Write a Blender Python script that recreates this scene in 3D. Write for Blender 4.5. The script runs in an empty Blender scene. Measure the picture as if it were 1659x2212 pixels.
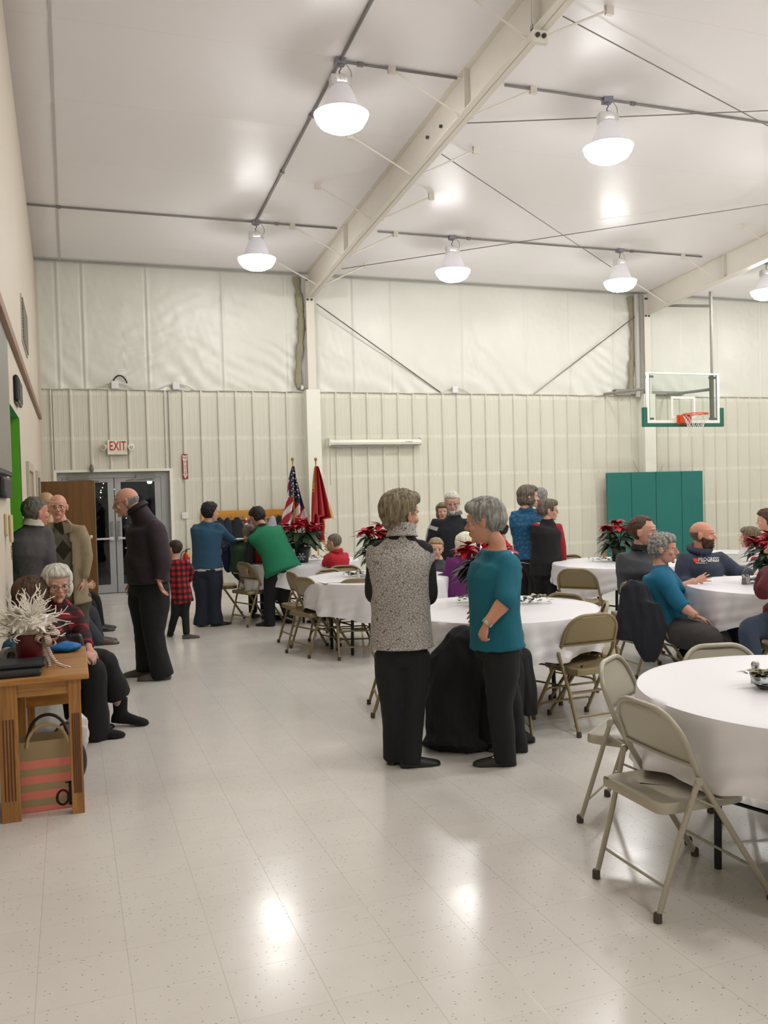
import bpy, bmesh, math, random
import numpy as np
from mathutils import Vector, Matrix, noise as mnoise
from mathutils.bvhtree import BVHTree
random.seed(7); rng = np.random.default_rng(7)
S = bpy.context.scene; COL = S.collection
# ------------------------------------------------ camera
CX, CY, FP, HC = 829.5, 1106.0, 1900.0, 1.66
_y, _t, _r = [math.radians(a) for a in (19.67, 1.55, -1.53)]
F = np.array([math.sin(_y)*math.cos(_t), math.cos(_y)*math.cos(_t), -math.sin(_t)])
_R0 = np.array([math.cos(_y), -math.sin(_y), 0.0]); _U0 = np.cross(_R0, F)
R = _R0*math.cos(_r)+_U0*math.sin(_r); U = -_R0*math.sin(_r)+_U0*math.cos(_r)
CP = np.array([0.0, 0.0, HC])
cam = bpy.data.cameras.new('camera'); co = bpy.data.objects.new('camera', cam); COL.objects.link(co)
co.matrix_world = Matrix(((R[0], U[0], -F[0], 0), (R[1], U[1], -F[1], 0), (R[2], U[2], -F[2], HC), (0, 0, 0, 1)))
cam.sensor_fit = 'VERTICAL'; cam.sensor_height = 36.0; cam.lens = FP*36.0/2212.0; cam.clip_start = .05; cam.clip_end = 200
S.camera = co
w = bpy.data.worlds.new('night'); S.world = w; w.use_nodes = True
w.node_tree.nodes['Background'].inputs[0].default_value = (.02, .025, .04, 1); w.node_tree.nodes['Background'].inputs[1].default_value = .3
vs = S.view_settings; vs.view_transform = 'Standard'; vs.look = 'None'; vs.gamma = 1; vs.use_curve_mapping = False
EXPO = 0.20; LAMP_E = 48.0
vs.exposure = EXPO
cy = S.cycles
cy.max_bounces = 5; cy.diffuse_bounces = 3; cy.glossy_bounces = 2; cy.transmission_bounces = 4; cy.transparent_max_bounces = 8
cy.caustics_reflective = False; cy.caustics_refractive = False; cy.sample_clamp_indirect = 6.0
cy.use_adaptive_sampling = True; cy.adaptive_threshold = 0.06; cy.use_denoising = True
# ------------------------------------------------ geometry from sight lines: a point of the place on a plane of known height or depth
def ray(px, py): return F+R*(px-CX)/FP-U*(py-CY)/FP
def g(px, py, z=0.0): d = ray(px, py); return CP+d*(z-HC)/d[2]
def dY(px, py, Y): d = ray(px, py); return CP+d*Y/d[1]
def dX(px, py, X): d = ray(px, py); return CP+d*X/d[0]
def at(px, py, D): return CP+ray(px, py)*D
def depth(p): return float((np.asarray(p, float)-CP)@F)
FH = np.array([math.sin(_y), math.cos(_y), 0.0]); RH = np.array([math.cos(_y), -math.sin(_y), 0.0])
# ------------------------------------------------ materials
def srgb(r, g_, b):
    f = lambda c: (c/255/12.92) if c/255 <= .04045 else ((c/255+.055)/1.055)**2.4
    return (f(r), f(g_), f(b), 1)
class NT:
    def __init__(s, name):
        s.m = bpy.data.materials.new(name); s.m.use_nodes = True; s.t = s.m.node_tree; s.b = s.t.nodes['Principled BSDF']
        s.tc = None
    def n(s, typ, **kw):
        x = s.t.nodes.new(typ)
        for k, v in kw.items():
            if k.startswith('i_'): s.set(x.inputs[int(k[2:])] if k[2:].isdigit() else x.inputs[k[2:].replace('_', ' ')], v)
            else: setattr(x, k, v)
        return x
    def set(s, inp, v):
        if isinstance(v, bpy.types.NodeSocket): s.t.links.new(v, inp)
        else: inp.default_value = v
    def obj(s):
        if not s.tc: s.tc = s.t.nodes.new('ShaderNodeTexCoord')
        return s.tc.outputs['Object']
    def math(s, op, a, b=0.0, c=0.0):
        x = s.n('ShaderNodeMath', operation=op); s.set(x.inputs[0], a); s.set(x.inputs[1], b); s.set(x.inputs[2], c); return x.outputs[0]
    def xyz(s, v=None):
        x = s.n('ShaderNodeSeparateXYZ'); s.set(x.inputs[0], v or s.obj()); return x.outputs
    def mapping(s, scale=(1, 1, 1), rot=(0, 0, 0), loc=(0, 0, 0)):
        x = s.n('ShaderNodeMapping'); s.set(x.inputs[0], s.obj()); x.inputs['Scale'].default_value = scale; x.inputs['Rotation'].default_value = rot; x.inputs['Location'].default_value = loc
        return x.outputs[0]
    def noise(s, scale, detail=2, vec=None, rough=.5, out=0):
        x = s.n('ShaderNodeTexNoise'); s.set(x.inputs['Vector'], vec or s.obj()); x.inputs['Scale'].default_value = scale; x.inputs['Detail'].default_value = detail; x.inputs['Roughness'].default_value = rough
        return x.outputs[out]
    def voro(s, scale, vec=None, feature='F1', out=0):
        x = s.n('ShaderNodeTexVoronoi', feature=feature); s.set(x.inputs['Vector'], vec or s.obj()); x.inputs['Scale'].default_value = scale
        return x.outputs[out]
    def mix(s, f, a, b, mode='MIX'):
        x = s.n('ShaderNodeMix', data_type='RGBA', blend_type=mode); s.set(x.inputs[0], f); s.set(x.inputs[6], a); s.set(x.inputs[7], b); return x.outputs[2]
    def ramp(s, v, a, b, lo=0.0, hi=1.0):
        x = s.n('ShaderNodeMapRange'); s.set(x.inputs[0], v); x.inputs[1].default_value = a; x.inputs[2].default_value = b; x.inputs[3].default_value = lo; x.inputs[4].default_value = hi; x.clamp = True; return x.outputs[0]
    def bump(s, h, strength=.3, dist=.01):
        x = s.n('ShaderNodeBump'); s.set(x.inputs['Height'], h); x.inputs['Strength'].default_value = strength; x.inputs['Distance'].default_value = dist
        s.t.links.new(x.outputs[0], s.b.inputs['Normal']); return x
    def base(s, c, rough=.6, metal=0, spec=.5, **kw):
        s.set(s.b.inputs['Base Color'], c); s.set(s.b.inputs['Roughness'], rough); s.set(s.b.inputs['Metallic'], metal); s.set(s.b.inputs['Specular IOR Level'], spec)
        for k, v in kw.items(): s.set(s.b.inputs[k.replace('_', ' ')], v)
        return s.m
MC = {}
def mat(name, c, rough=.6, metal=0, spec=.5, var=.12, vscale=9, bump=0.0, bscale=60, **kw):
    if name in MC: return MC[name]
    t = NT(name); n = t.noise(vscale, 3)
    c = c if len(c) == 4 else srgb(*c)
    c2 = tuple(min(1, x*(1-var)) for x in c[:3])+(1,)
    t.base(t.mix(n, c, c2), rough, metal, spec, **kw)
    if bump: t.bump(t.noise(bscale, 3), bump, .004)
    MC[name] = t.m; return t.m
def emis(name, c, e):
    t = NT(name); t.base(c, .4); t.set(t.b.inputs['Emission Color'], c); t.set(t.b.inputs['Emission Strength'], e); return t.m
# ------------------------------------------------ mesh helpers
def V(*a): return np.array(a, float)
def nrm(v): v = np.asarray(v, float); l = np.linalg.norm(v); return v/l if l > 1e-9 else v
class MB:
    def __init__(s): s.v = []; s.f = []; s.mi = []; s.m = 0
    def add(s, vs_, fs):
        o = len(s.v); s.v.extend([tuple(map(float, p)) for p in vs_]); s.f.extend([tuple(i+o for i in f) for f in fs]); s.mi.extend([s.m]*len(fs)); return s
    def box(s, c, d, X=(1, 0, 0), Y=(0, 1, 0), Z=(0, 0, 1)):
        c = V(*c); X = nrm(X)*d[0]/2; Y = nrm(Y)*d[1]/2; Z = nrm(Z)*d[2]/2
        vs_ = [c+a*X+b*Y+e*Z for e in (-1, 1) for b in (-1, 1) for a in (-1, 1)]
        return s.add(vs_, [(0, 2, 3, 1), (4, 5, 7, 6), (0, 1, 5, 4), (2, 6, 7, 3), (0, 4, 6, 2), (1, 3, 7, 5)])
    def bb(s, lo, hi): lo = V(*lo); hi = V(*hi); return s.box((lo+hi)/2, hi-lo)
    def rings(s, rs, caps=True, closed=False):
        n = len(rs[0]); vs_ = [p for r in rs for p in r]; fs = []
        m = len(rs); 
        for i in range(m if closed else m-1):
            a = i*n; b = ((i+1) % m)*n
            for j in range(n):
                k = (j+1) % n; fs.append((a+j, a+k, b+k, b+j))
        if caps and not closed:
            fs.append(tuple(range(n-1, -1, -1))); fs.append(tuple((m-1)*n+j for j in range(n)))
        return s.add(vs_, fs)
    def tube(s, pts, r, seg=8, closed=False, caps=True, flat=1.0, up=None):
        pts = [V(*p) for p in pts]; n = len(pts); rr = r if hasattr(r, '__len__') else [r]*n
        rs = []; ref = None
        for i, p in enumerate(pts):
            a = pts[(i-1) % n] if (closed or i > 0) else p; b = pts[(i+1) % n] if (closed or i < n-1) else p
            d = nrm(b-a)
            if up is not None: ref = nrm(np.cross(np.cross(d, V(*up)), d)); 
            elif ref is None: ref = nrm(np.cross(d, V(.31, .2, .93) if abs(d[2]) < .9 else V(.93, .3, .1)))
            else: ref = nrm(ref-d*(ref@d))
            bi = np.cross(d, ref)
            rs.append([p+(ref*math.cos(2*math.pi*k/seg)*flat+bi*math.sin(2*math.pi*k/seg))*rr[i] for k in range(seg)])
        return s.rings(rs, caps, closed)
    def lathe(s, prof, c=(0, 0, 0), seg=20, axis=(0, 0, 1), xd=None, caps=True, scal=None):
        c = V(*c); Z = nrm(axis); X = nrm(xd) if xd is not None else nrm(np.cross(V(0, 1, 0) if abs(Z[1]) < .9 else V(1, 0, 0), Z)); Y = np.cross(Z, X)
        rs = []
        for (r, z) in prof:
            rs.append([c+Z*z+(X*math.cos(2*math.pi*k/seg)+Y*math.sin(2*math.pi*k/seg))*r*(scal(k) if scal else 1) for k in range(seg)])
        return s.rings(rs, caps)
    def ell(s, c, r, M=None, nu=14, nv=9):
        c = V(*c); r = (r,)*3 if not hasattr(r, '__len__') else r; M = np.eye(3) if M is None else M
        rs = []
        for i in range(1, nv):
            t = math.pi*i/nv; rs.append([c+M@V(r[0]*math.sin(t)*math.cos(2*math.pi*k/nu), r[1]*math.sin(t)*math.sin(2*math.pi*k/nu), -r[2]*math.cos(t)) for k in range(nu)])
        o = len(s.v); s.rings(rs, caps=False)
        s.v.append(tuple(c+M@V(0, 0, -r[2]))); s.v.append(tuple(c+M@V(0, 0, r[2]))); b = len(s.v)-2; t_ = b+1; L = o+(nv-2)*nu
        for k in range(nu):
            s.f.append((b, o+(k+1) % nu, o+k)); s.f.append((t_, L+k, L+(k+1) % nu)); s.mi += [s.m, s.m]
        return s
    def loft(s, cs, ab, side, n=18, fwd=None):
        """elliptical sections: centres cs, half sizes (side, depth), side vectors"""
        rs = []; m = len(cs)
        for i in range(m):
            a = V(*cs[max(0, i-1)]); b = V(*cs[min(m-1, i+1)]); d = nrm(b-a); sd = V(*(side[i] if hasattr(side[0], '__len__') else side))
            sd = nrm(sd-d*(sd@d)); fw = np.cross(d, sd)
            rs.append([V(*cs[i])+sd*ab[i][0]*math.cos(2*math.pi*k/n)+fw*ab[i][1]*math.sin(2*math.pi*k/n) for k in range(n)])
        return s.rings(rs)
    def prism(s, poly, o, X, Y, t):
        """polygon (u,v) on the frame o,X,Y, extruded by the vector t"""
        o = V(*o); X = V(*X); Y = V(*Y); t = V(*t); n = len(poly); A = [o+X*u+Y*v for u, v in poly]
        return s.add(A+[p+t for p in A], [tuple(range(n-1, -1, -1)), tuple(range(n, 2*n))]+[(i, (i+1) % n, (i+1) % n+n, i+n) for i in range(n)])
    def strip(s, rows, both=0):
        n = len(rows[0]); o = [p for r in rows for p in r]
        return s.add(o, [(i*n+j, i*n+j+1, (i+1)*n+j+1, (i+1)*n+j) for i in range(len(rows)-1) for j in range(n-1)])
    def build(s, name, m, parent=None, smooth=True, bevel=0, solid=0, sub=0, ang=40):
        me = bpy.data.meshes.new(name)
        P = np.array(s.v, float)
        if parent is not None and len(P):
            Mi = np.array(parent['_M'].to_list() if hasattr(parent['_M'], 'to_list') else parent['_M']).reshape(4, 4) if '_M' in parent else None
            if Mi is not None: P = P@Mi[:3, :3].T+Mi[:3, 3]
        me.from_pydata(P.tolist(), [], s.f)
        for mm in (m if isinstance(m, (list, tuple)) else [m]): me.materials.append(mm)
        if isinstance(m, (list, tuple)) and len(m) > 1: me.polygons.foreach_set('material_index', s.mi)
        b = bmesh.new(); b.from_mesh(me); bmesh.ops.recalc_face_normals(b, faces=b.faces); b.to_mesh(me); b.free()
        if smooth: me.shade_smooth(); 
        ob = bpy.data.objects.new(name, me); COL.objects.link(ob)
        if parent is not None:
            ob.parent = parent
            if '_M' in parent: ob['_M'] = list(parent['_M'])
        if bevel:
            x = ob.modifiers.new('bevel', 'BEVEL'); x.width = bevel; x.segments = 2; x.limit_method = 'ANGLE'; x.angle_limit = math.radians(35); x.harden_normals = False
        if solid:
            x = ob.modifiers.new('solid', 'SOLIDIFY'); x.thickness = solid; x.offset = 0
        if sub:
            x = ob.modifiers.new('sub', 'SUBSURF'); x.levels = sub; x.render_levels = sub
        if smooth and ang < 180:
            me.shade_smooth()
            try: me.set_sharp_from_angle(angle=math.radians(ang))
            except Exception: pass
        return ob
def remesh(mb, voxel, smooth=4, fac=.5):
    me = bpy.data.meshes.new('t'); me.from_pydata(mb.v, [], mb.f)
    b = bmesh.new(); b.from_mesh(me); bmesh.ops.recalc_face_normals(b, faces=b.faces); b.to_mesh(me); b.free()
    ob = bpy.data.objects.new('t', me); COL.objects.link(ob)
    x = ob.modifiers.new('r', 'REMESH'); x.mode = 'VOXEL'; x.voxel_size = voxel
    if smooth: y = ob.modifiers.new('s', 'SMOOTH'); y.iterations = smooth; y.factor = fac
    dg = bpy.context.evaluated_depsgraph_get(); ev = ob.evaluated_get(dg); m2 = ev.to_mesh()
    n = len(m2.vertices); P = np.empty(n*3); m2.vertices.foreach_get('co', P); P = P.reshape(-1, 3)
    N = np.empty(n*3); m2.vertices.foreach_get('normal', N); N = N.reshape(-1, 3)
    fs = [tuple(p.vertices) for p in m2.polygons]
    ev.to_mesh_clear(); bpy.data.objects.remove(ob); bpy.data.meshes.remove(me)
    return P, N, fs
def raw(P, fs):
    m = MB(); m.v = [tuple(p) for p in P]; m.f = list(fs); m.mi = [0]*len(fs); return m
def wav(P, freqs, seed, ridged=False):
    """cheap smooth 3-D noise for numpy points"""
    r = np.random.default_rng(seed); o = np.zeros(len(P)); wsum = 0
    for k, f in enumerate(freqs):
        for j in range(5):
            d = nrm(r.normal(size=3)); ph = r.uniform(0, 6.28); d2 = nrm(r.normal(size=3))
            a = np.sin(P@d*f*6.28+ph+1.6*np.sin(P@d2*f*3.7+ph*2)); 
            if ridged: a = 1-2*np.abs(a)
            o += a/(k+1); wsum += 1/(k+1)
    return o/wsum*1.6
# ------------------------------------------------ naming
def tag(o, label=None, cat=None, group=None, kind=None):
    if label: o['label'] = label
    if cat: o['category'] = cat
    if group: o['group'] = group
    if kind: o['kind'] = kind
    return o
def root(name, loc, rz=0.0, label=None, cat=None, group=None):
    e = bpy.data.objects.new(name, None); COL.objects.link(e); e.location = tuple(map(float, loc)); e.rotation_euler = (0, 0, rz); e.empty_display_size = .1
    M = Matrix.Translation(Vector(tuple(map(float, loc))))@Matrix.Rotation(rz, 4, 'Z')
    e['_M'] = [x for r_ in M.inverted() for x in r_]
    return tag(e, label, cat, group)
def root0(name, label=None, cat=None, group=None):       # parts given in its own frame
    e = bpy.data.objects.new(name, None); COL.objects.link(e); e.empty_display_size = .1; return tag(e, label, cat, group)
def copy_tree(o, parent=None):
    c = o.copy(); COL.objects.link(c); c.parent = parent
    for ch in [x for x in KIDS.get(o.name, list(o.children))]: copy_tree(ch, c)
    return c
KIDS = {}
def place(e, loc, rz=0.0, sc=1.0): e.location = tuple(map(float, loc)); e.rotation_euler = (0, 0, rz); e.scale = (sc, sc, sc); return e
def bez(a, b, c, d, n=8): return [V(*a)*(1-t)**3+3*V(*b)*t*(1-t)**2+3*V(*c)*t*t*(1-t)+V(*d)*t**3 for t in np.linspace(0, 1, n)]
def arc_path(pts, r, n=5):
    """polyline with rounded corners"""
    pts = [V(*p) for p in pts]; out = [pts[0]]
    for i in range(1, len(pts)-1):
        a, b, c = pts[i-1], pts[i], pts[i+1]; u = nrm(a-b); v_ = nrm(c-b); rr = min(r, np.linalg.norm(a-b)*.49, np.linalg.norm(c-b)*.49)
        p0 = b+u*rr; p1 = b+v_*rr
        for t in np.linspace(0, 1, n): out.append(p0*(1-t)**2+b*2*t*(1-t)+p1*t*t)
    out.append(pts[-1]); return out
# ================================================= THE ROOM
YB, XL, XR, YR, YF = 15.5, -.41, 18.9, 6.57, -2.36       # back wall, left wall, right wall, ridge, front wall
def roofz(Y): return 5.54+.083*(YB-Y) if Y > YR else 5.54+.083*(YB-YR)-.083*(YR-Y)
def m_floor():
    t = NT('vinyl_floor_tile'); x, y, z = t.xyz()
    u = t.math('DIVIDE', t.math('SUBTRACT', x, .1432), .3035); v = t.math('DIVIDE', t.math('SUBTRACT', y, 3.02), .2985)
    fu = t.math('ABSOLUTE', t.math('SUBTRACT', t.math('FRACT', u), .5)); fv = t.math('ABSOLUTE', t.math('SUBTRACT', t.math('FRACT', v), .5))
    seam = t.math('MAXIMUM', t.ramp(fu, .4945, .4975), t.math('MULTIPLY', t.ramp(fv, .495, .498), .6))
    cb = t.n('ShaderNodeCombineXYZ'); t.set(cb.inputs[0], t.math('FLOOR', u)); t.set(cb.inputs[1], t.math('FLOOR', v))
    wn = t.n('ShaderNodeTexWhiteNoise'); t.set(wn.inputs[0], cb.outputs[0])
    c = t.mix(wn.outputs[0], srgb(224, 220, 213), srgb(220, 216, 209))
    c = t.mix(t.math('MULTIPLY', t.noise(7, 4), .5), c, srgb(208, 201, 193))
    # small chips with a shape of their own, stretched along the tile grain
    mp = t.mapping((1, 2.2, 1)); sp = t.voro(34, mp); keep = t.n('ShaderNodeTexVoronoi'); t.set(keep.inputs['Vector'], mp); keep.inputs['Scale'].default_value = 34
    ks = t.n('ShaderNodeSeparateColor'); t.set(ks.inputs[0], keep.outputs['Color'])
    chip = t.math('MULTIPLY', t.ramp(sp, .17, .09), t.math('GREATER_THAN', ks.outputs[0], .40))
    c = t.mix(t.math('MULTIPLY', chip, .85), c, srgb(98, 80, 68))
    sp2 = t.voro(70, t.mapping((1, 1.6, 1), loc=(3, 1, 0))); c = t.mix(t.math('MULTIPLY', t.ramp(sp2, .13, .05), .5), c, srgb(140, 118, 100))
    c = t.mix(t.math('MULTIPLY', seam, .38), c, srgb(135, 124, 110))
    t.base(c, t.ramp(t.noise(2.2, 3), .3, .7, .17, .25), 0, .5)
    bh = t.math('ADD', t.noise(3.2, 2), t.math('MULTIPLY', seam, -.5)); t.bump(bh, .14, .01); return t.m
mb = MB(); mb.bb((XL-2.6, YF-.1, -.1), (XR+.1, YB+3.5, 0)); tag(mb.build('floor', m_floor(), smooth=False), 'cream speckled vinyl tile floor, waxed and glossy', kind='structure')
def m_vinyl(name, c, rough, seam_axis=None):
    t = NT(name); t.base(t.mix(t.noise(.8, 3), c, tuple(x*.94 for x in c[:3])+(1,)), t.ramp(t.noise(1.5, 2), .3, .7, rough, rough+.12), 0, .5)
    t.bump(t.noise(2.2, 2, vec=t.mapping((1, 1, .6))), .10, .02); return t.m
M_CEIL = m_vinyl('white_vinyl_ceiling', srgb(242, 239, 240), .28); M_INS = m_vinyl('white_insulation_facing', srgb(222, 222, 212), .33)
mb = MB()     # ceiling: two slopes of sheeting, gently pillowed between the purlins, with a joint at each purlin
ys = sorted(set(np.round(np.concatenate([np.arange(YF, YB+.001, .1225), [YR]]), 4)))
PUR = [14.62-1.47*k for k in range(12)]
rows = []
for Y in ys:
    dd = min(abs(Y-p) for p in PUR); z = roofz(Y)+(-.0 if dd > .12 else -.012*(1-dd/.12))
    rows.append([V(X, Y, z) for X in np.linspace(XL-.2, XR, 40)])
mb.strip(rows); nf = len(mb.v); tag(mb.build('ceiling', M_CEIL, solid=.02, ang=180), 'white vinyl faced sloping ceiling', kind='structure')
mb = MB()
for p in PUR:
    if p > YF+.1: mb.bb((XL, p-.004, roofz(p)-.016), (XR, p+.004, roofz(p)-.006))
mb.strip([[V(-.03, Y, roofz(Y)-.0175), V(.0, Y, roofz(Y)-.0175)] for Y in ys])
tag(mb.build('trim_ceiling', mat('joint_tape', (205, 200, 196), .5), smooth=False), kind='structure')
# back wall: ribbed metal below, insulation facing above
WT = 3.45
def m_metal():
    t = NT('cream_ribbed_metal'); x, y, z = t.xyz()
    s_ = None
    for zz in (3.37, 2.62, 1.90, 1.17, .45):  # lighter bands at the fastening rows: their brighter reflection put into the colour
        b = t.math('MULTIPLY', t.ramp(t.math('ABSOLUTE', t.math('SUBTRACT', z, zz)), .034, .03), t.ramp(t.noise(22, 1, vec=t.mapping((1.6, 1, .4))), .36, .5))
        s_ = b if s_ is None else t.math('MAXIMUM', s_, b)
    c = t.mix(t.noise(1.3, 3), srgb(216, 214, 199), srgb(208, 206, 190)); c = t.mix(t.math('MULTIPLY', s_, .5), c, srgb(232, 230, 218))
    t.base(c, .38, 0, .5); t.bump(t.noise(3, 2), .05, .01); return t.m
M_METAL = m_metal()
dx0, dx1, dz1 = -.20, 1.66, 2.07       # the double exit door
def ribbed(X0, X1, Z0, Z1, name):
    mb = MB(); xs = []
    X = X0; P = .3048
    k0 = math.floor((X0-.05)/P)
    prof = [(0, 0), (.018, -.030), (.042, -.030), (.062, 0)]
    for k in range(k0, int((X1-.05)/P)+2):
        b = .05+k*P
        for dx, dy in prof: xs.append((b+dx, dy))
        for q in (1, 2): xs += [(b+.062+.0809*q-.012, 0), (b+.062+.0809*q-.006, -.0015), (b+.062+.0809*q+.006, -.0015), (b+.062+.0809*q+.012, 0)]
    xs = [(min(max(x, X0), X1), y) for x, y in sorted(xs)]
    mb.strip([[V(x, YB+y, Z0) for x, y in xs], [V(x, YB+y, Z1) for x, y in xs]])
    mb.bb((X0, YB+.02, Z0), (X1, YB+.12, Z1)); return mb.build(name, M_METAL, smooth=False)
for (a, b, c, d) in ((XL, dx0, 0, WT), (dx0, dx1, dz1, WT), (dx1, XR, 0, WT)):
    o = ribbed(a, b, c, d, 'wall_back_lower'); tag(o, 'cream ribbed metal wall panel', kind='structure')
def facing(X0, X1, Z0, Z1, nx, nz, seams, seed):
    mb = MB(); xs = np.linspace(X0, X1, nx); zs = np.linspace(Z0, Z1, nz)
    G = np.array([[x, YB, z] for z in zs for x in xs])
    n = wav(G*V(1, 1, .45), (.9, 2.2), seed)*.012+wav(G*V(1, 1, 1), (5,), seed+1)*.003
    # gathered creases running to the lower edge beside the posts
    e = np.exp(-((G[:, 2]-Z0)/.35))*np.sin(G[:, 0]*9+np.sin(G[:, 0]*3.1)*3+(G[:, 2]-Z0)*14)*.014
    dg = np.zeros(len(G))
    for xc, sg in ((4.0, -1), (1.0, 1), (11.2, -1)):
        d = (G[:, 0]-xc)*sg; dd = np.abs(d); q = (G[:, 2]-Z0)-dd*.55
        dg += np.exp(-(dd/1.1)**2)*(d > -.05)*np.sin(q*26+wav(G, (1.2,), 5)*2)*.010*np.exp(-np.maximum(0, G[:, 2]-Z0-.9)/.5)
    yy = YB-.02+n+e+dg
    for s in seams: yy += .02*np.exp(-((G[:, 0]-s)/.012)**2)-.012*np.exp(-((G[:, 0]-s-.03)/.02)**2)
    G[:, 1] = yy
    mb.strip([[G[i*nx+j] for j in range(nx)] for i in range(nz)]); return mb.build('wall_back_upper', M_INS, ang=180)
SE = [-.1, .3, 1.33, 2.6, 3.75, 5.0, 5.75, 7.2, 8.6, 9.6, 10.6, 12.3, 13.2, 14.4, 15.8]
o = facing(XL, XR, WT-.02, 5.6, 900, 60, SE, 3); tag(o, 'white vinyl insulation facing above the metal wall', kind='structure')
mb = MB(); mb.bb((XL, YB+.1, WT-.05), (XR, YB+.16, 5.7)); mb.tube([V(XL, YB-.04, 5.515), V(4.05, YB-.04, 5.515)], .011, 5); mb.tube([V(4.3, YB-.04, 5.515), V(XR, YB-.04, 5.515)], .011, 5)
tag(mb.build('trim_eave', mat('eave_trim', (205, 203, 196), .5), smooth=False), kind='structure')
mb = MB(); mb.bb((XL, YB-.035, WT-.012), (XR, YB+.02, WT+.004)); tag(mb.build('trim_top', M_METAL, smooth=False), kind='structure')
# left wall with the opening
M_DRY = NT('beige_painted_drywall'); M_DRY.base(M_DRY.mix(M_DRY.noise(1.2, 3), srgb(216, 206, 190), srgb(210, 199, 183)), .55, 0, .4); M_DRY.bump(M_DRY.noise(120, 2), .08, .002); M_DRY = M_DRY.m
OY0, OY1, OZ = 7.05, 8.75, 2.40
def wall_piece(lo, hi, name, m, lab=None): mb = MB(); mb.bb(lo, hi); return tag(mb.build(name, m, smooth=False), lab, kind='structure')
D1 = (12.9, 13.85, 1.97)      # doorway with wooden leaf (far), and a framed doorway before it
wall_piece((XL-.12, YF, 0), (XL, OY0, OZ), 'wall_left', M_DRY, 'beige painted side wall')
wall_piece((XL-.12, OY1, 0), (XL, YB, OZ), 'wall_left', M_DRY, 'beige painted side wall beyond the green opening')
mb = MB(); mb.prism([(YF, OZ), (YB, OZ), (YB, 5.62), (YR, 6.35), (YF, 5.6)], (XL-.12, 0, 0), (0, 1, 0), (0, 0, 1), (.12, 0, 0)); tag(mb.build('wall_left_upper', M_DRY, smooth=False), 'beige upper side wall', kind='structure')
M_GREEN = mat('lime_green_paint', (104, 190, 40), .5, var=.06)
mb = MB(); mb.bb((XL-2.3, OY1-.004, 0), (XL-.0, OY1+.1, OZ)); tag(mb.build('wall_passage_far', M_GREEN, smooth=False), 'lime green painted wall inside the opening', kind='structure')
mb = MB(); mb.bb((XL-2.4, OY0, 0), (XL-2.3, OY1+.1, OZ)); tag(mb.build('wall_passage_end', M_GREEN, smooth=False), kind='structure')
mb = MB(); mb.bb((XL-2.3, OY0-.1, 0), (XL-.121, OY0, OZ)); tag(mb.build('wall_passage_near', M_GREEN, smooth=False), kind='structure')
mb = MB(); mb.bb((XL-2.3, OY0, OZ-.004), (XL-.0, OY1, OZ+.0)); tag(mb.build('ceiling_passage', mat('sea_green_paint', (92, 178, 140), .5), smooth=False), 'sea green painted head of the opening', kind='structure')
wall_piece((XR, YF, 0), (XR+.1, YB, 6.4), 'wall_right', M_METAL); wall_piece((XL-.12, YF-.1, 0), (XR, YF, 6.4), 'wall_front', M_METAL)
mb = MB(); mb.bb((XL+.0, YB-.05, 0), (XL+.045, YB, 5.5)); tag(mb.build('trim_corner', M_DRY, smooth=False), kind='structure')
# long brown rail on the side wall
mb = MB(); mb.box((XL+.02, 10.5, 2.95), (.04, 9.4, .085)); tag(mb.build('trim_rail', mat('brown_wood_rail', (150, 118, 98), .5), smooth=False, bevel=.004), 'long pale brown rail running along the side wall', kind='structure')
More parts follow.
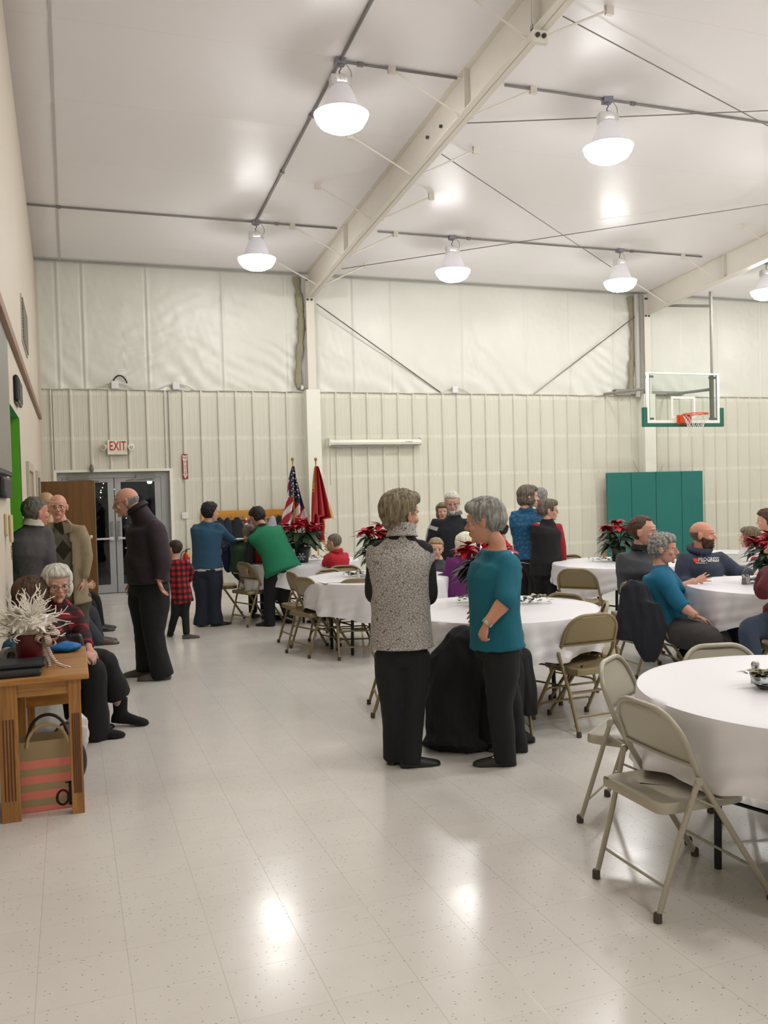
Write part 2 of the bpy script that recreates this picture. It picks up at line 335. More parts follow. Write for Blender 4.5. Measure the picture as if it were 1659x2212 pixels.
# steel frames
M_STEEL = mat('cream_painted_steel', (226, 220, 208), .45, var=.05); M_WRAP = mat('white_column_wrap', (236, 236, 222), .45, var=.04); M_BOLT = mat('dark_bolt', (92, 88, 84), .5, .5)
def frame(Xc, name, wl, wr):
    e = root0(name, None); tag(e, kind='structure')
    mb = MB(); hw = .075; ft = .012; dep = .45
    def rafter(y0, y1):
        z = lambda Y: roofz(Y)
        for s_ in (0, 1):
            o_ = -.005-ft if s_ == 0 else -dep
            mb.prism([(y0, z(y0)+o_), (y1, z(y1)+o_), (y1, z(y1)+o_+ft), (y0, z(y0)+o_+ft)], (Xc-hw, 0, 0), (0, 1, 0), (0, 0, 1), (2*hw, 0, 0))
        mb.prism([(y0, z(y0)-dep), (y1, z(y1)-dep), (y1, z(y1)-.005), (y0, z(y0)-.005)], (Xc-.006, 0, 0), (0, 1, 0), (0, 0, 1), (.012, 0, 0))
    rafter(15.34, YR); rafter(YR, YF+.05)
    for Y in (13.0, 8.6, 7.16, 7.13): mb.bb((Xc-hw, Y-.006, roofz(Y)-.45), (Xc+hw, Y+.006, roofz(Y)-.01))
    mb.bb((Xc-hw, 7.12, roofz(7.14)-.56), (Xc+hw, 7.17, roofz(7.14)-.4))
    mb.build('rafter', M_STEEL, e, smooth=False)
    mb = MB(); mb.bb((Xc-hw, 15.33, 3.4), (Xc+hw, 15.345, 5.5)); mb.bb((Xc-.006, 15.34, 3.4), (Xc+.006, YB+.02, 5.5)); mb.bb((Xc-hw, YB-.035, 3.4), (Xc+hw, YB-.02, 5.5)); mb.build('post', M_STEEL, e, smooth=False)
    mb = MB(); mb.bb((Xc-wl, 15.28, 0), (Xc+wr, YB+.01, WT+.01)); mb.build('post_wrap', M_WRAP, e, smooth=False, bevel=.006)
    mb = MB()
    for dx_, zz in ((-.045, 5.07), (.03, 5.07), (-.05, 5.42), (.0, 5.42)): mb.lathe([(.022, 0), (.022, .02), (.012, .02), (.012, .035)], (Xc+dx_, 15.33, zz), 8, (0, -1, 0))
    for dx_ in (-.035, .03): mb.lathe([(.022, 0), (.022, .02), (.012, .02), (.012, .035)], (Xc+dx_, 7.12, roofz(7.14)-.5), 8, (0, -1, 0))
    for k, Y in enumerate((9.75, 9.35)): mb.lathe([(.02, 0), (.02, .03)], (Xc-.007, Y, roofz(Y)-.2-.06*k), 8, (-1, 0, 0))
    mb.build('bolt', M_BOLT, e)
    for Y in PUR[:7]:
        if Y < 6.6: continue
        zb = roofz(Y)-.44
        for sg in (-1, 1):
            mb = MB(); mb.tube([V(Xc+sg*.05, Y+.0, zb-.006), V(Xc+sg*.82, Y, roofz(Y)-.06)], .013, 4); mb.box((Xc+sg*.05, Y, zb-.006), (.1, .03, .006)); mb.bb((Xc+sg*.84-.04, Y-.02, roofz(Y)-.10), (Xc+sg*.84+.04, Y+.02, roofz(Y)-.01)); mb.build('flange_brace', M_STEEL, e, smooth=False)
    return e
tag(frame(4.18, 'steel_frame', .13, .125), 'cream steel roof frame with white wrapped post left of the projector screen', 'steel frame', 'steel roof frames')
tag(frame(11.37, 'steel_frame', .15, .125), 'cream steel roof frame whose post stands behind the basketball hoop', 'steel frame', 'steel roof frames')
# torn insulation edges beside the posts
M_TEAR = mat('torn_grey_insulation', (150, 145, 120), .9, bump=.6)
for Xc, lab in ((3.99, 'ragged grey insulation edge left of the white post near the flags'), (11.05, 'ragged yellowish insulation edge left of the hoop post')):
    mb = MB(); zs = np.linspace(3.5, 5.48, 40); rr = np.random.default_rng(int(Xc))
    wv = [(.035+.03*abs(math.sin(z*7+Xc))+rr.uniform(0, .02)) for z in zs]
    mb.loft([V(Xc+.04*math.sin(z*3), YB-.07, z) for z in zs], [(wv[i], .03+rr.uniform(0, .02)) for i, z in enumerate(zs)], (1, 0, 0), 8)
    tag(mb.build('insulation_edge', M_TEAR), lab, 'insulation')
# rod bracing
M_ROD = mat('steel_rod', (120, 116, 112), .4, .6); 
def rod(a, b, lab, r=.007): mb = MB(); mb.tube([a, b], r, 5); tag(mb.build('bracing_rod', M_ROD), lab, 'bracing rod')
rod(V(4.30, 15.33, 5.0), V(6.75, YB-.03, 3.45), 'thin diagonal steel rod sloping down from the post above the projector screen', .011)
rod(V(11.15, 15.35, 5.1), V(8.75, YB-.03, 3.45), 'thin diagonal steel rod sloping up to the post behind the hoop', .011)
def rp(px, py, off=.10):
    d = ray(px, py); k = (5.54-off+.083*YB-HC)/(d[2]+.083*d[1]); return CP+d*k
rod(rp(954, 333), rp(1320, 577), 'thin ceiling rod slanting down to the lamp nearest the hoop')
rod(rp(738, 581), rp(1659, 441), 'long thin ceiling rod slanting up to the right across the far lamps')
rod(rp(1008, 266), rp(1659, 239), 'nearly level thin ceiling rod behind the big right lamp')
rod(rp(1216, 35), rp(1659, 272), 'thin ceiling rod slanting down from the top of the roof frame')
# conduits
M_CON = mat('galvanized_conduit', (138, 134, 134), .4, .5)
def conduit(pts, lab, r=.013, clips=()):
    mb = MB(); mb.tube(pts, r, 7)
    e = tag(mb.build('conduit', M_CON), lab, 'conduit', 'conduits under the ceiling')
    for c in clips: m2 = MB(); m2.box(c, (.06, .035, .04)); m2.build('clip', M_CON, e, smooth=False)
LX = (2.78, 6.0, 9.2, 12.42, 15.64); LY = (13.15, 8.76, 4.37, -.02)
cz = lambda Y: roofz(Y)-.035
conduit([V(XL, 13.15, cz(13.15)), V(4.05, 13.15, cz(13.15))], 'grey conduit from the side wall past the far left lamp', clips=[V(.0, 13.15, cz(13.15)), V(3.1, 13.15, cz(13.15))])
conduit([V(4.72, 13.15, cz(13.15)), V(10.95, 13.15, cz(13.15))], 'grey conduit joining the two far middle lamps', clips=[V(6.3, 13.15, cz(13.15)), V(9.45, 13.15, cz(13.15))])
conduit([V(2.78, 13.15, cz(13.15)), V(2.78, 6.6, cz(6.6))], 'long grey conduit running up the roof slope through the two left lamps', r=.017, clips=[V(2.78, 11.4, cz(11.4)), V(2.78, 9.9, cz(9.9))])
conduit([V(2.78, 8.76, cz(8.76)), V(4.1, 8.76, cz(8.76))], 'short grey conduit from the near left lamp to the roof frame', clips=[V(3.0, 8.76, cz(8.76))])
conduit([V(4.68, 8.76, cz(8.76)), V(10.95, 8.76, cz(8.76))], 'grey conduit carrying the big right lamp', clips=[V(6.35, 8.76, cz(8.76))])
# high bay lamps
M_LENS = emis('glowing_lens', srgb(255, 253, 251), LAMP_E); M_BELL = NT('frosted_acrylic_bell'); M_BELL.base(srgb(236, 234, 236), .35, 0, .5, Emission_Color=srgb(236, 230, 245), Emission_Strength=.15); M_BELL = M_BELL.m; M_BELL.cycles.emission_sampling = 'NONE'
M_WHT = mat('white_enamel', (228, 226, 226), .4, var=.04)
def lamp():
    e = root0('high_bay_lamp')
    mb = MB(); mb.box((0, 0, .54), (.11, .11, .07)); mb.lathe([(.03, 0), (.03, .03)], (0, 0, .49), 8); mb.build('junction_box', mat('blue_grey_box', (150, 150, 165), .5, .3), e, smooth=False, bevel=.006)
    mb = MB(); mb.tube([V(0, 0, .5), V(.012, 0, .47), V(-.01, 0, .44), V(0, 0, .41)], .008, 6); mb.tube(bez((.03, .02, .56), (.13, .03, .5), (.15, .03, .42), (.1, .02, .36), 8), .004, 5); mb.build('hook', M_CON, e)
    mb = MB(); mb.lathe([(.045, .40), (.07, .385), (.075, .33), (.075, .30)], seg=14); mb.box((-.06, 0, .33), (.1, .13, .11)); mb.box((.07, .0, .325), (.09, .12, .09)); mb.build('ballast_housing', M_WHT, e, bevel=.008)
    mb = MB(); mb.lathe([(.085, .30), (.10, .27), (.135, .2), (.17, .12), (.195, .04), (.205, 0.005)], seg=28, caps=False); mb.build('reflector_bell', M_BELL, e, solid=.006)
    mb = MB(); mb.lathe([(.283, .0), (.27, -.05), (.225, -.115), (.15, -.155), (.05, -.168)], seg=36, scal=lambda k: 1.0 if k % 2 else .985); mb.build('lens', M_LENS, e, ang=20)
    mb = MB(); mb.lathe([(.195, .012), (.262, .024), (.287, .003), (.285, -.004), (.262, .016), (.2, .004)], seg=36, caps=False); mb.build('rim_ring', M_BELL, e)
    mb = MB(); mb.box((.21, .05, .01), (.05, .03, .03)); mb.build('latch', M_CON, e, smooth=False)
    return e
lp = lamp(); KIDS[lp.name] = list(lp.children)
LAB = {(0, 0): 'glowing white bell lamp farthest left, above the coat rack side', (1, 0): 'glowing white bell lamp in the middle of the far row', (2, 0): 'glowing white bell lamp of the far row left of the hoop post',
       (3, 0): 'glowing white bell lamp cut by the right edge of the photo', (0, 1): 'largest glowing bell lamp, left of the roof frame near the top', (1, 1): 'large glowing bell lamp right of the roof frame in the nearer row'}
first = True
for j, Y in enumerate(LY):
    for i, X in enumerate(LX):
        o = lp if first else copy_tree(lp); first = False
        place(o, (X, Y, roofz(Y)-.575), random.uniform(-.3, .3))
        tag(o, LAB.get((i, j), 'bell lamp outside the photo, %s row from far wall, %s from side wall' % (('first', 'second', 'third', 'fourth')[j], ('first', 'second', 'third', 'fourth', 'fifth')[i])), 'ceiling lamp', 'high bay lamps')
# ================================================= FIXTURES
def text(body, h, o, X, Y, m, parent, name='lettering', bold=0.0, font_sx=1.0, ext=.0008, align='CENTER', post=None):
    c = bpy.data.curves.new('t', 'FONT'); c.body = body; c.size = 1.0; c.align_x = align; c.align_y = 'CENTER'; c.offset = bold; c.extrude = 0; c.resolution_u = 2
    ob = bpy.data.objects.new('t', c); COL.objects.link(ob); dg = bpy.context.evaluated_depsgraph_get(); me = bpy.data.meshes.new_from_object(ob.evaluated_get(dg))
    P = np.array([v.co[:] for v in me.vertices]); fs = [tuple(p.vertices) for p in me.polygons]; bpy.data.objects.remove(ob)
    X = nrm(X); Y = nrm(Y); N = np.cross(X, Y); P = V(*o)+P[:, :1]*X*h*font_sx+P[:, 1:2]*Y*h
    if post: P = post(P)
    n = len(P); mb = MB(); mb.add(P, fs)
    return mb.build(name, m, parent, smooth=False)
M_ALU = mat('brushed_aluminium', (176, 178, 178), .45, .35); M_DALU = mat('dull_aluminium', (140, 142, 138), .5, .4)
def m_clear(name, refl, tint):
    t = NT(name); tr = t.n('ShaderNodeBsdfTransparent'); tr.inputs[0].default_value = tint; gl = t.n('ShaderNodeBsdfGlossy'); gl.inputs['Roughness'].default_value = .02; mx = t.n('ShaderNodeMixShader'); fr = t.n('ShaderNodeFresnel'); fr.inputs[0].default_value = refl
    t.set(mx.inputs[0], fr.outputs[0]); t.t.links.new(tr.outputs[0], mx.inputs[1]); t.t.links.new(gl.outputs[0], mx.inputs[2]); out = [n for n in t.t.nodes if n.type == 'OUTPUT_MATERIAL'][0]; t.t.links.new(mx.outputs[0], out.inputs[0]); return t.m
M_GLASS = m_clear('door_glass', 1.45, (.86, .9, .88, 1))
M_BLACK = mat('black_plastic', (22, 22, 24), .45); M_DARK = mat('dark_grey_plastic', (50, 52, 58), .5)
M_OAKD = None
def m_wood(name, c1, c2, rough=.4, scale=1.0, ax='x', dist=3):
    t = NT(name); sc = {'x': (1, 12, 12), 'y': (12, 1, 12), 'z': (12, 12, 1)}[ax]; mp = t.mapping(tuple(s*scale for s in sc))
    n = t.n('ShaderNodeTexNoise'); t.set(n.inputs['Vector'], mp); n.inputs['Scale'].default_value = 1.2; n.inputs['Detail'].default_value = 5; n.inputs['Distortion'].default_value = dist
    c = t.mix(t.ramp(n.outputs[0], .35, .68), srgb(*c1), srgb(*c2)); k = t.voro(2.3, t.mapping((1, 1.5, 1))); c = t.mix(t.ramp(k, .07, .03), c, srgb(96, 58, 24))
    t.base(c, rough, 0, .5); t.bump(n.outputs[0], .08, .003); return t.m
M_DOOR = m_wood('brown_door_veneer', (122, 84, 36), (98, 64, 24), .5, .7, 'z', .6)
M_PINE = m_wood('varnished_pine', (190, 138, 76), (156, 106, 54), .35, 1.0, 'x'); M_PINEZ = m_wood('varnished_pine_upright', (180, 128, 68), (146, 98, 48), .38, 1.0, 'z')
M_OAK = m_wood('golden_oak', (206, 150, 60), (182, 124, 44), .4, 1, 'x')
# --- double exit door
def exit_door():
    e = tag(root0('door_1'), 'double glazed aluminium exit doors with push bars', kind='structure')
    mb = MB(); y0, y1 = YB-.045, YB+.10
    mb.bb((dx0-.03, y0, 0), (dx0+.02, y1, dz1+.03)); mb.bb((dx1-.02, y0, 0), (dx1+.04, y1, dz1+.03)); mb.bb((dx0+.02, y0, dz1-.012), (dx1-.02, y1, dz1+.03)); mb.build('door_frame', M_WRAP, e, smooth=False)
    ya = YB+.085; mb = MB(); mb.bb((dx0+.02, ya, 0), (dx0+.10, ya+.05, dz1-.01)); mb.bb((dx1-.16, ya, 0), (dx1-.02, ya+.05, dz1-.01)); mb.bb((dx0+.10, ya, dz1-.11), (dx1-.16, ya+.05, dz1-.01)); mb.build('jamb', M_ALU, e, smooth=False)
    xm = dY(250, 1150, YB+.1)[0]
    for k, (a, b) in enumerate(((dx0+.105, xm-.006), (xm+.006, dx1-.165))):
        mb = MB(); s = .10; zt = dz1-.115; yb = ya+.005; ye = ya+.045
        mb.bb((a, yb, .01), (a+s, ye, zt)); mb.bb((b-s, yb, .01), (b, ye, zt)); mb.bb((a+s, yb, .01), (b-s, ye, .15)); mb.bb((a+s, yb, zt-.07), (b-s, ye, zt)); lf = mb.build('leaf', M_ALU, e, smooth=False)
        mb = MB(); mb.bb((a+s, ya+.02, .15), (b-s, ya+.028, zt-.07)); mb.build('pane', M_GLASS, lf, smooth=False)
        mb = MB(); mb.tube([V(a+s*.6, ya-.04, .93), V(b-s*.6, ya-.04, .93)], .017, 8); mb.bb((a+s*.3, ya-.04, .90), (a+s*.9, ya, .96)); mb.bb((b-s*.9, ya-.04, .90), (b-s*.3, ya, .96)); mb.build('push_bar', mat('bright_bar', (225, 228, 232), .3, .2), lf)
        xs_ = b-s*.5 if k == 0 else a+s*.5
        mb = MB(); mb.bb((xs_-.02, ya-.02, .98), (xs_+.02, ya, 1.22)); mb.build('latch_plate', M_DALU, lf, smooth=False)
        xc = a+.25 if k == 0 else b-.25
        mb = MB(); mb.bb((xc-.16, ya-.06, zt-.02), (xc+.16, ya, zt+.045)); mb.tube([V(xc, ya-.05, zt-.02), V(xc+(.2 if k == 0 else -.2), ya-.12, zt-.03), V(xc+(.32 if k == 0 else -.32), ya-.01, zt-.05)], .009, 6); mb.build('door_closer', M_DALU, e, smooth=False)
exit_door()
mb = MB(); mb.bb((-3, YB+3.4, -.12), (8, YB+16, -.02)); tag(mb.build('floor_outside', mat('dark_asphalt', (40, 40, 42), .8), smooth=False), kind='structure')
def tree_out():
    p = dY(238, 1150, YB+3); e = root('lit_tree', (p[0], p[1], 0), 0, 'dark conifer strung with tiny white lights outside the exit doors', 'tree')
    mb = MB(); rr = random.Random(3)
    for k in range(9):
        z = .25+k*.2; r = .62*(1-k/9.5); mb.lathe([(r, z), (r*.55, z+.16), (.02, z+.34)], (p[0], p[1], 0), 14, scal=lambda q: 1.0 if q % 2 else .8)
    mb.build('foliage', mat('dark_conifer', (10, 20, 12), .9), e)
    mb = MB()
    for k in range(46):
        z = rr.uniform(.6, 1.95); a = rr.uniform(0, 6.28); r = .66*(1-(z-.2)/1.95)+.02; mb.ell((p[0]+r*math.cos(a), p[1]+r*math.sin(a), z), .008, None, 6, 4)
    tag(mb.build('fairy_lights', emis('fairy_light', (1, .98, .9, 1), 6), e), kind='stuff')
    mb = MB(); mb.tube([V(p[0], p[1], -.02), V(p[0], p[1], .4)], .05, 8); mb.build('trunk', mat('bark', (50, 40, 30), .9), e)
tree_out()
p = dY(323, 1041, 27); e = root('street_lamp', (p[0], p[1], -.02), 0, 'distant greenish street lamp seen through the right exit door', 'lamp')
mb = MB(); mb.tube([V(p[0], p[1], -.02), V(p[0], p[1], p[2]-.05)], .05, 8); mb.build('pole', M_DARK, e)
mb = MB(); mb.ell(p, (.07, .07, .06)); mb.build('lamp_head', emis('green_glow', (.55, 1, .9, 1), 22), e)
# wooden leaf standing open, hinged on the side wall
e = tag(root0('door_2'), 'brown wooden door standing open', kind='structure')
Yd = 13.75; xr_ = dY(203, 1038, Yd)[0]; zt = dY(203, 1038, Yd)[2]
mb = MB(); mb.bb((XL+.012, Yd, .01), (xr_, Yd+.045, zt)); mb.m = 0; lf = mb.build('leaf', M_DOOR, e, smooth=False, bevel=.002)
mb = MB(); mb.bb((xr_, Yd-.001, .01), (xr_+.012, Yd+.046, zt)); mb.build('edge_strip', mat('pale_edge', (150, 130, 84), .6), lf, smooth=False)
p = dY(196, 1160, Yd); mb = MB(); mb.lathe([(.028, 0), (.03, .01), (.012, .02), (.012, .05)], (p[0], Yd, p[2]), 12, (0, -1, 0)); mb.tube([V(p[0], Yd-.05, p[2]), V(p[0]-.06, Yd-.055, p[2]+.0), V(p[0]-.11, Yd-.05, p[2]-.004)], .009, 7); mb.build('handle', mat('satin_chrome', (200, 200, 196), .25, .9), lf)
# two door frames on the side wall
M_TRIM = mat('beige_door_trim', (196, 186, 166), .5)
for n_, (y0, y1, z1, lab) in enumerate(((9.95, 11.1, 1.95, 'beige framed doorway in the side wall beyond the green opening'), (12.7, 13.72, 1.93, 'far doorway of the open wooden door'))):
    e = tag(root0('door_%d' % (n_+3)), lab, kind='structure')
    mb = MB()
    for a, b in ((y0-.09, y0), (y1, y1+.09)): mb.bb((XL, a, 0), (XL+.03, b, z1+.09))
    mb.bb((XL, y0, z1), (XL+.03, y1, z1+.09)); mb.build('door_frame', M_TRIM, e, smooth=False, bevel=.004)
    mb = MB(); mb.bb((XL, y0, 0), (XL+.008, y1, z1)); mb.build('leaf', mat('tan_door_panel', (176, 160, 132), .5) if n_ == 0 else mat('dim_opening_panel', (60, 50, 38), .7), e, smooth=False)  # far doorway: no leaf, the opening's darkness is put into a panel's colour
# --- exit sign
def exit_sign():
    Y = YB-.05; a = dY(231, 951, Y); b = dY(275, 982, Y); e = root('exit_sign', (a[0], Y, b[2]), 0, 'white EXIT sign with red letters and two small emergency lamps', 'exit sign')
    mb = MB(); mb.bb((a[0], Y-.05, b[2]), (b[0], YB-.03, a[2])); mb.build('housing', mat('sign_cream', (236, 232, 212), .4), e, smooth=False, bevel=.006)
    cx_ = (a[0]+b[0])/2; cz_ = (a[2]+b[2])/2
    text('EXIT', .215, (cx_+.005, Y-.0515, cz_+.015), (1, 0, 0), (0, 0, 1), mat('sign_red', (190, 30, 26), .5), e, bold=.014, font_sx=.62)
    for sx, lab in ((-1, 0), (1, 0)):
        c = V(a[0]-.055 if sx < 0 else b[0]+.055, Y-.06, cz_+.01)
        mb = MB(); mb.lathe([(.03, -.03), (.055, .0), (.06, .025), (.052, .028)], c, 14, nrm(V(sx*.45, -1, -.25))); mb.tube([c+V(0, .03, 0), c+V(-sx*.06, .045, 0)], .015, 6); hd = mb.build('emergency_lamp', mat('sign_cream', (1, 1, 1)), e)
        mb = MB(); mb.lathe([(.048, .022), (.03, .032), (.001, .036)], c, 14, nrm(V(sx*.45, -1, -.25))); mb.build('lamp_lens', mat('clear_lens', (205, 205, 195), .1, .5), hd)
exit_sign()
mb = MB(); p = dY(198, 1012, YB-.08); mb.ell(p, (.035, .04, .07)); mb.bb((p[0]-.02, p[1], p[2]-.05), (p[0]+.02, YB, p[2]+.02)); tag(mb.build('sensor', mat('grey_sensor', (120, 116, 104), .6)), 'small grey sensor on the wall just above the exit doors', 'sensor')
# --- fire extinguisher sign
def ext_sign():
    Y = YB-.036; a = dY(393, 981, Y); b = dY(406.5, 1035, Y); w_ = b[0]-a[0]; h_ = a[2]-b[2]; e = root('extinguisher_sign', (a[0], Y, b[2]), 0, 'narrow red FIRE EXTINGUISHER sign with a white down arrow', 'sign')
    mb = MB(); mb.bb((a[0], Y-.004, b[2]), (b[0], Y+.004, a[2])); mb.build('plate', mat('sign_plate_red', (150, 40, 32), .5), e, smooth=False)
    ar = [(.1, .96), (.5, .93), (.9, .96), (.9, .78), (.76, .73), (.76, .2), (.93, .2), (.5, .03), (.07, .2), (.24, .2), (.24, .73), (.1, .78)]
    mb = MB(); mb.prism([(u*w_, v*h_) for u, v in ar], (a[0], Y-.0065, b[2]), (1, 0, 0), (0, 0, 1), (0, .002, 0)); mb.build('arrow', mat('sign_white', (240, 230, 222), .5), e, smooth=False)
    m = mat('sign_ink', (88, 40, 44), .5); text('FIRE', .055, (a[0]+w_*.5, Y-.0075, b[2]+h_*.85), (1, 0, 0), (0, 0, 1), m, e, bold=.02, font_sx=.62)
    for i, ch in enumerate('EXTINGUISHER'): text(ch, .036, (a[0]+w_*.5, Y-.0075, b[2]+h_*(.735-.0525*i)), (1, 0, 0), (0, 0, 1), m, e, 'letter', bold=.02)
ext_sign()
# switch plate
Y = YB-.036; a = dY(393, 1107, Y); b = dY(407, 1120, Y); e = root('switch_plate', (a[0], Y, b[2]), 0, 'white double light switch right of the exit doors', 'light switch')
mb = MB(); mb.bb((a[0], Y-.006, b[2]), (b[0], Y+.004, a[2])); mb.build('plate', mat('switch_white', (238, 238, 230), .4), e, smooth=False, bevel=.002)
for k in (.33, .67): mb = MB(); mb.box((a[0]+(b[0]-a[0])*k, Y-.01, (a[2]+b[2])/2), (.01, .012, .024)); mb.build('toggle', mat('switch_white', (1, 1, 1)), e, smooth=False)
# speaker-like junction boxes on the ledge
for px, lab, cable in ((248, 'white cable box on the wall ledge above the EXIT sign, with a black cable loop', 1), (380, 'white cable box on the wall ledge above the fire extinguisher sign', 0), (983, 'white cable box on the wall ledge right of the projector screen', 0), (652, 'tiny white cable box on the ledge beside the post', 2)):
    p = dY(px, 838+(px-248)*.012, YB-.06); p[2] = WT+.06; s = .55 if cable == 2 else 1
    e = root('cable_box', (p[0], p[1], WT), 0, lab, 'cable box')
    mb = MB(); mb.box(p, (.115*s, .06, .13*s)); mb.build('box', M_WHT, e, smooth=False, bevel=.012)
    for sx in (-1, 1):
        mb = MB(); mb.tube(bez(p+V(sx*.05*s, 0, .03*s), p+V(sx*.15*s, 0, .03*s), p+V(sx*.22*s, 0, -.02), p+V(sx*.30*s, 0, -.062), 9), .009, 6); mb.build('cable', mat('white_cable', (215, 214, 205), .5), e)
    if cable == 1: mb = MB(); mb.tube(bez(p+V(-.02, -.01, .06), p+V(.02, -.01, .2), p+V(.16, -.01, .19), p+V(.2, -.01, .03), 12), .012, 7); mb.build('cable_loop', M_BLACK, e)
# projector screen case
def screen():
    Y = YB-.12; a = dY(711, 956, Y); b = dY(909, 955, Y); z = (a[2]+b[2])/2; e = root('projector_screen', (a[0], Y, z), 0, 'long white rolled-up projector screen case on the back wall', 'projector screen')
    mb = MB(); mb.lathe([(.052, 0), (.055, .01), (.055, b[0]-a[0]-.01), (.052, b[0]-a[0])], (a[0], Y, z), 8, (1, 0, 0), xd=(0, 1, 0)); mb.build('case', M_WRAP, e, ang=20)
    for x in (a[0], b[0]): mb = MB(); mb.box((x, Y, z+.01), (.03, .1, .14)); mb.box((x, Y+.05, z+.08), (.02, .1, .03)); mb.build('end_cap', mat('cap_white', (225, 225, 212), .4), e, smooth=False, bevel=.01)
    mb = MB(); mb.bb((a[0]+.05, Y-.02, z-.075), (b[0]-.05, Y+.02, z-.055)); mb.build('bottom_bar', M_DALU, e, smooth=False)
    mb = MB(); c0 = dY(712, 962, Y); c1 = dY(714, 1048, Y); mb.tube([c0, c1], .006, 5); mb.build('pull_cord', mat('tan_cord', (170, 160, 130), .7), e)
    for k, (u, w2) in enumerate(((0, .03), (.04, .05), (.1, .035))): mb = MB(); mb.box((b[0]-.33+u+w2/2, Y-.0558, z+.004), (w2, .002, .014)); mb.build('maker_mark', mat('mark_grey', (150, 152, 142), .6), e, smooth=False)
screen()
# --- basketball goal
def hoop():
    Y = 14.0; e = root('basketball_hoop', (11.2, Y, 2.7), 0, 'glass basketball backboard with orange rim and green edge padding', 'basketball hoop')
    tl, tr, bl = dY(1393, 803, Y), dY(1552, 808, Y), dY(1399, 914, Y); x0, x1, z0, z1 = tl[0]+.02, tr[0], bl[2], tl[2]-.005
    mgb = m_clear('backboard_glass', 1.25, (.95, .975, .965, 1))
    mb = MB(); mb.bb((x0+.03, Y-.004, z0+.03), (x1-.03, Y+.004, z1-.03)); mb.build('glass_board', mgb, e, smooth=False)
    mw = mat('board_white', (244, 242, 240), .4)
    mb = MB(); s = .055; mb.bb((x0, Y-.02, z0), (x0+s, Y+.02, z1)); mb.bb((x1-s, Y-.02, z0), (x1, Y+.02, z1)); mb.bb((x0+s, Y-.02, z0), (x1-s, Y+.02, z0+s)); mb.bb((x0+s, Y-.02, z1-s*.6), (x1-s, Y+.02, z1)); mb.build('board_frame', mw, e, smooth=False)
    a = dY(1449, 856, Y); b = dY(1502, 904, Y); mb = MB(); s = .045; mb.bb((a[0], Y-.008, b[2]), (a[0]+s, Y-.004, a[2])); mb.bb((b[0]-s, Y-.008, b[2]), (b[0], Y-.004, a[2])); mb.bb((a[0]+s, Y-.008, a[2]-s), (b[0]-s, Y-.004, a[2])); mb.bb((a[0]+s, Y-.008, b[2]), (b[0]-s, Y-.004, b[2]+s)); mb.build('target_square', mw, e, smooth=False)
    mg = mat('green_padding', (30, 102, 84), .6)
    mb = MB(); zp = dY(1387, 880, Y)[2]; mb.bb((x0-.09, Y-.035, z0-.07), (x0-.002, Y+.035, zp)); mb.bb((x1+.002, Y-.035, z0-.07), (x1+.09, Y+.035, zp)); mb.bb((x0-.002, Y-.035, z0-.07), (x1+.002, Y+.035, z0-.001)); mb.build('edge_padding', mg, e, bevel=.01, smooth=False)
    mo = mat('hoop_orange', (226, 84, 40), .45); zr = 2.90; xc = dY(1505, 897, Y-.4)[0]-.02
    mb = MB(); mb.bb((xc-.14, Y-.05, zr-.17), (xc+.14, Y-.02, zr+.01)); mb.prism([(-.12, 0), (.12, 0), (.07, -.16), (-.07, -.16)], (xc, Y-.15, zr), (1, 0, 0), (0, 1, 0), (0, 0, -.012)); mb.bb((xc-.1, Y-.16, zr-.15), (xc+.1, Y-.05, zr-.0)); mb.build('mounting_plate', mo, e, smooth=False, bevel=.006)
    cr = V(xc, Y-.16-.228, zr); mb = MB(); mb.tube([cr+V(.228*math.cos(a_), .228*math.sin(a_), 0) for a_ in np.linspace(0, 2*math.pi, 36, endpoint=False)], .010, 7, closed=True)
    for k in range(12): a_ = k*math.pi/6; mb.tube([cr+V(.228*math.cos(a_-.07), .228*math.sin(a_-.07), -.008), cr+V(.228*math.cos(a_), .228*math.sin(a_), -.03), cr+V(.228*math.cos(a_+.07), .228*math.sin(a_+.07), -.008)], .004, 4)
    mb.build('rim', mo, e)
    mb = MB(); nr = [(.222, -.02), (.19, -.1), (.155, -.19), (.13, -.28), (.125, -.36), (.13, -.42)]
    for k in range(12):
        for sg in (-1, 1):
            mb.tube([cr+V(r_*math.cos((k+sg*.5*i)*math.pi/6), r_*math.sin((k+sg*.5*i)*math.pi/6), z_) for i, (r_, z_) in enumerate(nr)], .0042, 4)
    mb.build('net', mat('net_white', (232, 228, 214), .8), e)
    mst = mat('grey_steel_tube', (150, 148, 140), .5, .1)
    for px, lab in ((1403, 0), (1542, 1)):
        x = dY(px, 860, Y)[0]; mb = MB(); mb.bb((x-.03, Y+.03, z0+.02), (x+.03, Y+.09, z1-.03)); mb.build('upright', mst, e, smooth=False)
        for z_ in (z0+.085, z1-.08): mb = MB(); mb.bb((x-.1, Y+.005, z_-.02), (x+.1, Y+.03, z_+.02)); mb.build('clamp', M_DALU, e, smooth=False)
    # frame back to the wall
    zb = 3.42; xl, xr2 = dY(1403, 860, Y)[0], dY(1542, 860, Y)[0]
    for z_, x in ((zb, xl), (zb, xr2)): mb = MB(); mb.tube([V(x, Y+.08, z_), V(x-.02, YB-.05, z_+.04)], .03, 6); mb.build('wall_arm', mst, e)
    wl = dY(1327, 845, YB-.08); wr = dY(1470, 850, YB-.08)
    mb = MB(); mb.bb((wl[0], YB-.12, 3.46), (12.3, YB-.04, 3.53)); mb.bb((wl[0], YB-.14, 3.44), (wl[0]+.35, YB-.03, 3.56)); mb.build('wall_beam', mst, e, smooth=False)
    xt, zt_ = dY(1535, 630, Y+.06)[0], dY(1535, 630, Y+.06)[2]
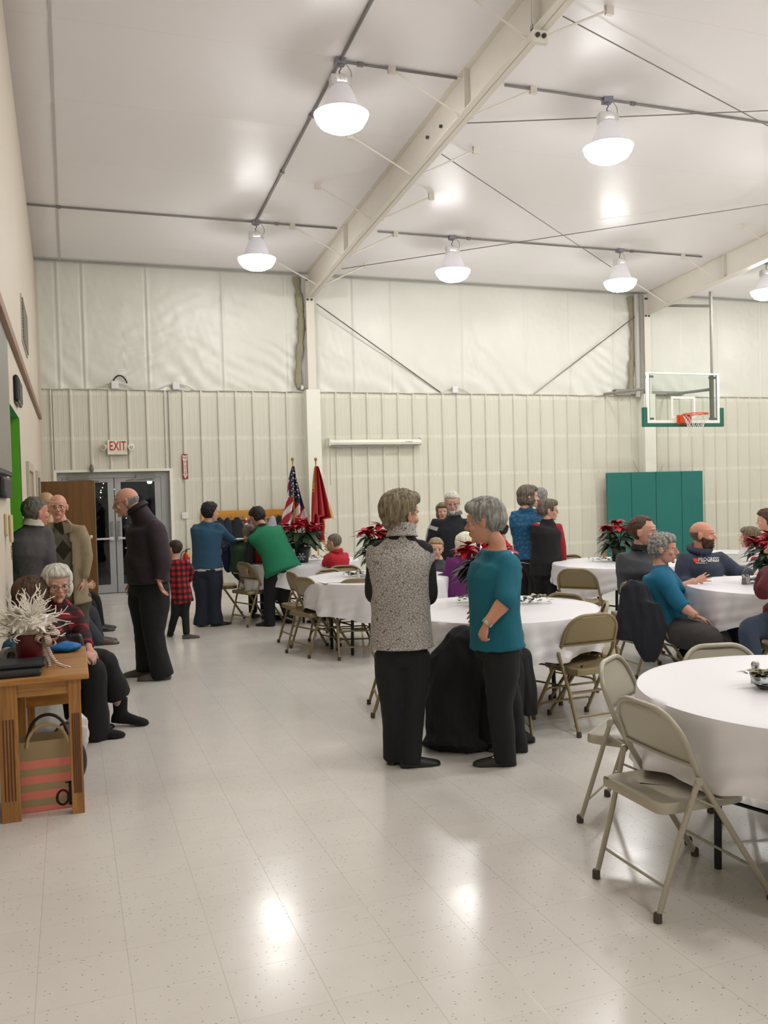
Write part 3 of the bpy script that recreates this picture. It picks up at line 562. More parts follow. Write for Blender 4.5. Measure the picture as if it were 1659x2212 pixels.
    mb = MB(); mb.tube([V(xt, Y+.06, z1-.05), V(xt, Y+.06, zt_)], .027, 8); mb.tube([V(xt, Y+.06, zt_-.3), V(xt, Y+.06, zt_)], .034, 8); mb.build('hanger_pole', mst, e)
    zz = dY(1400, 652, 15.1)[2]; mb = MB(); mb.tube([V(xt, Y+.06, zt_-.28), V(11.44, 15.3, zz-.02)], .032, 4); mb.build('top_arm', mst, e, smooth=False)
    mb = MB(); mb.tube([V(11.12, 15.36, 5.5), V(11.12, 15.36, 3.4)], .05, 8); mb.build('standpipe', mat('pale_grey_pipe', (186, 184, 176), .5), e)
    mb = MB(); mb.tube(bez((11.0, 15.4, 2.1), (11.15, 15.25, 1.55), (11.45, 15.22, 1.5), (11.75, 15.42, 2.0), 14), .007, 5); mb.build('hanging_cord', mat('tan_cord', (1, 1, 1)), e)
hoop()
# --- green wall mat
def pad():
    Y = YB-.05; a = dY(1297, 1022, Y); b = dY(1502.5, 1019, Y); e = root('wall_mat', (a[0], Y, .1), 0, 'tall teal green gym mat of four panels on the back wall', 'gym mat')
    t = NT('teal_vinyl_mat'); t.base(t.mix(t.noise(2, 2), srgb(22, 112, 104), srgb(18, 104, 98)), .5); t.bump(t.noise(300, 2), .05, .001); ws = [.245, .255, .27, .23]; x = a[0]; W_ = b[0]-a[0]
    for w_ in ws: mb = MB(); mb.bb((x+.003, 15.22, .1), (x+w_*W_-.003, 15.27, a[2])); mb.build('panel', t.m, e, smooth=False, bevel=.012); x += w_*W_
    mb = MB(); mb.bb((a[0]+.01, 15.27, .1), (b[0]-.01, 15.285, a[2]-.01)); mb.bb((a[0]+.05, 15.285, .1), (a[0]+.15, YB-.03, .2)); mb.build('backing_board', mat('ply_edge', (180, 150, 110), .7), e, smooth=False)
pad()
# --- coat rack and coats
def rack():
    Y = YB-.045; a = dY(434, 1104, Y); b = dY(658, 1119, Y); zt = dY(440, 1105, Y)[2]; zb = zt-.17; e = root('coat_rack', (a[0], Y, zb), 0, 'long golden wooden coat rack board on the back wall', 'coat rack')
    mb = MB(); mb.bb((a[0], Y-.02, zb), (b[0], Y+.015, zt)); mb.build('board', M_OAK, e, smooth=False, bevel=.004)
    for x in np.linspace(a[0]+.1, b[0]-.1, 9): mb = MB(); mb.tube([V(x, Y-.02, zb+.05), V(x, Y-.08, zb+.05), V(x, Y-.09, zb+.09)], .007, 5); mb.build('hook', M_DALU, e)
    return Y-.09, zb+.06
HY, HZ = rack()
def coat(px, w_, l_, c, lab, seed, m=None, hood=.0, dz=0):
    p = dY(px, 1130, HY); x = p[0]; mb = MB(); n = 16; rows = []
    for i, t in enumerate(np.linspace(0, 1, n)):
        wd = w_*(.18+.82*min(1, t*2.6)**.6)*(1+.08*math.sin(seed+t*5)); dp = .035+.07*min(1, t*2); zc = HZ+dz-.0-l_*t
        rows.append([V(x+wd/2*math.cos(a), HY+.01+dp*math.sin(a)*(1+.25*math.sin(6*a+seed*2)*t), zc) for a in np.linspace(0, 2*math.pi, 28, endpoint=False)])
    mb.rings(rows); P, N, fs = remesh(mb, .02, 3); P = P+N*(wav(P*V(1, 1, .3), (5, 9), seed)*.008)[:, None]; P[:, 1] = np.minimum(P[:, 1], YB-.04)
    e = raw(P, fs).build('hanging_coat', m or mat('coat_'+str(c), c, .85, bump=.3), ang=180); return tag(e, lab, 'coat', 'coats on the rack')
coat(473, .28, .55, (30, 32, 38), 'black coat hanging at the left end of the rack, behind the woman in blue', 1)
coat(492, .24, .78, (26, 34, 50), 'navy coat hanging second from the left on the rack', 2)
coat(513, .34, .80, (26, 28, 36), 'wide black coat hanging left of the striped scarf', 3)
coat(532, .10, .62, (200, 60, 60), 'red and white striped scarf hanging between the coats', 4, None)
coat(545, .16, .6, (120, 120, 116), 'small grey coat hanging behind the green seated boy', 5)
coat(589, .20, .55, (182, 184, 190), 'light grey coat hanging right of the woman in the green vest', 6)
coat(617, .34, .62, (52, 36, 46), 'dark maroon coat hanging beside the striped flag', 7)
coat(604, .22, .70, (28, 30, 34), 'black coat hanging just left of the maroon one', 8)
t = NT('striped_scarf'); x, y, z = t.xyz(); t.base(t.mix(t.math('GREATER_THAN', t.math('FRACT', t.math('MULTIPLY', z, 9)), .5), srgb(190, 40, 44), srgb(228, 224, 220)), .9)
bpy.data.objects['hanging_coat.003'].data.materials[0] = t.m
# --- flags
def flag(px, kind, lab):
    Yf = 14.75; top = dY(px, 997, Yf); x = top[0]+(.0 if kind else 0); zt = top[2]; e = root('flag', (x, Yf, 0), 0, lab, 'flag', 'flags on poles')
    mb = MB(); mb.tube([V(x, Yf, .03), V(x, Yf, zt)], .013, 8); mb.build('pole', M_OAK, e)
    mb = MB(); mb.lathe([(.17, 0), (.17, .02), (.06, .05), (.03, .09)], (x, Yf, 0), 20); mb.build('base', mat('brass_base', (150, 120, 60), .4, .6), e)
    mb = MB(); mb.lathe([(.008, -.03), (.016, -.015), (.01, 0), (.022, .02), (.028, .045), (.018, .065), (.004, .07)], (x, Yf, zt), 12); mb.build('finial', mat('aged_gold', (150, 130, 84), .4, .5), e)
    nu, nv = 40, 60; L = 1.3 if kind else 1.05; rows = []; UV = []
    zt2 = zt-.08
    for i in range(nv):
        v_ = i/(nv-1); row = []
        if kind == 0: xl = x-.005-.20*v_**.75-(.03*math.sin(v_*9)*v_); xr_ = x+.01+.24*v_**.85
        else: xl = x-.01-.135*v_**.7; xr_ = x+.025+.23*min(v_/.62, 1)**.8 if v_ < .62 else x+.03+.07*(1+math.sin(v_*20)*.1)
        for j in range(nu):
            u = j/(nu-1); xx = xl+(xr_-xl)*u; fy = (.05+.05*v_)*math.sin(u*15+v_*1.5+kind*2)+.02*math.sin(u*31+1+v_*4)
            zz = zt2-L*v_-(.10*u*(1-v_)*v_*2 if kind == 0 else (.12*u*math.sin(v_*3))); row.append(V(xx, Yf+fy-.02, zz)); UV.append((u, v_))
        rows.append(row)
    mb = MB(); mb.strip(rows)
    if kind == 0:
        m = [mat('flag_red', (178, 36, 50), .75), mat('flag_white', (226, 222, 222), .75), mat('flag_navy', (36, 42, 78), .75)]
        mb.mi = []
        for i in range(nv-1):
            for j in range(nu-1):
                u = j/(nu-1); v_ = i/(nv-1); s_ = (v_*9.5-u*3.2) if v_ > .2 else 0
                can = (v_ < .52+.2*(u-.4) and u > .15-v_*.1) or v_ < .22
                mb.mi.append(2 if can else (0 if int(math.floor(v_*7+u*4.5)) % 2 == 0 else 1))
        fl = mb.build('cloth', m, e, ang=180, solid=.003)
        st = MB(); rr = random.Random(4)
        for k in range(44):
            i = int(nv*(.06+.46*(k//4)/11)); j = int(nu*(.24+.17*(k % 4)+(.08 if (k//4) % 2 else 0))); j = min(j, nu-2); p = rows[i][j]
            pts = [(.017*(1 if q % 2 == 0 else .42)*math.sin(q*math.pi/5), .017*(1 if q % 2 == 0 else .42)*math.cos(q*math.pi/5)) for q in range(10)]
            if (i/(nv-1)) < .5: st.prism(pts, p+V(0, -.014, 0), (1, 0, 0), (0, 0, 1), (0, .003, 0))
        st.build('star_field', mat('flag_white', (1, 1, 1)), e, smooth=False)
    else:
        m = [mat('flag_scarlet', (172, 34, 46), .7), mat('flag_gold', (214, 160, 44), .7)]; mb.mi = []
        for i in range(nv-1):
            for j in range(nu-1):
                u = j/(nu-1); v_ = i/(nv-1); mb.mi.append(1 if (v_ > .955 or (u < .05 and v_ < .3) or (u < .07 and .2 < v_ < .33 and i % 3) or (u > .93 and .42 < v_ < .64)) else 0)
        mb.build('cloth', m, e, ang=180, solid=.003)
        mb = MB()      # fringe
        for j in range(0, nu, 1): p = rows[-1][j]; mb.tube([p, p+V(.004*math.sin(j), 0, -.045)], .004, 4)
        for i in range(int(nv*.42), int(nv*.64)): p = rows[i][-1]; mb.tube([p, p+V(.03, 0, -.03)], .004, 4)
        mb.build('fringe', m[1], e)
flag(632, 0, 'American flag with stars and stripes furled on its pole'); flag(682, 1, 'red flag with gold fringe furled on its pole right of the striped flag')
# --- side wall fixtures
def onwall(lo, hi, name, m, lab, cat, bevel=.01, parts=()):
    mb = MB(); mb.bb(lo, hi); return tag(mb.build(name, m, smooth=False, bevel=bevel), lab, cat)
e = root('television', (XL, 6.0, 1.8), 0, 'large wall television cut by the left edge of the photo', 'television')
zt_, zb_ = 2.80, 1.81
mb = MB(); mb.bb((XL+.012, 5.0, zb_), (XL+.035, 6.80, zt_)); mb.build('casing', M_DARK, e, smooth=False, bevel=.008)
mb = MB(); mb.bb((XL+.0352, 5.03, zb_+.03), (XL+.037, 6.77, zt_-.03)); mb.build('screen', mat('grey_screen', (120, 118, 112), .3), e, smooth=False)
mb = MB(); mb.bb((XL+.0, 5.6, 2.1), (XL+.012, 6.2, 2.5)); mb.build('wall_mount', M_BLACK, e, smooth=False)
e = root('sound_bar', (XL, 6.3, 1.6), 0, 'black rounded speaker box under the television', 'speaker'); mb = MB(); mb.bb((XL+.0, 5.9, 1.66), (XL+.04, 6.64, 1.80)); mb.build('casing', M_BLACK, e, smooth=False, bevel=.03)
mb = MB(); mb.bb((XL+.04, 5.95, 1.665), (XL+.043, 6.6, 1.70)); mb.build('grille', M_DARK, e, smooth=False)
e = root('wall_phone', (XL, 6.55, 1.4), 0, 'cream intercom handset on the side wall above the vase', 'telephone')
mb = MB(); mb.bb((XL, 6.32, 1.41), (XL+.025, 6.52, 1.56)); mb.build('base', mat('cream_plastic', (222, 206, 164), .4), e, smooth=False, bevel=.01)
mb = MB(); mb.bb((XL+.025, 6.36, 1.36), (XL+.05, 6.42, 1.55)); mb.build('handset', mat('cream_plastic', (1, 1, 1)), e, smooth=False, bevel=.012)
mb = MB(); mb.tube([V(XL+.035, 6.38+.01*math.sin(k*2.2), 1.34-.008*k) for k in range(12)], .004, 5); mb.build('cord', mat('tan_cord', (1, 1, 1)), e)
e = root('wall_speaker', (XL, 8.4, 2.5), 0, 'small glossy black wall speaker above the green opening', 'speaker')
mb = MB(); mb.bb((XL, 8.02, 2.47), (XL+.045, 8.62, 2.70)); mb.build('casing', mat('gloss_black', (18, 18, 22), .2), e, smooth=False, bevel=.02)
mb = MB(); mb.bb((XL+.045, 8.06, 2.50), (XL+.049, 8.58, 2.67)); mb.build('grille', M_DARK, e, smooth=False)
e = root('air_vent', (XL, 10.6, 3.3), 0, 'grey louvred air vent high on the side wall', 'vent')
mb = MB(); mb.bb((XL, 9.98, 3.30), (XL+.012, 11.2, 3.80)); mb.build('frame', mat('vent_frame', (186, 176, 160), .5), e, smooth=False)
mb = MB()
for z_ in np.linspace(3.34, 3.76, 14): mb.box((XL+.018, 10.59, z_), (.014, 1.14, .018))
tag(mb.build('louvres', mat('vent_louvre', (150, 144, 132), .5), e, smooth=False))
# --- trash can
p = g(1578, 1194, .85); e = root('trash_can', (p[0], p[1], 0), 0, 'round white lined bin behind the man in the hooded sweatshirt', 'bin')
c = V(p[0], p[1], 0); mb = MB(); mb.lathe([(.20, 0), (.205, .01), (.25, .80), (.262, .83), (.268, .85), (.25, .85), (.235, .80), (.19, .12), (.02, .11)], c, 28); mb.build('can', mat('white_bin', (232, 230, 222), .45), e)
mb = MB(); mb.lathe([(.275, .74), (.272, .80), (.278, .862), (.25, .865), (.22, .82), (.17, .78), (.02, .77)], c, 40, scal=lambda k: 1+.012*math.sin(k*2.1)); mb.build('liner', mat('white_liner', (240, 240, 236), .3), e)
mb = MB(); mb.ell(c+V(-.06, .02, .80), (.06, .05, .035)); mb.ell(c+V(.0, .03, .80), (.06, .04, .03)); mb.build('crumpled_paper', mat('brown_paper', (150, 110, 70), .8), e)

p = dY(403, 1208, YB-.11); c = V(p[0], p[1], p[2]-.22); e = root('fire_extinguisher', c, 0, 'small red fire extinguisher with a yellow tag on the wall behind the plaid boy', 'fire extinguisher')
mb = MB(); mb.lathe([(.02, 0), (.058, .006), (.06, .03), (.06, .26), (.05, .31), (.022, .335), (.02, .35)], c, 18); mb.build('cylinder', mat('extinguisher_red', (186, 24, 26), .3), e)
mb = MB(); mb.box(c+V(0, 0, .37), (.03, .03, .04)); mb.tube([c+V(-.02, 0, .38), c+V(.07, 0, .40)], .008, 6); mb.tube(bez(c+V(-.02, 0, .36), c+V(-.12, 0, .36), c+V(-.1, -.01, .2), c+V(-.075, 0, .1), 10), .008, 6); mb.build('valve', M_BLACK, e)
mb = MB(); mb.box(c+V(.03, -.045, .30), (.055, .004, .09)); mb.build('tag', mat('yellow_tag', (226, 206, 60), .6), e, smooth=False)
mb = MB(); mb.box(c+V(0, -.061, .16), (.06, .003, .11)); mb.build('label_sheet', mat('pale_label', (220, 214, 200), .6), e, smooth=False)
mb = MB(); mb.box(c+V(0, .07, .2), (.04, .04, .2)); mb.build('bracket', M_DALU, e, smooth=False)
# ================================================= FURNITURE
M_GREYC = mat('beige_grey_chair_paint', (172, 166, 148), .3, .1, .6, var=.06); M_TANC = mat('tan_chair_paint', (142, 126, 90), .32, .15, .6, var=.06); M_RUB = mat('brown_rubber_foot', (74, 66, 58), .7)
def rounded(w_, h0, h1, r, n=6, top=True):
    """half outline of the backrest sheet: wide at the bottom, rounded at the top corners"""
    pts = [(-w_, h0), (w_, h0)]
    for k in range(n+1): a = k/n*math.pi/2; pts.append((w_-r+r*math.cos(a)-.0, h1-r+r*math.sin(a)))
    for k in range(n+1): a = math.pi/2+k/n*math.pi/2; pts.append((-w_+r+r*math.cos(a), h1-r+r*math.sin(a)))
    return pts
def make_chair(m, kind, name='folding_chair'):
    e = root0(name); hw = .213; r = .0125
    # front tube: feet in front, rises backwards to the top of the backrest
    P = lambda x, t: V(x, .53-.50*t, .0+.775*t)      # t 0 foot .. 1 top
    k1 = P(0, 1); bend = .80
    top = []
    pts = [P(hw+.012, .02), P(hw+.004, .5), P(hw, .74)]
    ctr = [P(hw, .74), P(hw, .86), P(hw-.012, .95), P(hw-.075, 1.0), P(0, 1.005)]
    L = arc_path([P(hw+.012, .02), P(hw+.002, .72), P(hw-.005, .90), P(hw-.085, 1.0), P(0, 1.0)], .07, 6)
    full = L+[V(-p[0], p[1], p[2]) for p in L[::-1][1:]]
    # the backrest leans less than the legs: bend the upper part upright
    full = [V(p[0], p[1]+(max(0, p[2]-.52)*.25), p[2]) for p in full]
    mb = MB(); mb.tube(full, r, 10); mb.build('tube_frame', m, e)
    q = lambda x, z: V(x, .53-.50*(z/.775)+max(0, z-.52)*.25, z)
    # backrest sheet
    zb, zt = .575, .768; rows = []
    for i in range(9):
        z = zb+(zt-zb)*i/8
        hwz = hw-.004 if z < .69 else hw-.004-.085*((z-.69)/(zt-.69))**1.6
        rows.append([q(u*hwz, z)+V(0, -.012*(1-u*u)-.004, 0) for u in np.linspace(-1, 1, 13)])
    mb = MB(); mb.strip(rows); mb.build('backrest', m, e, solid=.004, ang=60)
    mb = MB(); mb.tube([r_+V(0, -.004, -.002) for r_ in rows[0]], .007, 6); mb.build('backrest_lip', m, e)
    # seat pan
    mb = MB(); z = .435; out = []
    sh = [(-.185, .03), (.185, .03), (.195, .10), (.200, .40), (.165, .445), (-.165, .445), (-.200, .40), (-.195, .10)]
    o = arc_path([V(a, b, 0) for a, b in sh+[sh[0], sh[1]]], .05, 4); pts = []
    for p in o[:-1]:
        if not pts or np.linalg.norm(p-pts[-1]) > .004: pts.append(p)
    pts = pts[:-1] if np.linalg.norm(pts[0]-pts[-1]) < .01 else pts
    c0 = V(0, .24, 0); R_ = lambda s, zz: [c0+(p-c0)*s+V(0, 0, zz) for p in pts]
    mb.rings([R_(.985, z-.042), R_(1.0, z-.04), R_(1.0, z-.008), R_(.98, z), R_(.90, z-.002), R_(.82, z-.010), R_(.5, z-.014), R_(.05, z-.014)]); mb.build('seat', m, e, ang=50)
    # rear legs, pivoting on the tube
    for s in (-1, 1):
        mb = MB(); mb.tube([V(s*.205, .004, .018), V(s*.212, .09, .28), V(s*.236, .172, .525)], [.0115, .0115, .0115], 9); mb.lathe([(.016, -.008), (.016, .008)], (s*.238, .172, .52), 10, (1, 0, 0)); lg = mb.build('leg', m, e)
        mb = MB(); mb.lathe([(.014, 0), (.017, .002), (.0165, .03), (.0135, .036)], (s*.205, .0, 0), 10); mb.build('rubber_foot', M_RUB, lg)
        p = P(s*(hw+.012), .02); mb = MB(); mb.lathe([(.015, 0), (.018, .002), (.017, .03), (.014, .036)], (p[0], p[1], 0), 10); mb.build('rubber_foot', M_RUB, e)
        mb = MB(); mb.tube([q(s*(hw+.012), .44)+V(0, .004, 0), V(s*.213, .30, .425)], .008, 6); mb.tube([V(s*.226, .15, .46), V(s*.222, .27, .40)], .005, 5); mb.lathe([(.009, -.006), (.009, .006)], (s*.232, .13, .42), 8, (1, 0, 0)); mb.build('pivot_link', m, e)
    def legx(z): return .205+.03*(z/.525)
    def legy(z): return .004+.17*z/.52
    if kind == 0:
        mb = MB(); z = .12; mb.tube([V(-legx(z), legy(z), z), V(legx(z), legy(z), z)], .006, 7); mb.build('crossbar', m, e)
        mb = MB(); z = .14; mb.tube([V(-hw-.008, .53-.5*z/.775, z), V(hw+.008, .53-.5*z/.775, z)], .006, 7); mb.build('crossbar', m, e)
    else:
        for z in (.12, .27):
            mb = MB(); a = V(-legx(z), legy(z-.06), z-.06); b = V(-legx(z)+.06, legy(z), z); mb.tube(arc_path([a, V(-legx(z)+.015, legy(z), z), V(legx(z)-.015, legy(z), z), V(legx(z), legy(z-.06), z-.06)], .06, 6), .009, 7); mb.build('crossbar', m, e)
        for z in (.13, .25):
            y = .53-.5*z/.775; mb = MB(); mb.tube(arc_path([V(-hw-.008, y+.035, z-.055), V(-hw+.01, y, z), V(hw-.01, y, z), V(hw+.008, y+.035, z-.055)], .05, 6), .008, 7); mb.build('crossbar', m, e)
    KIDS[e.name] = list(e.children)
    for c in e.children: KIDS[c.name] = list(c.children)
    return e
CH = {0: make_chair(M_GREYC, 0), 1: make_chair(M_TANC, 1)}; used = {0: False, 1: False}
def chair(kind, x, y, h, label, group='folding chairs at the tables'):
    o = CH[kind] if not used[kind] else copy_tree(CH[kind]); used[kind] = True
    hx, hy = nrm(V(h[0], h[1])); place(o, (x, y, 0), math.atan2(-hx, hy)); tag(o, label, 'chair', group); return o
def toward(x, y, t): return (t[0]-x, t[1]-y)
T = dict(T1=(3.04, 2.95), T2=(2.99, 5.92), T3=(3.0, 8.66), T4=(2.82, 11.19), T5=(5.91, 8.55), T6=(5.74, 5.99), T9=(5.9, 11.4))
GC = 'grey folding chairs at the near table'
chair(0, 2.03, 2.947, (1, 0), 'nearest beige grey folding chair, seen whole from behind in the lower right', GC)
chair(0, 2.463, 3.83, (.61, -.79), 'beige grey folding chair just behind and left of the nearest one', GC)
chair(0, 3.245, 3.90, toward(3.245, 3.9, T['T1']), 'beige grey folding chair across the near table, only its backrest showing', GC)
BC = 'tan folding chairs'
chair(1, 3.285, 4.96, (-.05, 1), 'empty tan folding chair at the near right side of the middle table', BC)
chair(1, 3.76, 5.45, (-.85, .52), 'tan folding chair edge-on at the right end of the middle table', BC)
chair(1, 3.80, 6.15, toward(3.85, 6.3, T['T2']), 'tan folding chair behind the middle table, only the top of its back showing', BC)
chair(1, 2.07, 6.2, (.95, -.25), 'tan folding chair left of the middle table, behind the woman in the grey vest', BC)
chair(1, 2.55, 5.0, (.1, 1), 'tan folding chair buried under black coats in front of the middle table', BC)
chair(1, 4.78, 7.75, (.8, .6), 'tan folding chair beside the woman in the black vest with red sleeves', BC)
chair(1, 5.75, 9.5, toward(5.8, 9.5, T['T5']), 'tan folding chair at the far side of the table before the green mat', BC)
chair(1, 2.11, 8.59, (.94, .33), 'tan folding chair at the left side of the table with papers, seen whole', BC)
chair(1, 2.13, 9.24, (.97, .1), 'tan folding chair half hidden behind the one at the left of the papers table', BC)
chair(1, 2.61, 8.09, (.3, .95), 'tan folding chair in front of the papers table, partly behind the grey vest', BC)
chair(1, 2.62, 9.45, toward(2.62, 9.45, T['T3']), 'tan folding chair back showing beyond the papers table, left of two', BC)
chair(1, 2.97, 9.78, toward(3.2, 9.9, T['T3']), 'tan folding chair back just behind the boy in red', BC)
chair(1, 1.93, 10.86, (.93, .35), 'tan folding chair in which the boy in green sits', BC)
chair(1, 1.62, 11.75, (.97, -.1), 'tan folding chair between the woman in blue and the green boy\'s chair', BC)
chair(1, 4.44, 6.42, (1, -.05), 'folding chair under the seated woman in teal', BC)
chair(1, 4.72, 6.98, (.93, -.4), 'folding chair under the man with glasses in the grey jacket', BC)
chair(1, 5.92, 7.35, (-.1, -1), 'folding chair of the man in the hooded sweatshirt', BC)
chair(1, 5.22, 5.03, (-.94, .34), 'folding chair at the right edge of the photo under the person in maroon', BC)
chair(1, 4.22, 8.25, (-.93, .3), 'folding chair under the white-haired woman in purple', BC)
chair(1, 5.3, 12.35, toward(5.4, 12.3, T['T9']), 'folding chair at the far table near the girl with a bun', BC)
M_TT = mat('dark_table_edge', (58, 56, 54), .6); M_TLEG = mat('dark_table_leg', (34, 32, 34), .5, .3)
M_CLOTH = NT('white_plastic_tablecloth'); M_CLOTH.base(srgb(232, 230, 234), .42, 0, .45); M_CLOTH.bump(M_CLOTH.noise(9, 3), .12, .01); M_CLOTH = M_CLOTH.m
def table(key, lab, rot, legrot=0, seed=1, base=.24, corner=.10, names=None):
    x, y = T[key]; e = root('round_table', (x, y, 0), legrot, 'round folding table under '+lab, 'table', 'round tables'); Rr = .755
    mb = MB(); mb.lathe([(Rr-.01, .70), (Rr, .71), (Rr, .73), (Rr-.01, .735)], (x, y, 0), 48); mb.build('tabletop', M_TT, e)
    for sx in (-1, 1):
        for sy in (-1, 1):
            c, s = math.cos(legrot), math.sin(legrot); f = lambda a, b, z: V(x+a*c-b*s, y+a*s+b*c, z)
            mb = MB(); mb.tube([f(sx*.42, sy*.22, .70), f(sx*.44, sy*.22, 0)], .016, 8); mb.build('leg', M_TLEG, e)
        mb = MB(); mb.tube([f(sx*.43, -.22, .30), f(sx*.43, .22, .30)], .009, 6); mb.build('brace', M_TLEG, e)
    rr = np.random.default_rng(seed); nth = 220; th = np.linspace(0, 2*math.pi, nth, endpoint=False)
    ph = rr.uniform(0, 6.28, 6); fr = [4, 7, 11, 17, 23, 31]; am = [.8, .8, 1.0, .8, .5, .3]
    fold = sum(a*np.sin(f_*th+p) for a, f_, p in zip(am, fr, ph))/2.2
    drop = base+corner*np.maximum(0, np.cos(2*(th-rot))**2)**2+.02*np.sin(9*th+ph[0]); rows = []
    for q in np.linspace(.02, .98, 14): rows.append([V(x+Rr*q*math.cos(a), y+Rr*q*math.sin(a), .7415+.0012*math.sin(8*q*math.cos(a+seed))+.0012*math.sin(9*q*math.sin(a))) for a in th])
    rows.append([V(x+(Rr+.006)*math.cos(a), y+(Rr+.006)*math.sin(a), .738) for a in th])
    for i in range(1, 15):
        t_ = i/14; row = []
        for k, a in enumerate(th):
            rad = Rr+.012+(.012+.035*fold[k])*t_**.8+.006*math.sin(40*a+i*.5)*t_ + .006*math.sin(13*a+7*t_*drop[k]*10+seed)*t_; rad = max(rad, Rr+.004-.05*t_)
            row.append(V(x+rad*math.cos(a), y+rad*math.sin(a), .735-drop[k]*t_))
        rows.append(row)
    mb = MB(); mb.rings(rows, caps=False); o0 = len(mb.v); 
    mb.add([p for p in rows[0]], [tuple(range(nth))]); tag(mb.build('tablecloth', M_CLOTH, ang=50), 'white plastic cloth on '+lab, 'tablecloth', 'white tablecloths')
table('T1', 'the nearest table, cut by the right edge of the photo', -2.16, .3, 1, .275, .13)
table('T2', 'the middle table behind the two standing women', -.5, .5, 2, .26, .10)
table('T3', 'the table with papers left of the grey vest', -2.2, .2, 3, .28, .08)
table('T4', 'the far left table near the flags', .1, .9, 4, .27, .08)
table('T5', 'the table before the green gym mat', -1.25, .4, 5, .23, .12)
table('T6', 'the table where the man in the hooded sweatshirt sits', -1.75, .1, 6, .28, .10)
table('T9', 'the farthest table near the girl with a bun', .4, .5, 7, .25, .08)
# --- plants
M_RED = NT('red_bract'); M_RED.base(M_RED.mix(M_RED.noise(14, 3), srgb(206, 24, 46), srgb(150, 10, 30)), .55); M_RED = M_RED.m
M_LEAF = NT('dark_green_leaf'); M_LEAF.base(M_LEAF.mix(M_LEAF.noise(12, 3), srgb(44, 74, 44), srgb(24, 46, 28)), .45); M_LEAF = M_LEAF.m
def leaf(mb, o, d, up, L, W_, droop=.3, kink=True):
    o = V(*o); d = nrm(d); s = nrm(np.cross(d, up)); u = np.cross(s, d); rows = []
    prof = [0, .55, .85, 1.0, .72, .62, .34, 0.02] if kink else [0, .5, .85, 1, .9, .65, .35, .02]
    for i, p in enumerate(prof):
        t_ = i/(len(prof)-1); c = o+d*L*t_-u*droop*L*t_*t_; rows.append([c-s*W_*p+u*W_*.18*p, c, c+s*W_*p+u*W_*.18*p])
    mb.strip(rows)
def poinsettia(x, y, z0, sc, lab, seed, pot=(34, 36, 40), nr=110, nl=90, snow=False):
    e = root('potted_poinsettia', (x, y, z0), 0, lab, 'potted plant', 'poinsettias'); rr = random.Random(seed); o = V(x, y, z0)
    mb = MB(); h = .17*sc; mb.lathe([(.062*sc, 0), (.065*sc, .004), (.09*sc, h*.9), (.098*sc, h*.92), (.098*sc, h), (.088*sc, h), (.08*sc, h*.85), (.01, h*.8)], o, 22, scal=lambda k: 1+.03*math.sin(k*2.3)); pt = mb.build('pot', mat('pot_%d' % pot[0], pot, .35), e)
    mb = MB(); 
    for k in range(7): a = k*.9; mb.tube([o+V(0, 0, h*.8), o+V(.05*sc*math.cos(a), .05*sc*math.sin(a), h+.1*sc), o+V(.15*sc*math.cos(a), .15*sc*math.sin(a), h+.22*sc)], .006*sc, 5)
    mb.build('stems', M_LEAF, e)
    mb = MB()
    for k in range(nl):
        a = rr.uniform(0, 6.28); zz = rr.uniform(.0, .2)*sc; r0 = rr.uniform(.05, .14)*sc; leaf(mb, o+V(r0*math.cos(a), r0*math.sin(a), h+zz), V(math.cos(a), math.sin(a), rr.uniform(-.5, .25)), V(0, 0, 1), rr.uniform(.12, .2)*sc, rr.uniform(.03, .05)*sc, rr.uniform(.1, .5))
    mb.build('leaves', M_LEAF, e, ang=180)
    mb = MB()
    for q in range(7):
        a0 = q*6.28/6; rad = 0 if q == 6 else .15*sc; c = o+V(rad*math.cos(a0), rad*math.sin(a0), h+(.30 if q == 6 else rr.uniform(.2, .27))*sc)
        for k in range(max(4, nr//7)): a = rr.uniform(0, 6.28); leaf(mb, c, V(math.cos(a), math.sin(a), rr.uniform(-.55, .6)), V(0, 0, 1), rr.uniform(.08, .135)*sc, rr.uniform(.028, .044)*sc, rr.uniform(.1, .4))
    mb.build('bracts', M_RED, e, ang=180)
    if snow:
        c = o+V(*(-FH*.105*sc))+V(0, 0, .07*sc); mb = MB()
        for k in range(6):
            a = k*math.pi/3; d = RH*math.cos(a)+V(0, 0, 1)*math.sin(a); mb.tube([c, c+d*.05], .004, 4)
            for s_ in (.5, .8):
                for sg in (-1, 1): a2 = a+sg*.8; mb.tube([c+d*.05*s_, c+d*.05*s_+(RH*math.cos(a2)+V(0, 0, 1)*math.sin(a2))*.016], .003, 4)
        mb.build('snowflake_ornament', mat('glitter_silver', (215, 216, 222), .3, .3), e)
    return e
poinsettia(2.775, 10.9, .743, 1.15, 'red poinsettia with a silver snowflake on the table near the flags', 1, snow=True)
poinsettia(3.08, 8.72, .743, 1.14, 'red poinsettia left of the head of the woman in the grey vest', 2)
poinsettia(3.0, 6.1, .743, 1.03, 'red poinsettia on the middle table, behind the standing woman in teal', 3)
poinsettia(5.97, 8.68, .743, .98, 'red poinsettia in front of the green gym mat', 4)
poinsettia(5.70, 6.05, .743, .92, 'red poinsettia at the right edge of the photo', 5)
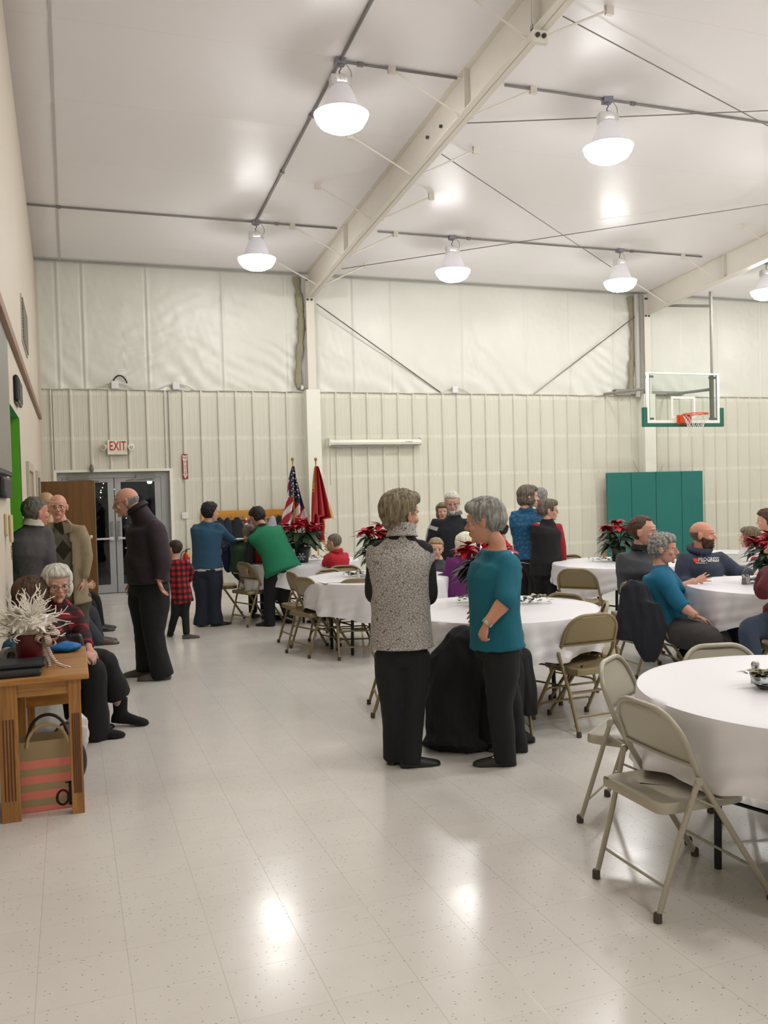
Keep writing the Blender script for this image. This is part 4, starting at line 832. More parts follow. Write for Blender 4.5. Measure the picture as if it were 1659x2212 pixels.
def greens(x, y, z0, ln, rz, lab, seed, cols=((52, 84, 50), (90, 112, 72)), n=60, fl=None):
    rr = random.Random(seed); e = root('greenery_centrepiece', (x, y, z0), 0, lab, 'table decoration', 'centrepieces on the tables'); d = V(math.cos(rz), math.sin(rz), 0)
    for c_i, c in enumerate(cols):
        mb = MB()
        for k in range(n//len(cols)):
            t_ = rr.uniform(-.5, .5)*ln; o = V(x, y, z0+.012)+d*t_+V(rr.uniform(-.03, .03), rr.uniform(-.03, .03), rr.uniform(0, .03)); a = rr.uniform(0, 6.28); leaf(mb, o, V(math.cos(a), math.sin(a), rr.uniform(.1, .9)), V(0, 0, 1), rr.uniform(.03, .055), rr.uniform(.010, .018), .3, False)
        mb.build('leaves', mat('leaf_%d_%d' % (c[0], c[1]), c, .55), e, ang=180)
    for (t_, r_, c) in (fl or ()):
        mb = MB(); cc = V(x, y, z0+.045)+d*t_
        for k in range(14): a = rr.uniform(0, 6.28); leaf(mb, cc, V(math.cos(a), math.sin(a), rr.uniform(.2, 1.2)), V(0, 0, 1), r_, r_*.4, .3, False)
        mb.build('flower', mat('flower_%d' % c[0], c, .6), e, ang=180)
    return e
p = g(1062, 1306, .743); p = g(1128, 1304, .743); greens(p[0], p[1], .743, .36, -.3, 'green sprigs with a pale flower on the middle table, right of the teal woman', 11, fl=((.10, .05, (196, 188, 160)), (.16, .04, (176, 166, 134))))
p = g(1003, 1300, .743); greens(p[0], p[1], .743, .08, -.3, 'small green sprig on the middle table, left of the teal woman', 12, n=16)
p = g(768, 1245, .743); greens(p[0], p[1], .743, .18, -.2, 'green sprigs beside a salt shaker on the papers table', 13)
p = g(694, 1209, .743); greens(p[0], p[1], .743, .5, -.2, 'greenery with white and yellow flowers on the far left table', 14, fl=((-.1, .05, (232, 230, 220)), (.07, .05, (236, 234, 224)), (.2, .04, (210, 180, 60))))
p = g(1305, 1213, .743); greens(p[0], p[1], .743, .34, -.4, 'pale frosted greenery on the table before the green mat', 15, cols=((150, 158, 140), (118, 130, 108)), fl=((.12, .045, (226, 224, 214)),))
p = g(1632, 1258, .743); greens(p[0], p[1], .743, .16, -.4, 'green sprigs by the shakers on the table of the man in the sweatshirt', 16, cols=((62, 84, 56), (110, 120, 90)))
p = g(1110, 1184, .743); greens(p[0], p[1], .743, .2, -.4, 'pale greenery on the farthest table', 17, cols=((210, 206, 190), (90, 108, 80)), n=26)
p = g(1664, 1487, .743); e = greens(p[0], p[1], .775, .15, -.4, 'olive leaves in a glass bowl on the nearest table', 18, cols=((122, 120, 84), (150, 142, 108)), n=90)
t = NT('clear_glass'); t.base((.95, .97, .96, 1), .05, 0, .5, Transmission_Weight=1.0, IOR=1.3); M_CLEAR = t.m
mb = MB(); mb.lathe([(.03, -.031), (.05, -.03), (.075, -.005), (.085, .03), (.081, .03), (.07, -.003), (.045, -.024), (.01, -.025)], (p[0], p[1], .775), 24); mb.build('glass_bowl', M_CLEAR, e)
def shaker(px, py, lab, c, h=.085):
    p = g(px, py, .743); x, y = p[:2]; e = root('shaker', (x, y, .743), 0, lab, 'shaker', 'salt and pepper shakers')
    mb = MB(); mb.lathe([(.019, 0), (.021, .004), (.018, h*.35), (.016, h*.62), (.015, h*.7)], (x, y, .743), 12); mb.build('jar', mat('shaker_%d' % c[0], c, .15), e)
    mb = MB(); mb.lathe([(.017, h*.7), (.018, h*.74), (.018, h*.9), (.012, h)], (x, y, .743), 12); mb.build('cap', mat('chrome_cap', (190, 190, 195), .2, .9), e)
shaker(1607, 1262, 'pepper shaker on the table of the man in the sweatshirt', (120, 110, 106)); shaker(1616, 1261, 'salt shaker right beside the pepper on the sweatshirt man\'s table', (214, 212, 206))
shaker(774, 1248, 'salt shaker on the papers table', (220, 220, 214)); shaker(1632, 1474, 'chrome-topped salt shaker on the nearest table beside the glass bowl', (214, 210, 206), .095)
p = g(722, 1257, .743)
for k, (dx, dy, a, lab) in enumerate(((0, 0, .1, 'white paper sheet lying under another on the left table'), (.07, -.02, -.25, 'white paper sheet lying on top of another on the left table'))):
    mb = MB(); mb.box((p[0]+dx, p[1]+dy, .7455+.0035*k), (.28, .2, .002), X=(math.cos(a), math.sin(a), 0), Y=(-math.sin(a), math.cos(a), 0)); tag(mb.build('paper_sheet', mat('paper_white', (236, 236, 236), .7), smooth=False), lab, 'paper', 'papers on the table')
# --- pine side table with its things
def pine_table():
    e = root('pine_table', (-.16, 5.2, 0), 0, 'knotty varnished pine side table with fluted legs in the left foreground', 'table')
    x0, x1, y0, y1 = XL+.012, .066, 4.82, 5.72
    mb = MB(); mb.bb((x0, y0, .708), (x1, y1, .738)); mb.build('tabletop', M_PINE, e, smooth=False, bevel=.006)
    mb = MB(); mb.bb((x0+.10, y0+.05, .635), (x1-.09, y0+.07, .708)); mb.build('apron', M_PINE, e, smooth=False); mb = MB(); mb.bb((x0+.10, y1-.07, .635), (x1-.09, y1-.05, .708)); mb.build('apron', M_PINE, e, smooth=False)
    for xx in (x0+.03, x1-.06): mb = MB(); mb.bb((xx, y0+.09, .635), (xx+.02, y1-.09, .708)); mb.build('apron', M_PINE, e, smooth=False)
    for xa in (x0+.02, x1-.105):
        for ya in (y0+.03, y1-.09):
            w_ = .062 if xa > -.2 else .092; mb = MB(); mb.bb((xa, ya, 0), (xa+w_, ya+.06, .708)); lg = mb.build('leg', M_PINEZ, e, smooth=False, bevel=.003)
            if ya < 5:
                mb = MB()
                for k in range(4): mb.bb((xa+w_*(.2+.17*k), ya-.002, .11), (xa+w_*(.2+.17*k)+.0075, ya+.001, .53))
                mb.build('fluting', mat('dark_flute', (96, 54, 20), .5), lg, smooth=False)
pine_table()
def bench():
    e = root('pine_bench', (-.15, 6.6, 0), 0, 'brown pine bench seen through the legs of the side table', 'bench')
    x0, x1, y0, y1 = XL+.015, .02, 5.95, 8.0
    m = M_PINE; mb = MB(); mb.bb((x0, y0, .40), (x1, y1, .44)); mb.build('seat', m, e, smooth=False, bevel=.004)
    mb = MB(); mb.bb((x0+.03, y0+.04, .33), (x1-.02, y0+.06, .40)); mb.build('apron', m, e, smooth=False)
    for xa in (x0+.09, x1-.07):
        for ya in (y0+.25, y1-.3): mb = MB(); mb.bb((xa, ya, 0), (xa+.045, ya+.045, .40)); mb.build('leg', M_PINEZ, e, smooth=False)
bench()
def vase():
    c = g(70, 1432, .738); c = V(c[0]-.005, 5.22, .739); e = root('white_branch_vase', c, 0, 'maroon vase bursting with white twisted branches and feathers on the pine table', 'flower arrangement'); D = depth(c); rr = random.Random(5)
    mb = MB(); mb.lathe([(.060, 0), (.063, .004), (.074, .10), (.080, .172), (.076, .175), (.07, .16), (.01, .14)], c, 26); mb.build('vase', mat('maroon_vase', (96, 16, 24), .3), e)
    mb = MB(); mb.ell(c+V(0, 0, .19), (.085, .085, .045)); P, N, fs = remesh(mb, .008, 1); P = P+N*(wav(P, (14, 30), 3)*.008)[:, None]; raw(P, fs).build('moss', mat('cream_moss', (206, 196, 168), .95), e, ang=180)
    mw = mat('ivory_branch', (250, 244, 232), .6); mb = MB()
    for k in range(300):      # feathery petals
        a = rr.uniform(0, 6.28); el = rr.uniform(-.35, 1.2); d = V(math.cos(a)*math.cos(el), math.sin(a)*math.cos(el), math.sin(el)); o = c+V(0, 0, .235)+d*rr.uniform(.02, .10)*V(1.15, 1.15, .5)
        leaf(mb, o, d, V(0, 0, 1) if abs(d[2]) < .9 else V(1, 0, 0), rr.uniform(.045, .08), rr.uniform(.010, .020), rr.uniform(.0, .5), rr.random() < .5)
    mb.ell(c+V(0, 0, .235), (.118, .118, .052), None, 30, 16)
    mb.build('feathers', mat('ivory_feather', (250, 244, 232), .75), e, ang=180)
    mb = MB()
    for k in range(90):
        a = rr.uniform(0, 6.28); el = rr.uniform(.0, 1.45) if k % 4 else rr.uniform(-.45, .2); d = V(math.cos(a)*math.cos(el), math.sin(a)*math.cos(el), math.sin(el)); o = c+V(0, 0, .21)+d*.05; L = rr.uniform(.10, .19); pts = []; s = nrm(np.cross(d, V(.3, .2, .9))); u = np.cross(s, d); ph = rr.uniform(0, 6); 
        for i in range(8): t_ = i/7; pts.append(o+d*L*t_+s*.020*math.sin(ph+t_*7)*t_*1.4+u*.020*math.cos(ph*1.3+t_*6)*t_+V(0, 0, .02*t_*t_))
        mb.tube(pts, [.0048*(1-.55*i/7) for i in range(8)], 5)
        if k % 3 == 0: q = pts[4]; d2 = nrm(pts[5]-pts[4]+s*.02); mb.tube([q, q+d2*.03, q+d2*.05+u*.012], [.003, .0022, .0014], 4)
    mb.build('branches', mw, e)
    # striped ribbon bow on the right front of the vase
    t = NT('striped_ribbon'); x, y, z = t.xyz(t.mapping((1, 1, 1), rot=(.3, .5, .2))); t.base(t.mix(t.math('GREATER_THAN', t.math('FRACT', t.math('MULTIPLY', t.math('ADD', x, t.math('MULTIPLY', z, .8)), 90)), .62), srgb(232, 222, 206), srgb(120, 60, 48)), .7)
    bc = V(*(c+V(.075, -.05, .155))); mb = MB()
    def loop(o, d, n_, L, W_): 
        d = nrm(d); n_ = nrm(n_); s = np.cross(d, n_); rows = []
        for i in range(15): a = math.pi*2*i/14; p = o+d*(L*(1-math.cos(a))/2)+n_*(L*.42*math.sin(a)); rows.append([p-s*W_, p, p+s*W_])
        mb.strip(rows)
    for d, L, W_ in ((V(.5, -.3, .7), .075, .017), (V(.9, -.4, .1), .085, .018), (V(-.2, -.8, .4), .06, .016), (V(.3, -.8, -.4), .07, .017), (V(-.5, -.6, -.1), .06, .016), (V(.6, -.4, -.6), .07, .016)): loop(bc, d, V(.1, -.6, .9) if abs(d[2]) < .5 else V(1, -.3, .1), L, W_)
    for pts in ((bc, bc+V(-.01, -.03, -.08), bc+V(.03, -.06, -.13), bc+V(.02, -.09, -.153)), (bc, bc+V(.03, -.05, -.1), bc+V(.04, -.1, -.15), bc+V(.13, -.14, -.155))):
        cv = bez(*pts, 12); mb.strip([[p-V(.010, 0, .004), p+V(.010, 0, .004)] for p in cv])
    mb.build('ribbon_bow', t.m, e, ang=180, solid=.0015)
    mb = MB()
    for k in range(26): a = rr.uniform(0, 6.28); leaf(mb, c+V(.05*math.cos(a), .05*math.sin(a), .02), V(math.cos(a), math.sin(a), rr.uniform(0, .5)), V(0, 0, 1), rr.uniform(.06, .1), rr.uniform(.015, .025), .35)
    mb.build('base_leaves', M_LEAF, e, ang=180)
vase()
for k, (x0, x1, y0, y1, z0, z1, lab) in enumerate(((XL+.02, -.165, 4.86, 5.12, .7385, .768, 'flat black box with rounded edge, lower of two on the pine table'), (XL+.02, -.145, 4.93, 5.14, .769, .793, 'flat black box lying on top of the other on the pine table'))):
    e = root('equipment_case', (x0, y0, z0), 0, lab, 'case', 'black cases on the pine table'); mb = MB(); mb.bb((x0, y0, z0), (x1, y1, z1)); mb.build('body', mat('matte_black_case', (34, 35, 38), .5), e, smooth=False, bevel=.01)
    mb = MB(); mb.bb((x0+.01, y0+.01, z1-.0), (x1-.02, y1-.01, z1+.001)); mb.build('lid_panel', M_DARK, e, smooth=False)
c = V(-.345, 5.3, .785); e = root('tape_roll', (c[0], c[1], .739), 0, 'translucent grey roll of tape standing at the left edge of the pine table', 'tape'); mb = MB(); ax = nrm(V(.5, -.85, 0)); mb.lathe([(.022, -.022), (.046, -.022), (.046, .022), (.022, .022), (.022, -.022)], c, 24, ax, caps=False); mb.build('tape_ring', mat('pale_tape', (190, 192, 188), .25), e)
mb = MB(); mb.lathe([(.021, -.023), (.024, -.023), (.024, .023), (.021, .023), (.021, -.023)], c, 24, ax, caps=False); mb.build('core', M_DARK, e)
def lump(name, c, r, m, lab, cat, seed, amp=.02, vox=.012, M=None, group=None, fl=None):
    mb = MB(); mb.ell(c, r, M); P, N, fs = remesh(mb, vox, 2); P = P+N*(wav(P, (6, 14), seed, True)*amp)[:, None]
    if fl is not None: P[:, 2] = np.maximum(P[:, 2], fl)
    return tag(raw(P, fs).build(name, m, ang=180), lab, cat, group)
lump('blue_cloth', (-.05, 5.56, .765), (.10, .07, .035), mat('bright_blue', (24, 110, 180), .6), 'bright blue folded cloth behind the vase on the pine table', 'cloth', 2, .008, fl=.739)
lump('teal_cloth', (-.34, 5.48, .79), (.06, .09, .07), mat('deep_teal', (20, 78, 104), .7), 'teal cloth at the left edge behind the vase', 'cloth', 4, .008, fl=.739)
# striped gift bag under the table
def bag():
    x0, x1, y0, y1, h = -.345, .022, 4.96, 5.12, .375; e = root('striped_bag', (x0, y0, 0), 0, 'kraft bag with coral stripes and a black letter d under the pine table', 'bag')
    t = NT('striped_kraft'); x, y, z = t.xyz(); fr = t.math('FRACT', t.math('DIVIDE', t.math('ADD', z, .012), .0815)); st = t.math('MULTIPLY', t.math('LESS_THAN', fr, .52), t.math('LESS_THAN', z, .29))
    t.base(t.mix(st, t.mix(t.noise(9, 3), srgb(176, 156, 116), srgb(160, 140, 102)), srgb(232, 134, 118)), .6); t.bump(t.noise(5, 3), .2, .01)
    mb = MB(); q = .004; mb.bb((x0, y0, 0.003), (x1, y0+q, h)); mb.bb((x0, y1-q, 0.003), (x1, y1, h)); mb.bb((x0, y0+q, 0.003), (x0+q, y1-q, h)); mb.bb((x1-q, y0+q, 0.003), (x1, y1-q, h)); mb.bb((x0, y0, 0), (x1, y1, .004)); mb.build('body', t.m, e, smooth=False)
    for yy, m_, dz, lab in ((y0-.002, mat('kraft_handle', (186, 160, 120), .7), 0, None), (y1-.01, mat('dark_brown_handle', (60, 42, 36), .6), .02, 'dark brown handle')):
        mb = MB(); xa, xb = x0+.09, x1-.075; mb.tube(bez((xa, yy, h-.03), (xa+.01, yy, h+.13+dz), (xb-.01, yy, h+.12+dz), (xb, yy, h-.02), 16), .009, 8); hd = mb.build('handle', m_, e)
    p = dY(141, 1715, y0); ml = mat('letter_black', (26, 24, 24), .6); mb = MB(); ox, oz = p[0], p[2]; N_ = 28
    ring = [[V(ox-.012+(.036 if q else .022)*math.cos(t_), y0-.002, oz-.016+(.044 if q else .033)*math.sin(t_)) for t_ in np.linspace(0, 2*math.pi, N_, endpoint=False)] for q in (1, 0)]
    mb.add(ring[0]+ring[1], [(k, (k+1) % N_, N_+(k+1) % N_, N_+k) for k in range(N_)])
    for a_, b_, c_, d_ in ((.018, .033, -.058, .066), (.002, .033, .058, .066), (.018, .044, -.060, -.053)): mb.bb((ox+a_, y0-.0022, oz+c_), (ox+b_, y0-.0008, oz+d_))
    mb.build('letter', ml, e, smooth=False)
bag()
lump('clear_plastic_bag', (-.0, 5.36, .30), (.07, .06, .13), mat('crinkled_plastic', (214, 208, 208), .15), 'crumpled clear plastic bag standing behind the pine table leg', 'plastic bag', 8, .012, .01, fl=.0)
e = root('black_handbag', (.0, 5.45, 0), 0, 'black rounded bag standing behind the striped bag', 'bag'); mb = MB(); mb.ell((-.06, 5.3, .15), (.11, .07, .15)); P, N, fs = remesh(mb, .01, 2); P[:, 2] = np.maximum(P[:, 2], 0); raw(P, fs).build('body', mat('black_leather', (24, 24, 28), .5), e, ang=180)
mb = MB(); mb.tube(bez((-.13, 5.3, .24), (-.14, 5.3, .42), (.02, 5.3, .42), (.01, 5.3, .24), 14), .007, 7); mb.build('handle', mat('dark_brown_handle', (1, 1, 1)), e)
# ================================================= PEOPLE: builder
def sst(x, a, b): t = np.clip((x-a)/(b-a), 0, 1); return t*t*(3-2*t)
def head_shapes(fem, ears=True):
    mb = MB(); fw = .95 if fem else 1.0
    mb.ell((0, -.014, .030), (.076, .094, .084), None, 24, 16)
    zz = [.055, .02, -.01, -.035, -.06, -.085, -.104]; cyy = [.012, .010, .010, .012, .020, .030, .040]
    ab = [(.069, .078), (.068, .079), (.066*fw, .078), (.062*fw, .075), (.054*fw, .067), (.042*fw, .054), (.026*fw, .036)]
    mb.loft([V(0, c, z) for c, z in zip(cyy[::-1], zz[::-1])], ab[::-1], (1, 0, 0), 28)
    mb.ell((0, .074, -.093), (.020*fw, .015, .015))
    for s in (-1, 1):
        mb.ell((s*.027, .080, .019), (.024, .010, .007)); mb.ell((s*.040, .060, -.026), (.021, .019, .020))
    mb.ell((0, .073, -.058), (.030, .019, .021))
    if ears:
        mb.tube([V(0, .080, .016), V(0, .095, -.006), V(0, .108, -.024)], [.008, .010, .0125], 10); mb.ell((0, .106, -.026), (.011, .011, .009))
        for s in (-1, 1):
            mb.ell((s*.012, .094, -.030), (.009, .009, .007)); 
            A = Matrix.Rotation(s*.35, 3, 'Z')@Matrix.Rotation(-.15, 3, 'X'); mb.ell((s*.078, -.010, -.004), (.009, .019, .031), np.array(A)); mb.ell((s*.083, -.016, .008), (.007, .014, .018), np.array(A))
        mb.ell((0, .0905, -.053), (.022, .006, .0048)); mb.ell((0, .0895, -.063), (.019, .007, .0055))
    P, N, fs = remesh(mb, .0052, 3, .45)
    for s in (-1, 1):
        d = np.exp(-(((P[:, 0]-s*.031)/.017)**2+((P[:, 2]-.0)/.012)**2))*(P[:, 1] > .04); P[:, 1] -= .0085*d
    if ears: P[:, 1] -= .004*np.exp(-((P[:, 2]+.0575)/.0022)**2)*(np.abs(P[:, 0]) < .024)*(P[:, 1] > .06)
    return P, fs
HEADM = head_shapes(False); HEADF = head_shapes(True); SKULL = head_shapes(False, False)
def vnorm(P, fs):
    me = bpy.data.meshes.new('t'); me.from_pydata(P.tolist(), [], fs); me.update(); N = np.empty(len(P)*3); me.vertices.foreach_get('normal', N); bpy.data.meshes.remove(me)
    return N.reshape(-1, 3)
SKN = vnorm(*SKULL)
def hair_offset(kind, seed):
    """shell grown from the skull; kinds: short, fringe (bald top), beard, goatee"""
    P, fs = SKULL[0].copy(), SKULL[1]; x, y, z = P.T; ax = np.abs(x); r = np.random.default_rng(seed)
    if kind in ('short', 'buzz', 'receding', 'shortwoman'):
        line = np.where(y > .02, .052+(.02 if kind == 'receding' else 0)+(y-.02)*.25, np.where(y > -.02, .0+(y+.02)*1.25, -.058-(y+.02)*.0)); line = np.where((y > .0) & (y <= .03), np.minimum(line, .052), line)
        if kind == 'receding': line = line+.03*sst(ax, .02, .05)*sst(y, .02, .05)
        m = sst(z-line, -.004, .010); th = {'short': .011, 'buzz': .005, 'receding': .008, 'shortwoman': .017}[kind]*(1+.5*sst(z, .02, .1))
    elif kind == 'fringe': m = sst(.034-z, -.004, .012)*sst(z+.06-np.clip(y, -1, 0)*.1, -.004, .01)*sst(.004-y, -.004, .012); th = .0045
    elif kind == 'beard': m = sst(-.030-z-np.clip(.05-y, 0, .05)*-.6, -.002, .010)*sst(y, -.01, .012)*(1-.9*np.exp(-((z+.058)/.006)**2-(x/.022)**2)*(y > .05)); th = .008
    elif kind == 'goatee': m = np.clip(sst(-.066-z, -.002, .008)*sst(.034-ax, -.002, .008)+np.exp(-((z+.043)/.006)**2)*sst(.032-ax, 0, .01), 0, 1)*sst(y, .03, .05); th = .009
    n = wav(P, (18, 40), seed)*.18+wav(P*V(1, 1, .35), (60,), seed+2)*.22
    return P+SKN*((m*th*(1+n)-(1-m)*.006))[:, None], fs
def hair_volume(parts, keep, seed, amp=.006, voxel=.006, curl=False, crown=(0, -.03, .09)):
    mb = MB()
    for c, r_ in parts: mb.ell(c, r_, None, 20, 14)
    P, N, fs = remesh(mb, voxel, 4)
    x, y, z = P.T; m = keep(x, y, z)
    q = P-V(*crown); az = np.arctan2(q[:, 0], -q[:, 1]); rad = np.linalg.norm(q, axis=1)
    if curl: n = wav(P, (16, 30), seed, True)*amp*1.3
    else:
        w1 = np.sin(az*9+np.sin(rad*30+seed)*1.5+seed); w2 = np.sin(az*22+np.sin(rad*38+seed*2)*2); w3 = np.sin(az*53+rad*40)
        n = (w1*.6+w2*.55+w3*.35+wav(P, (9,), seed)*.8)*amp*.7*sst(rad, .01, .06)
    P = P+N*n[:, None]; c = V(0, -.01, .01); P = c+(P-c)*(1-.42*(1-m))[:, None]; return P, fs
HAIRC = {}
def hair_get(kind, seed):
    k = (kind, seed)
    if k in HAIRC: return HAIRC[k]
    face = lambda x, y, z, zl=.05, side=.0, bot=-.06: sst(np.where(y > .045, z-zl-(y-.045)*.3, np.where(y > side, np.maximum(z-zl*.3, (side+.03-y)), 1.0)), -.006, .008)*sst(z-bot, -.01, .01)
    if kind == 'layered': r = hair_volume([((0, -.022, .050), (.094, .108, .092)), ((0, -.06, .03), (.088, .075, .085)), ((0, -.045, -.03), (.070, .062, .06)), ((.0, .02, .085), (.078, .07, .055))], lambda x, y, z: face(x, y, z, .055, .015, -.085), seed, .0085)
    elif kind == 'cropgrey': r = hair_volume([((0, -.018, .048), (.088, .108, .088)), ((0, -.055, .01), (.080, .070, .075)), ((0, .035, .082), (.07, .06, .045))], lambda x, y, z: face(x, y, z, .050, .02, -.065), seed, .008)
    elif kind == 'curly': r = hair_volume([((0, -.02, .045), (.096, .112, .092)), ((0, -.05, .0), (.090, .078, .08)), ((0, .03, .08), (.08, .065, .05)), ((.06, -.02, .0), (.03, .04, .05)), ((-.06, -.02, .0), (.03, .04, .05))], lambda x, y, z: face(x, y, z, .045, .02, -.08), seed, .0085, curl=True)
    elif kind == 'bob': r = hair_volume([((0, -.02, .042), (.094, .110, .092)), ((0, -.045, -.02), (.090, .078, .085)), ((.058, .0, -.03), (.034, .055, .062)), ((-.058, .0, -.03), (.034, .055, .062)), ((0, .035, .078), (.076, .06, .045))], lambda x, y, z: np.maximum(face(x, y, z, .052, .03, -.12), sst(np.abs(x), .062, .07)*sst(y, .07, .05)*sst(z, -.12, -.1)), seed, .005)
    elif kind == 'bun': 
        P1, f1 = hair_offset('short', seed); mb = raw(P1, f1); m2 = MB(); m2.ell((0, -.115, .055), (.034, .034, .034), None, 16, 10); P2, N2, f2 = remesh(m2, .006, 2); P2 = P2+N2*(wav(P2, (24,), seed, True)*.004)[:, None]; mb.add(P2, f2); r = (np.array(mb.v), mb.f)
    else: r = hair_offset(kind, seed)
    HAIRC[k] = r; return r
def m_hair(name, c, c2):
    if name in MC: return MC[name]
    t = NT(name); t.base(t.mix(t.ramp(t.noise(55, 3, vec=t.mapping((1, 1, .3))), .35, .65), srgb(*c), srgb(*c2)), .6, 0, .35); t.bump(t.noise(160, 2, vec=t.mapping((1, 1, .25))), .5, .004); MC[name] = t.m; return t.m
HA = dict(ash=((150, 138, 112), (92, 82, 66)), grey=((165, 162, 158), (108, 106, 102)), white=((226, 222, 212), (186, 184, 174)), brown=((62, 50, 40), (38, 30, 24)), dark=((40, 34, 32), (24, 20, 20)), saltpepper=((120, 114, 106), (78, 72, 68)), blond=((176, 156, 118), (136, 116, 82)), bright=((244, 242, 224), (214, 210, 186)), lightbrown=((126, 112, 88), (90, 78, 60)), greybrown=((128, 118, 104), (84, 76, 66)), redbrown=((92, 66, 48), (60, 42, 32)))
def m_skin(c): 
    t_ = 'skin_%d_%d' % (c[0], c[1])
    if t_ in MC: return MC[t_]
    t = NT(t_); c1 = srgb(c[0]-4, c[1]+2, c[2]+4); c2 = srgb(c[0], max(0, c[1]-10), max(0, c[2]-6)); t.base(t.mix(t.ramp(t.noise(14, 3), .4, .7), c1, c2), .5, 0, .4, Subsurface_Weight=.06, Subsurface_Radius=(.02, .008, .004)); t.bump(t.noise(90, 2), .08, .002); MC[t_] = t.m; return t.m
SK = (222, 170, 142)
def hand(mb, w, d, n, side, sc=1.0, curl=.35, spread=.12, thumb=.6, curls=None):
    """w wrist, d pointing direction, n palm normal (towards the palm side), side +1: thumb lies on cross(d,n)"""
    w = V(*w); d = nrm(d); n = nrm(V(*n)-d*(V(*n)@d)); s = np.cross(d, n)*side
    mb.loft([w-d*.02*sc, w+d*.012*sc, w+d*.045*sc, w+d*.075*sc, w+d*.090*sc], [(.024*sc, .018*sc), (.028*sc, .017*sc), (.038*sc, .016*sc), (.040*sc, .013*sc), (.036*sc, .009*sc)], s, 14)
    for i, (o, L) in enumerate(((.031, .072), (.011, .080), (-.010, .076), (-.029, .060))):
        c = (curls[i] if curls else curl); b = w+d*(.082-.006*abs(i-1.2))*sc+s*o*sc; dd = nrm(d+s*spread*(1.5-i)*.5); p = [b-d*.012*sc, b]; a = 0
        for k, f in enumerate((.45, .32, .25)): a += c*(1.0 if k else .8); v_ = dd*math.cos(a)+n*math.sin(a); p.append(p[-1]+v_*L*f*sc)
        mb.tube(p, [.0088*sc, .0088*sc, .0082*sc, .0074*sc, .0058*sc], 8)
    b = w+d*.028*sc+s*.026*sc; t1 = nrm(d*.75+s*thumb+n*.35); t2 = nrm(d*.95+s*thumb*.45+n*.45)
    mb.tube([b-s*.01*sc, b+t1*.034*sc, b+t1*.034*sc+t2*.028*sc, b+t1*.034*sc+t2*.052*sc], [.0125*sc, .0112*sc, .0095*sc, .007*sc], 8)
def shoe(mb, ank, d, L=.27, wd=1.0, hgt=1.0, heel=.0, z0=0.0, tilt=0.0, boot=0.0):
    d = nrm(V(d[0], d[1], 0)); s = V(d[1], -d[0], 0); up = V(0, 0, 1)
    if tilt: d, up = nrm(d*math.cos(tilt)+V(0, 0, 1)*math.sin(tilt)), nrm(V(0, 0, 1)*math.cos(tilt)-d*math.sin(tilt))
    o = V(ank[0], ank[1], z0)-d*L*.25; rs = []
    for u, w_, h_ in ((0, .022, .045), (.04, .032, .062), (.16, .037, .078), (.34, .038, .078), (.5, .041, .060), (.68, .048, .046), (.84, .045, .037), (.95, .032, .028), (1.0, .014, .016)):
        c = o+d*L*u; r = []
        for k in range(16):
            a = 2*math.pi*k/16; y = math.sin(a); zz = (h_*hgt*y if y > 0 else .0)*L/.27+(0 if y > 0 else 0); ww = w_*wd*math.cos(a)*(1 if y <= 0 else 1)*L/.27
            if y < -.2: zz = 0; ww = w_*wd*L/.27*(math.cos(a)/math.cos(math.asin(.2)) if abs(math.cos(a)) > .01 else 0)*.97
            r.append(c+s*ww+up*(zz+.004))
        rs.append(r)
    mb.rings(rs)
    if boot: mb.tube([V(ank[0], ank[1], z0)+up*.03, V(*ank)+up*(boot*.5)*0+up*(boot)], [.048*wd, .056*wd], 14)
ST = dict(pelvis=(0, 0, .53), waist=(0, .0, .615), chest=(0, .004, .72), neck=(0, -.006, .838), head=(0, .012, .934),
          sho_l=(-.108, -.004, .808), sho_r=(.108, -.004, .808), elb_l=(-.130, -.02, .640), elb_r=(.130, -.02, .640), wri_l=(-.135, .03, .500), wri_r=(.135, .03, .500),
          hip_l=(-.052, 0, .515), hip_r=(.052, 0, .515), kne_l=(-.058, .012, .285), kne_r=(.058, .012, .285), ank_l=(-.060, -.012, .045), ank_r=(.060, -.012, .045))
SI = dict(pelvis=(0, .0, .315), waist=(0, -.012, .395), chest=(0, -.012, .50), neck=(0, -.004, .615), head=(0, .012, .712),
          sho_l=(-.108, -.010, .588), sho_r=(.108, -.010, .588), elb_l=(-.135, .03, .43), elb_r=(.135, .03, .43), wri_l=(-.09, .15, .40), wri_r=(.09, .15, .40),
          hip_l=(-.055, .01, .305), hip_r=(.055, .01, .305), kne_l=(-.075, .25, .305), kne_r=(.075, .25, .305), ank_l=(-.075, .24, .045), ank_r=(.075, .24, .045))
PEOPLE = []
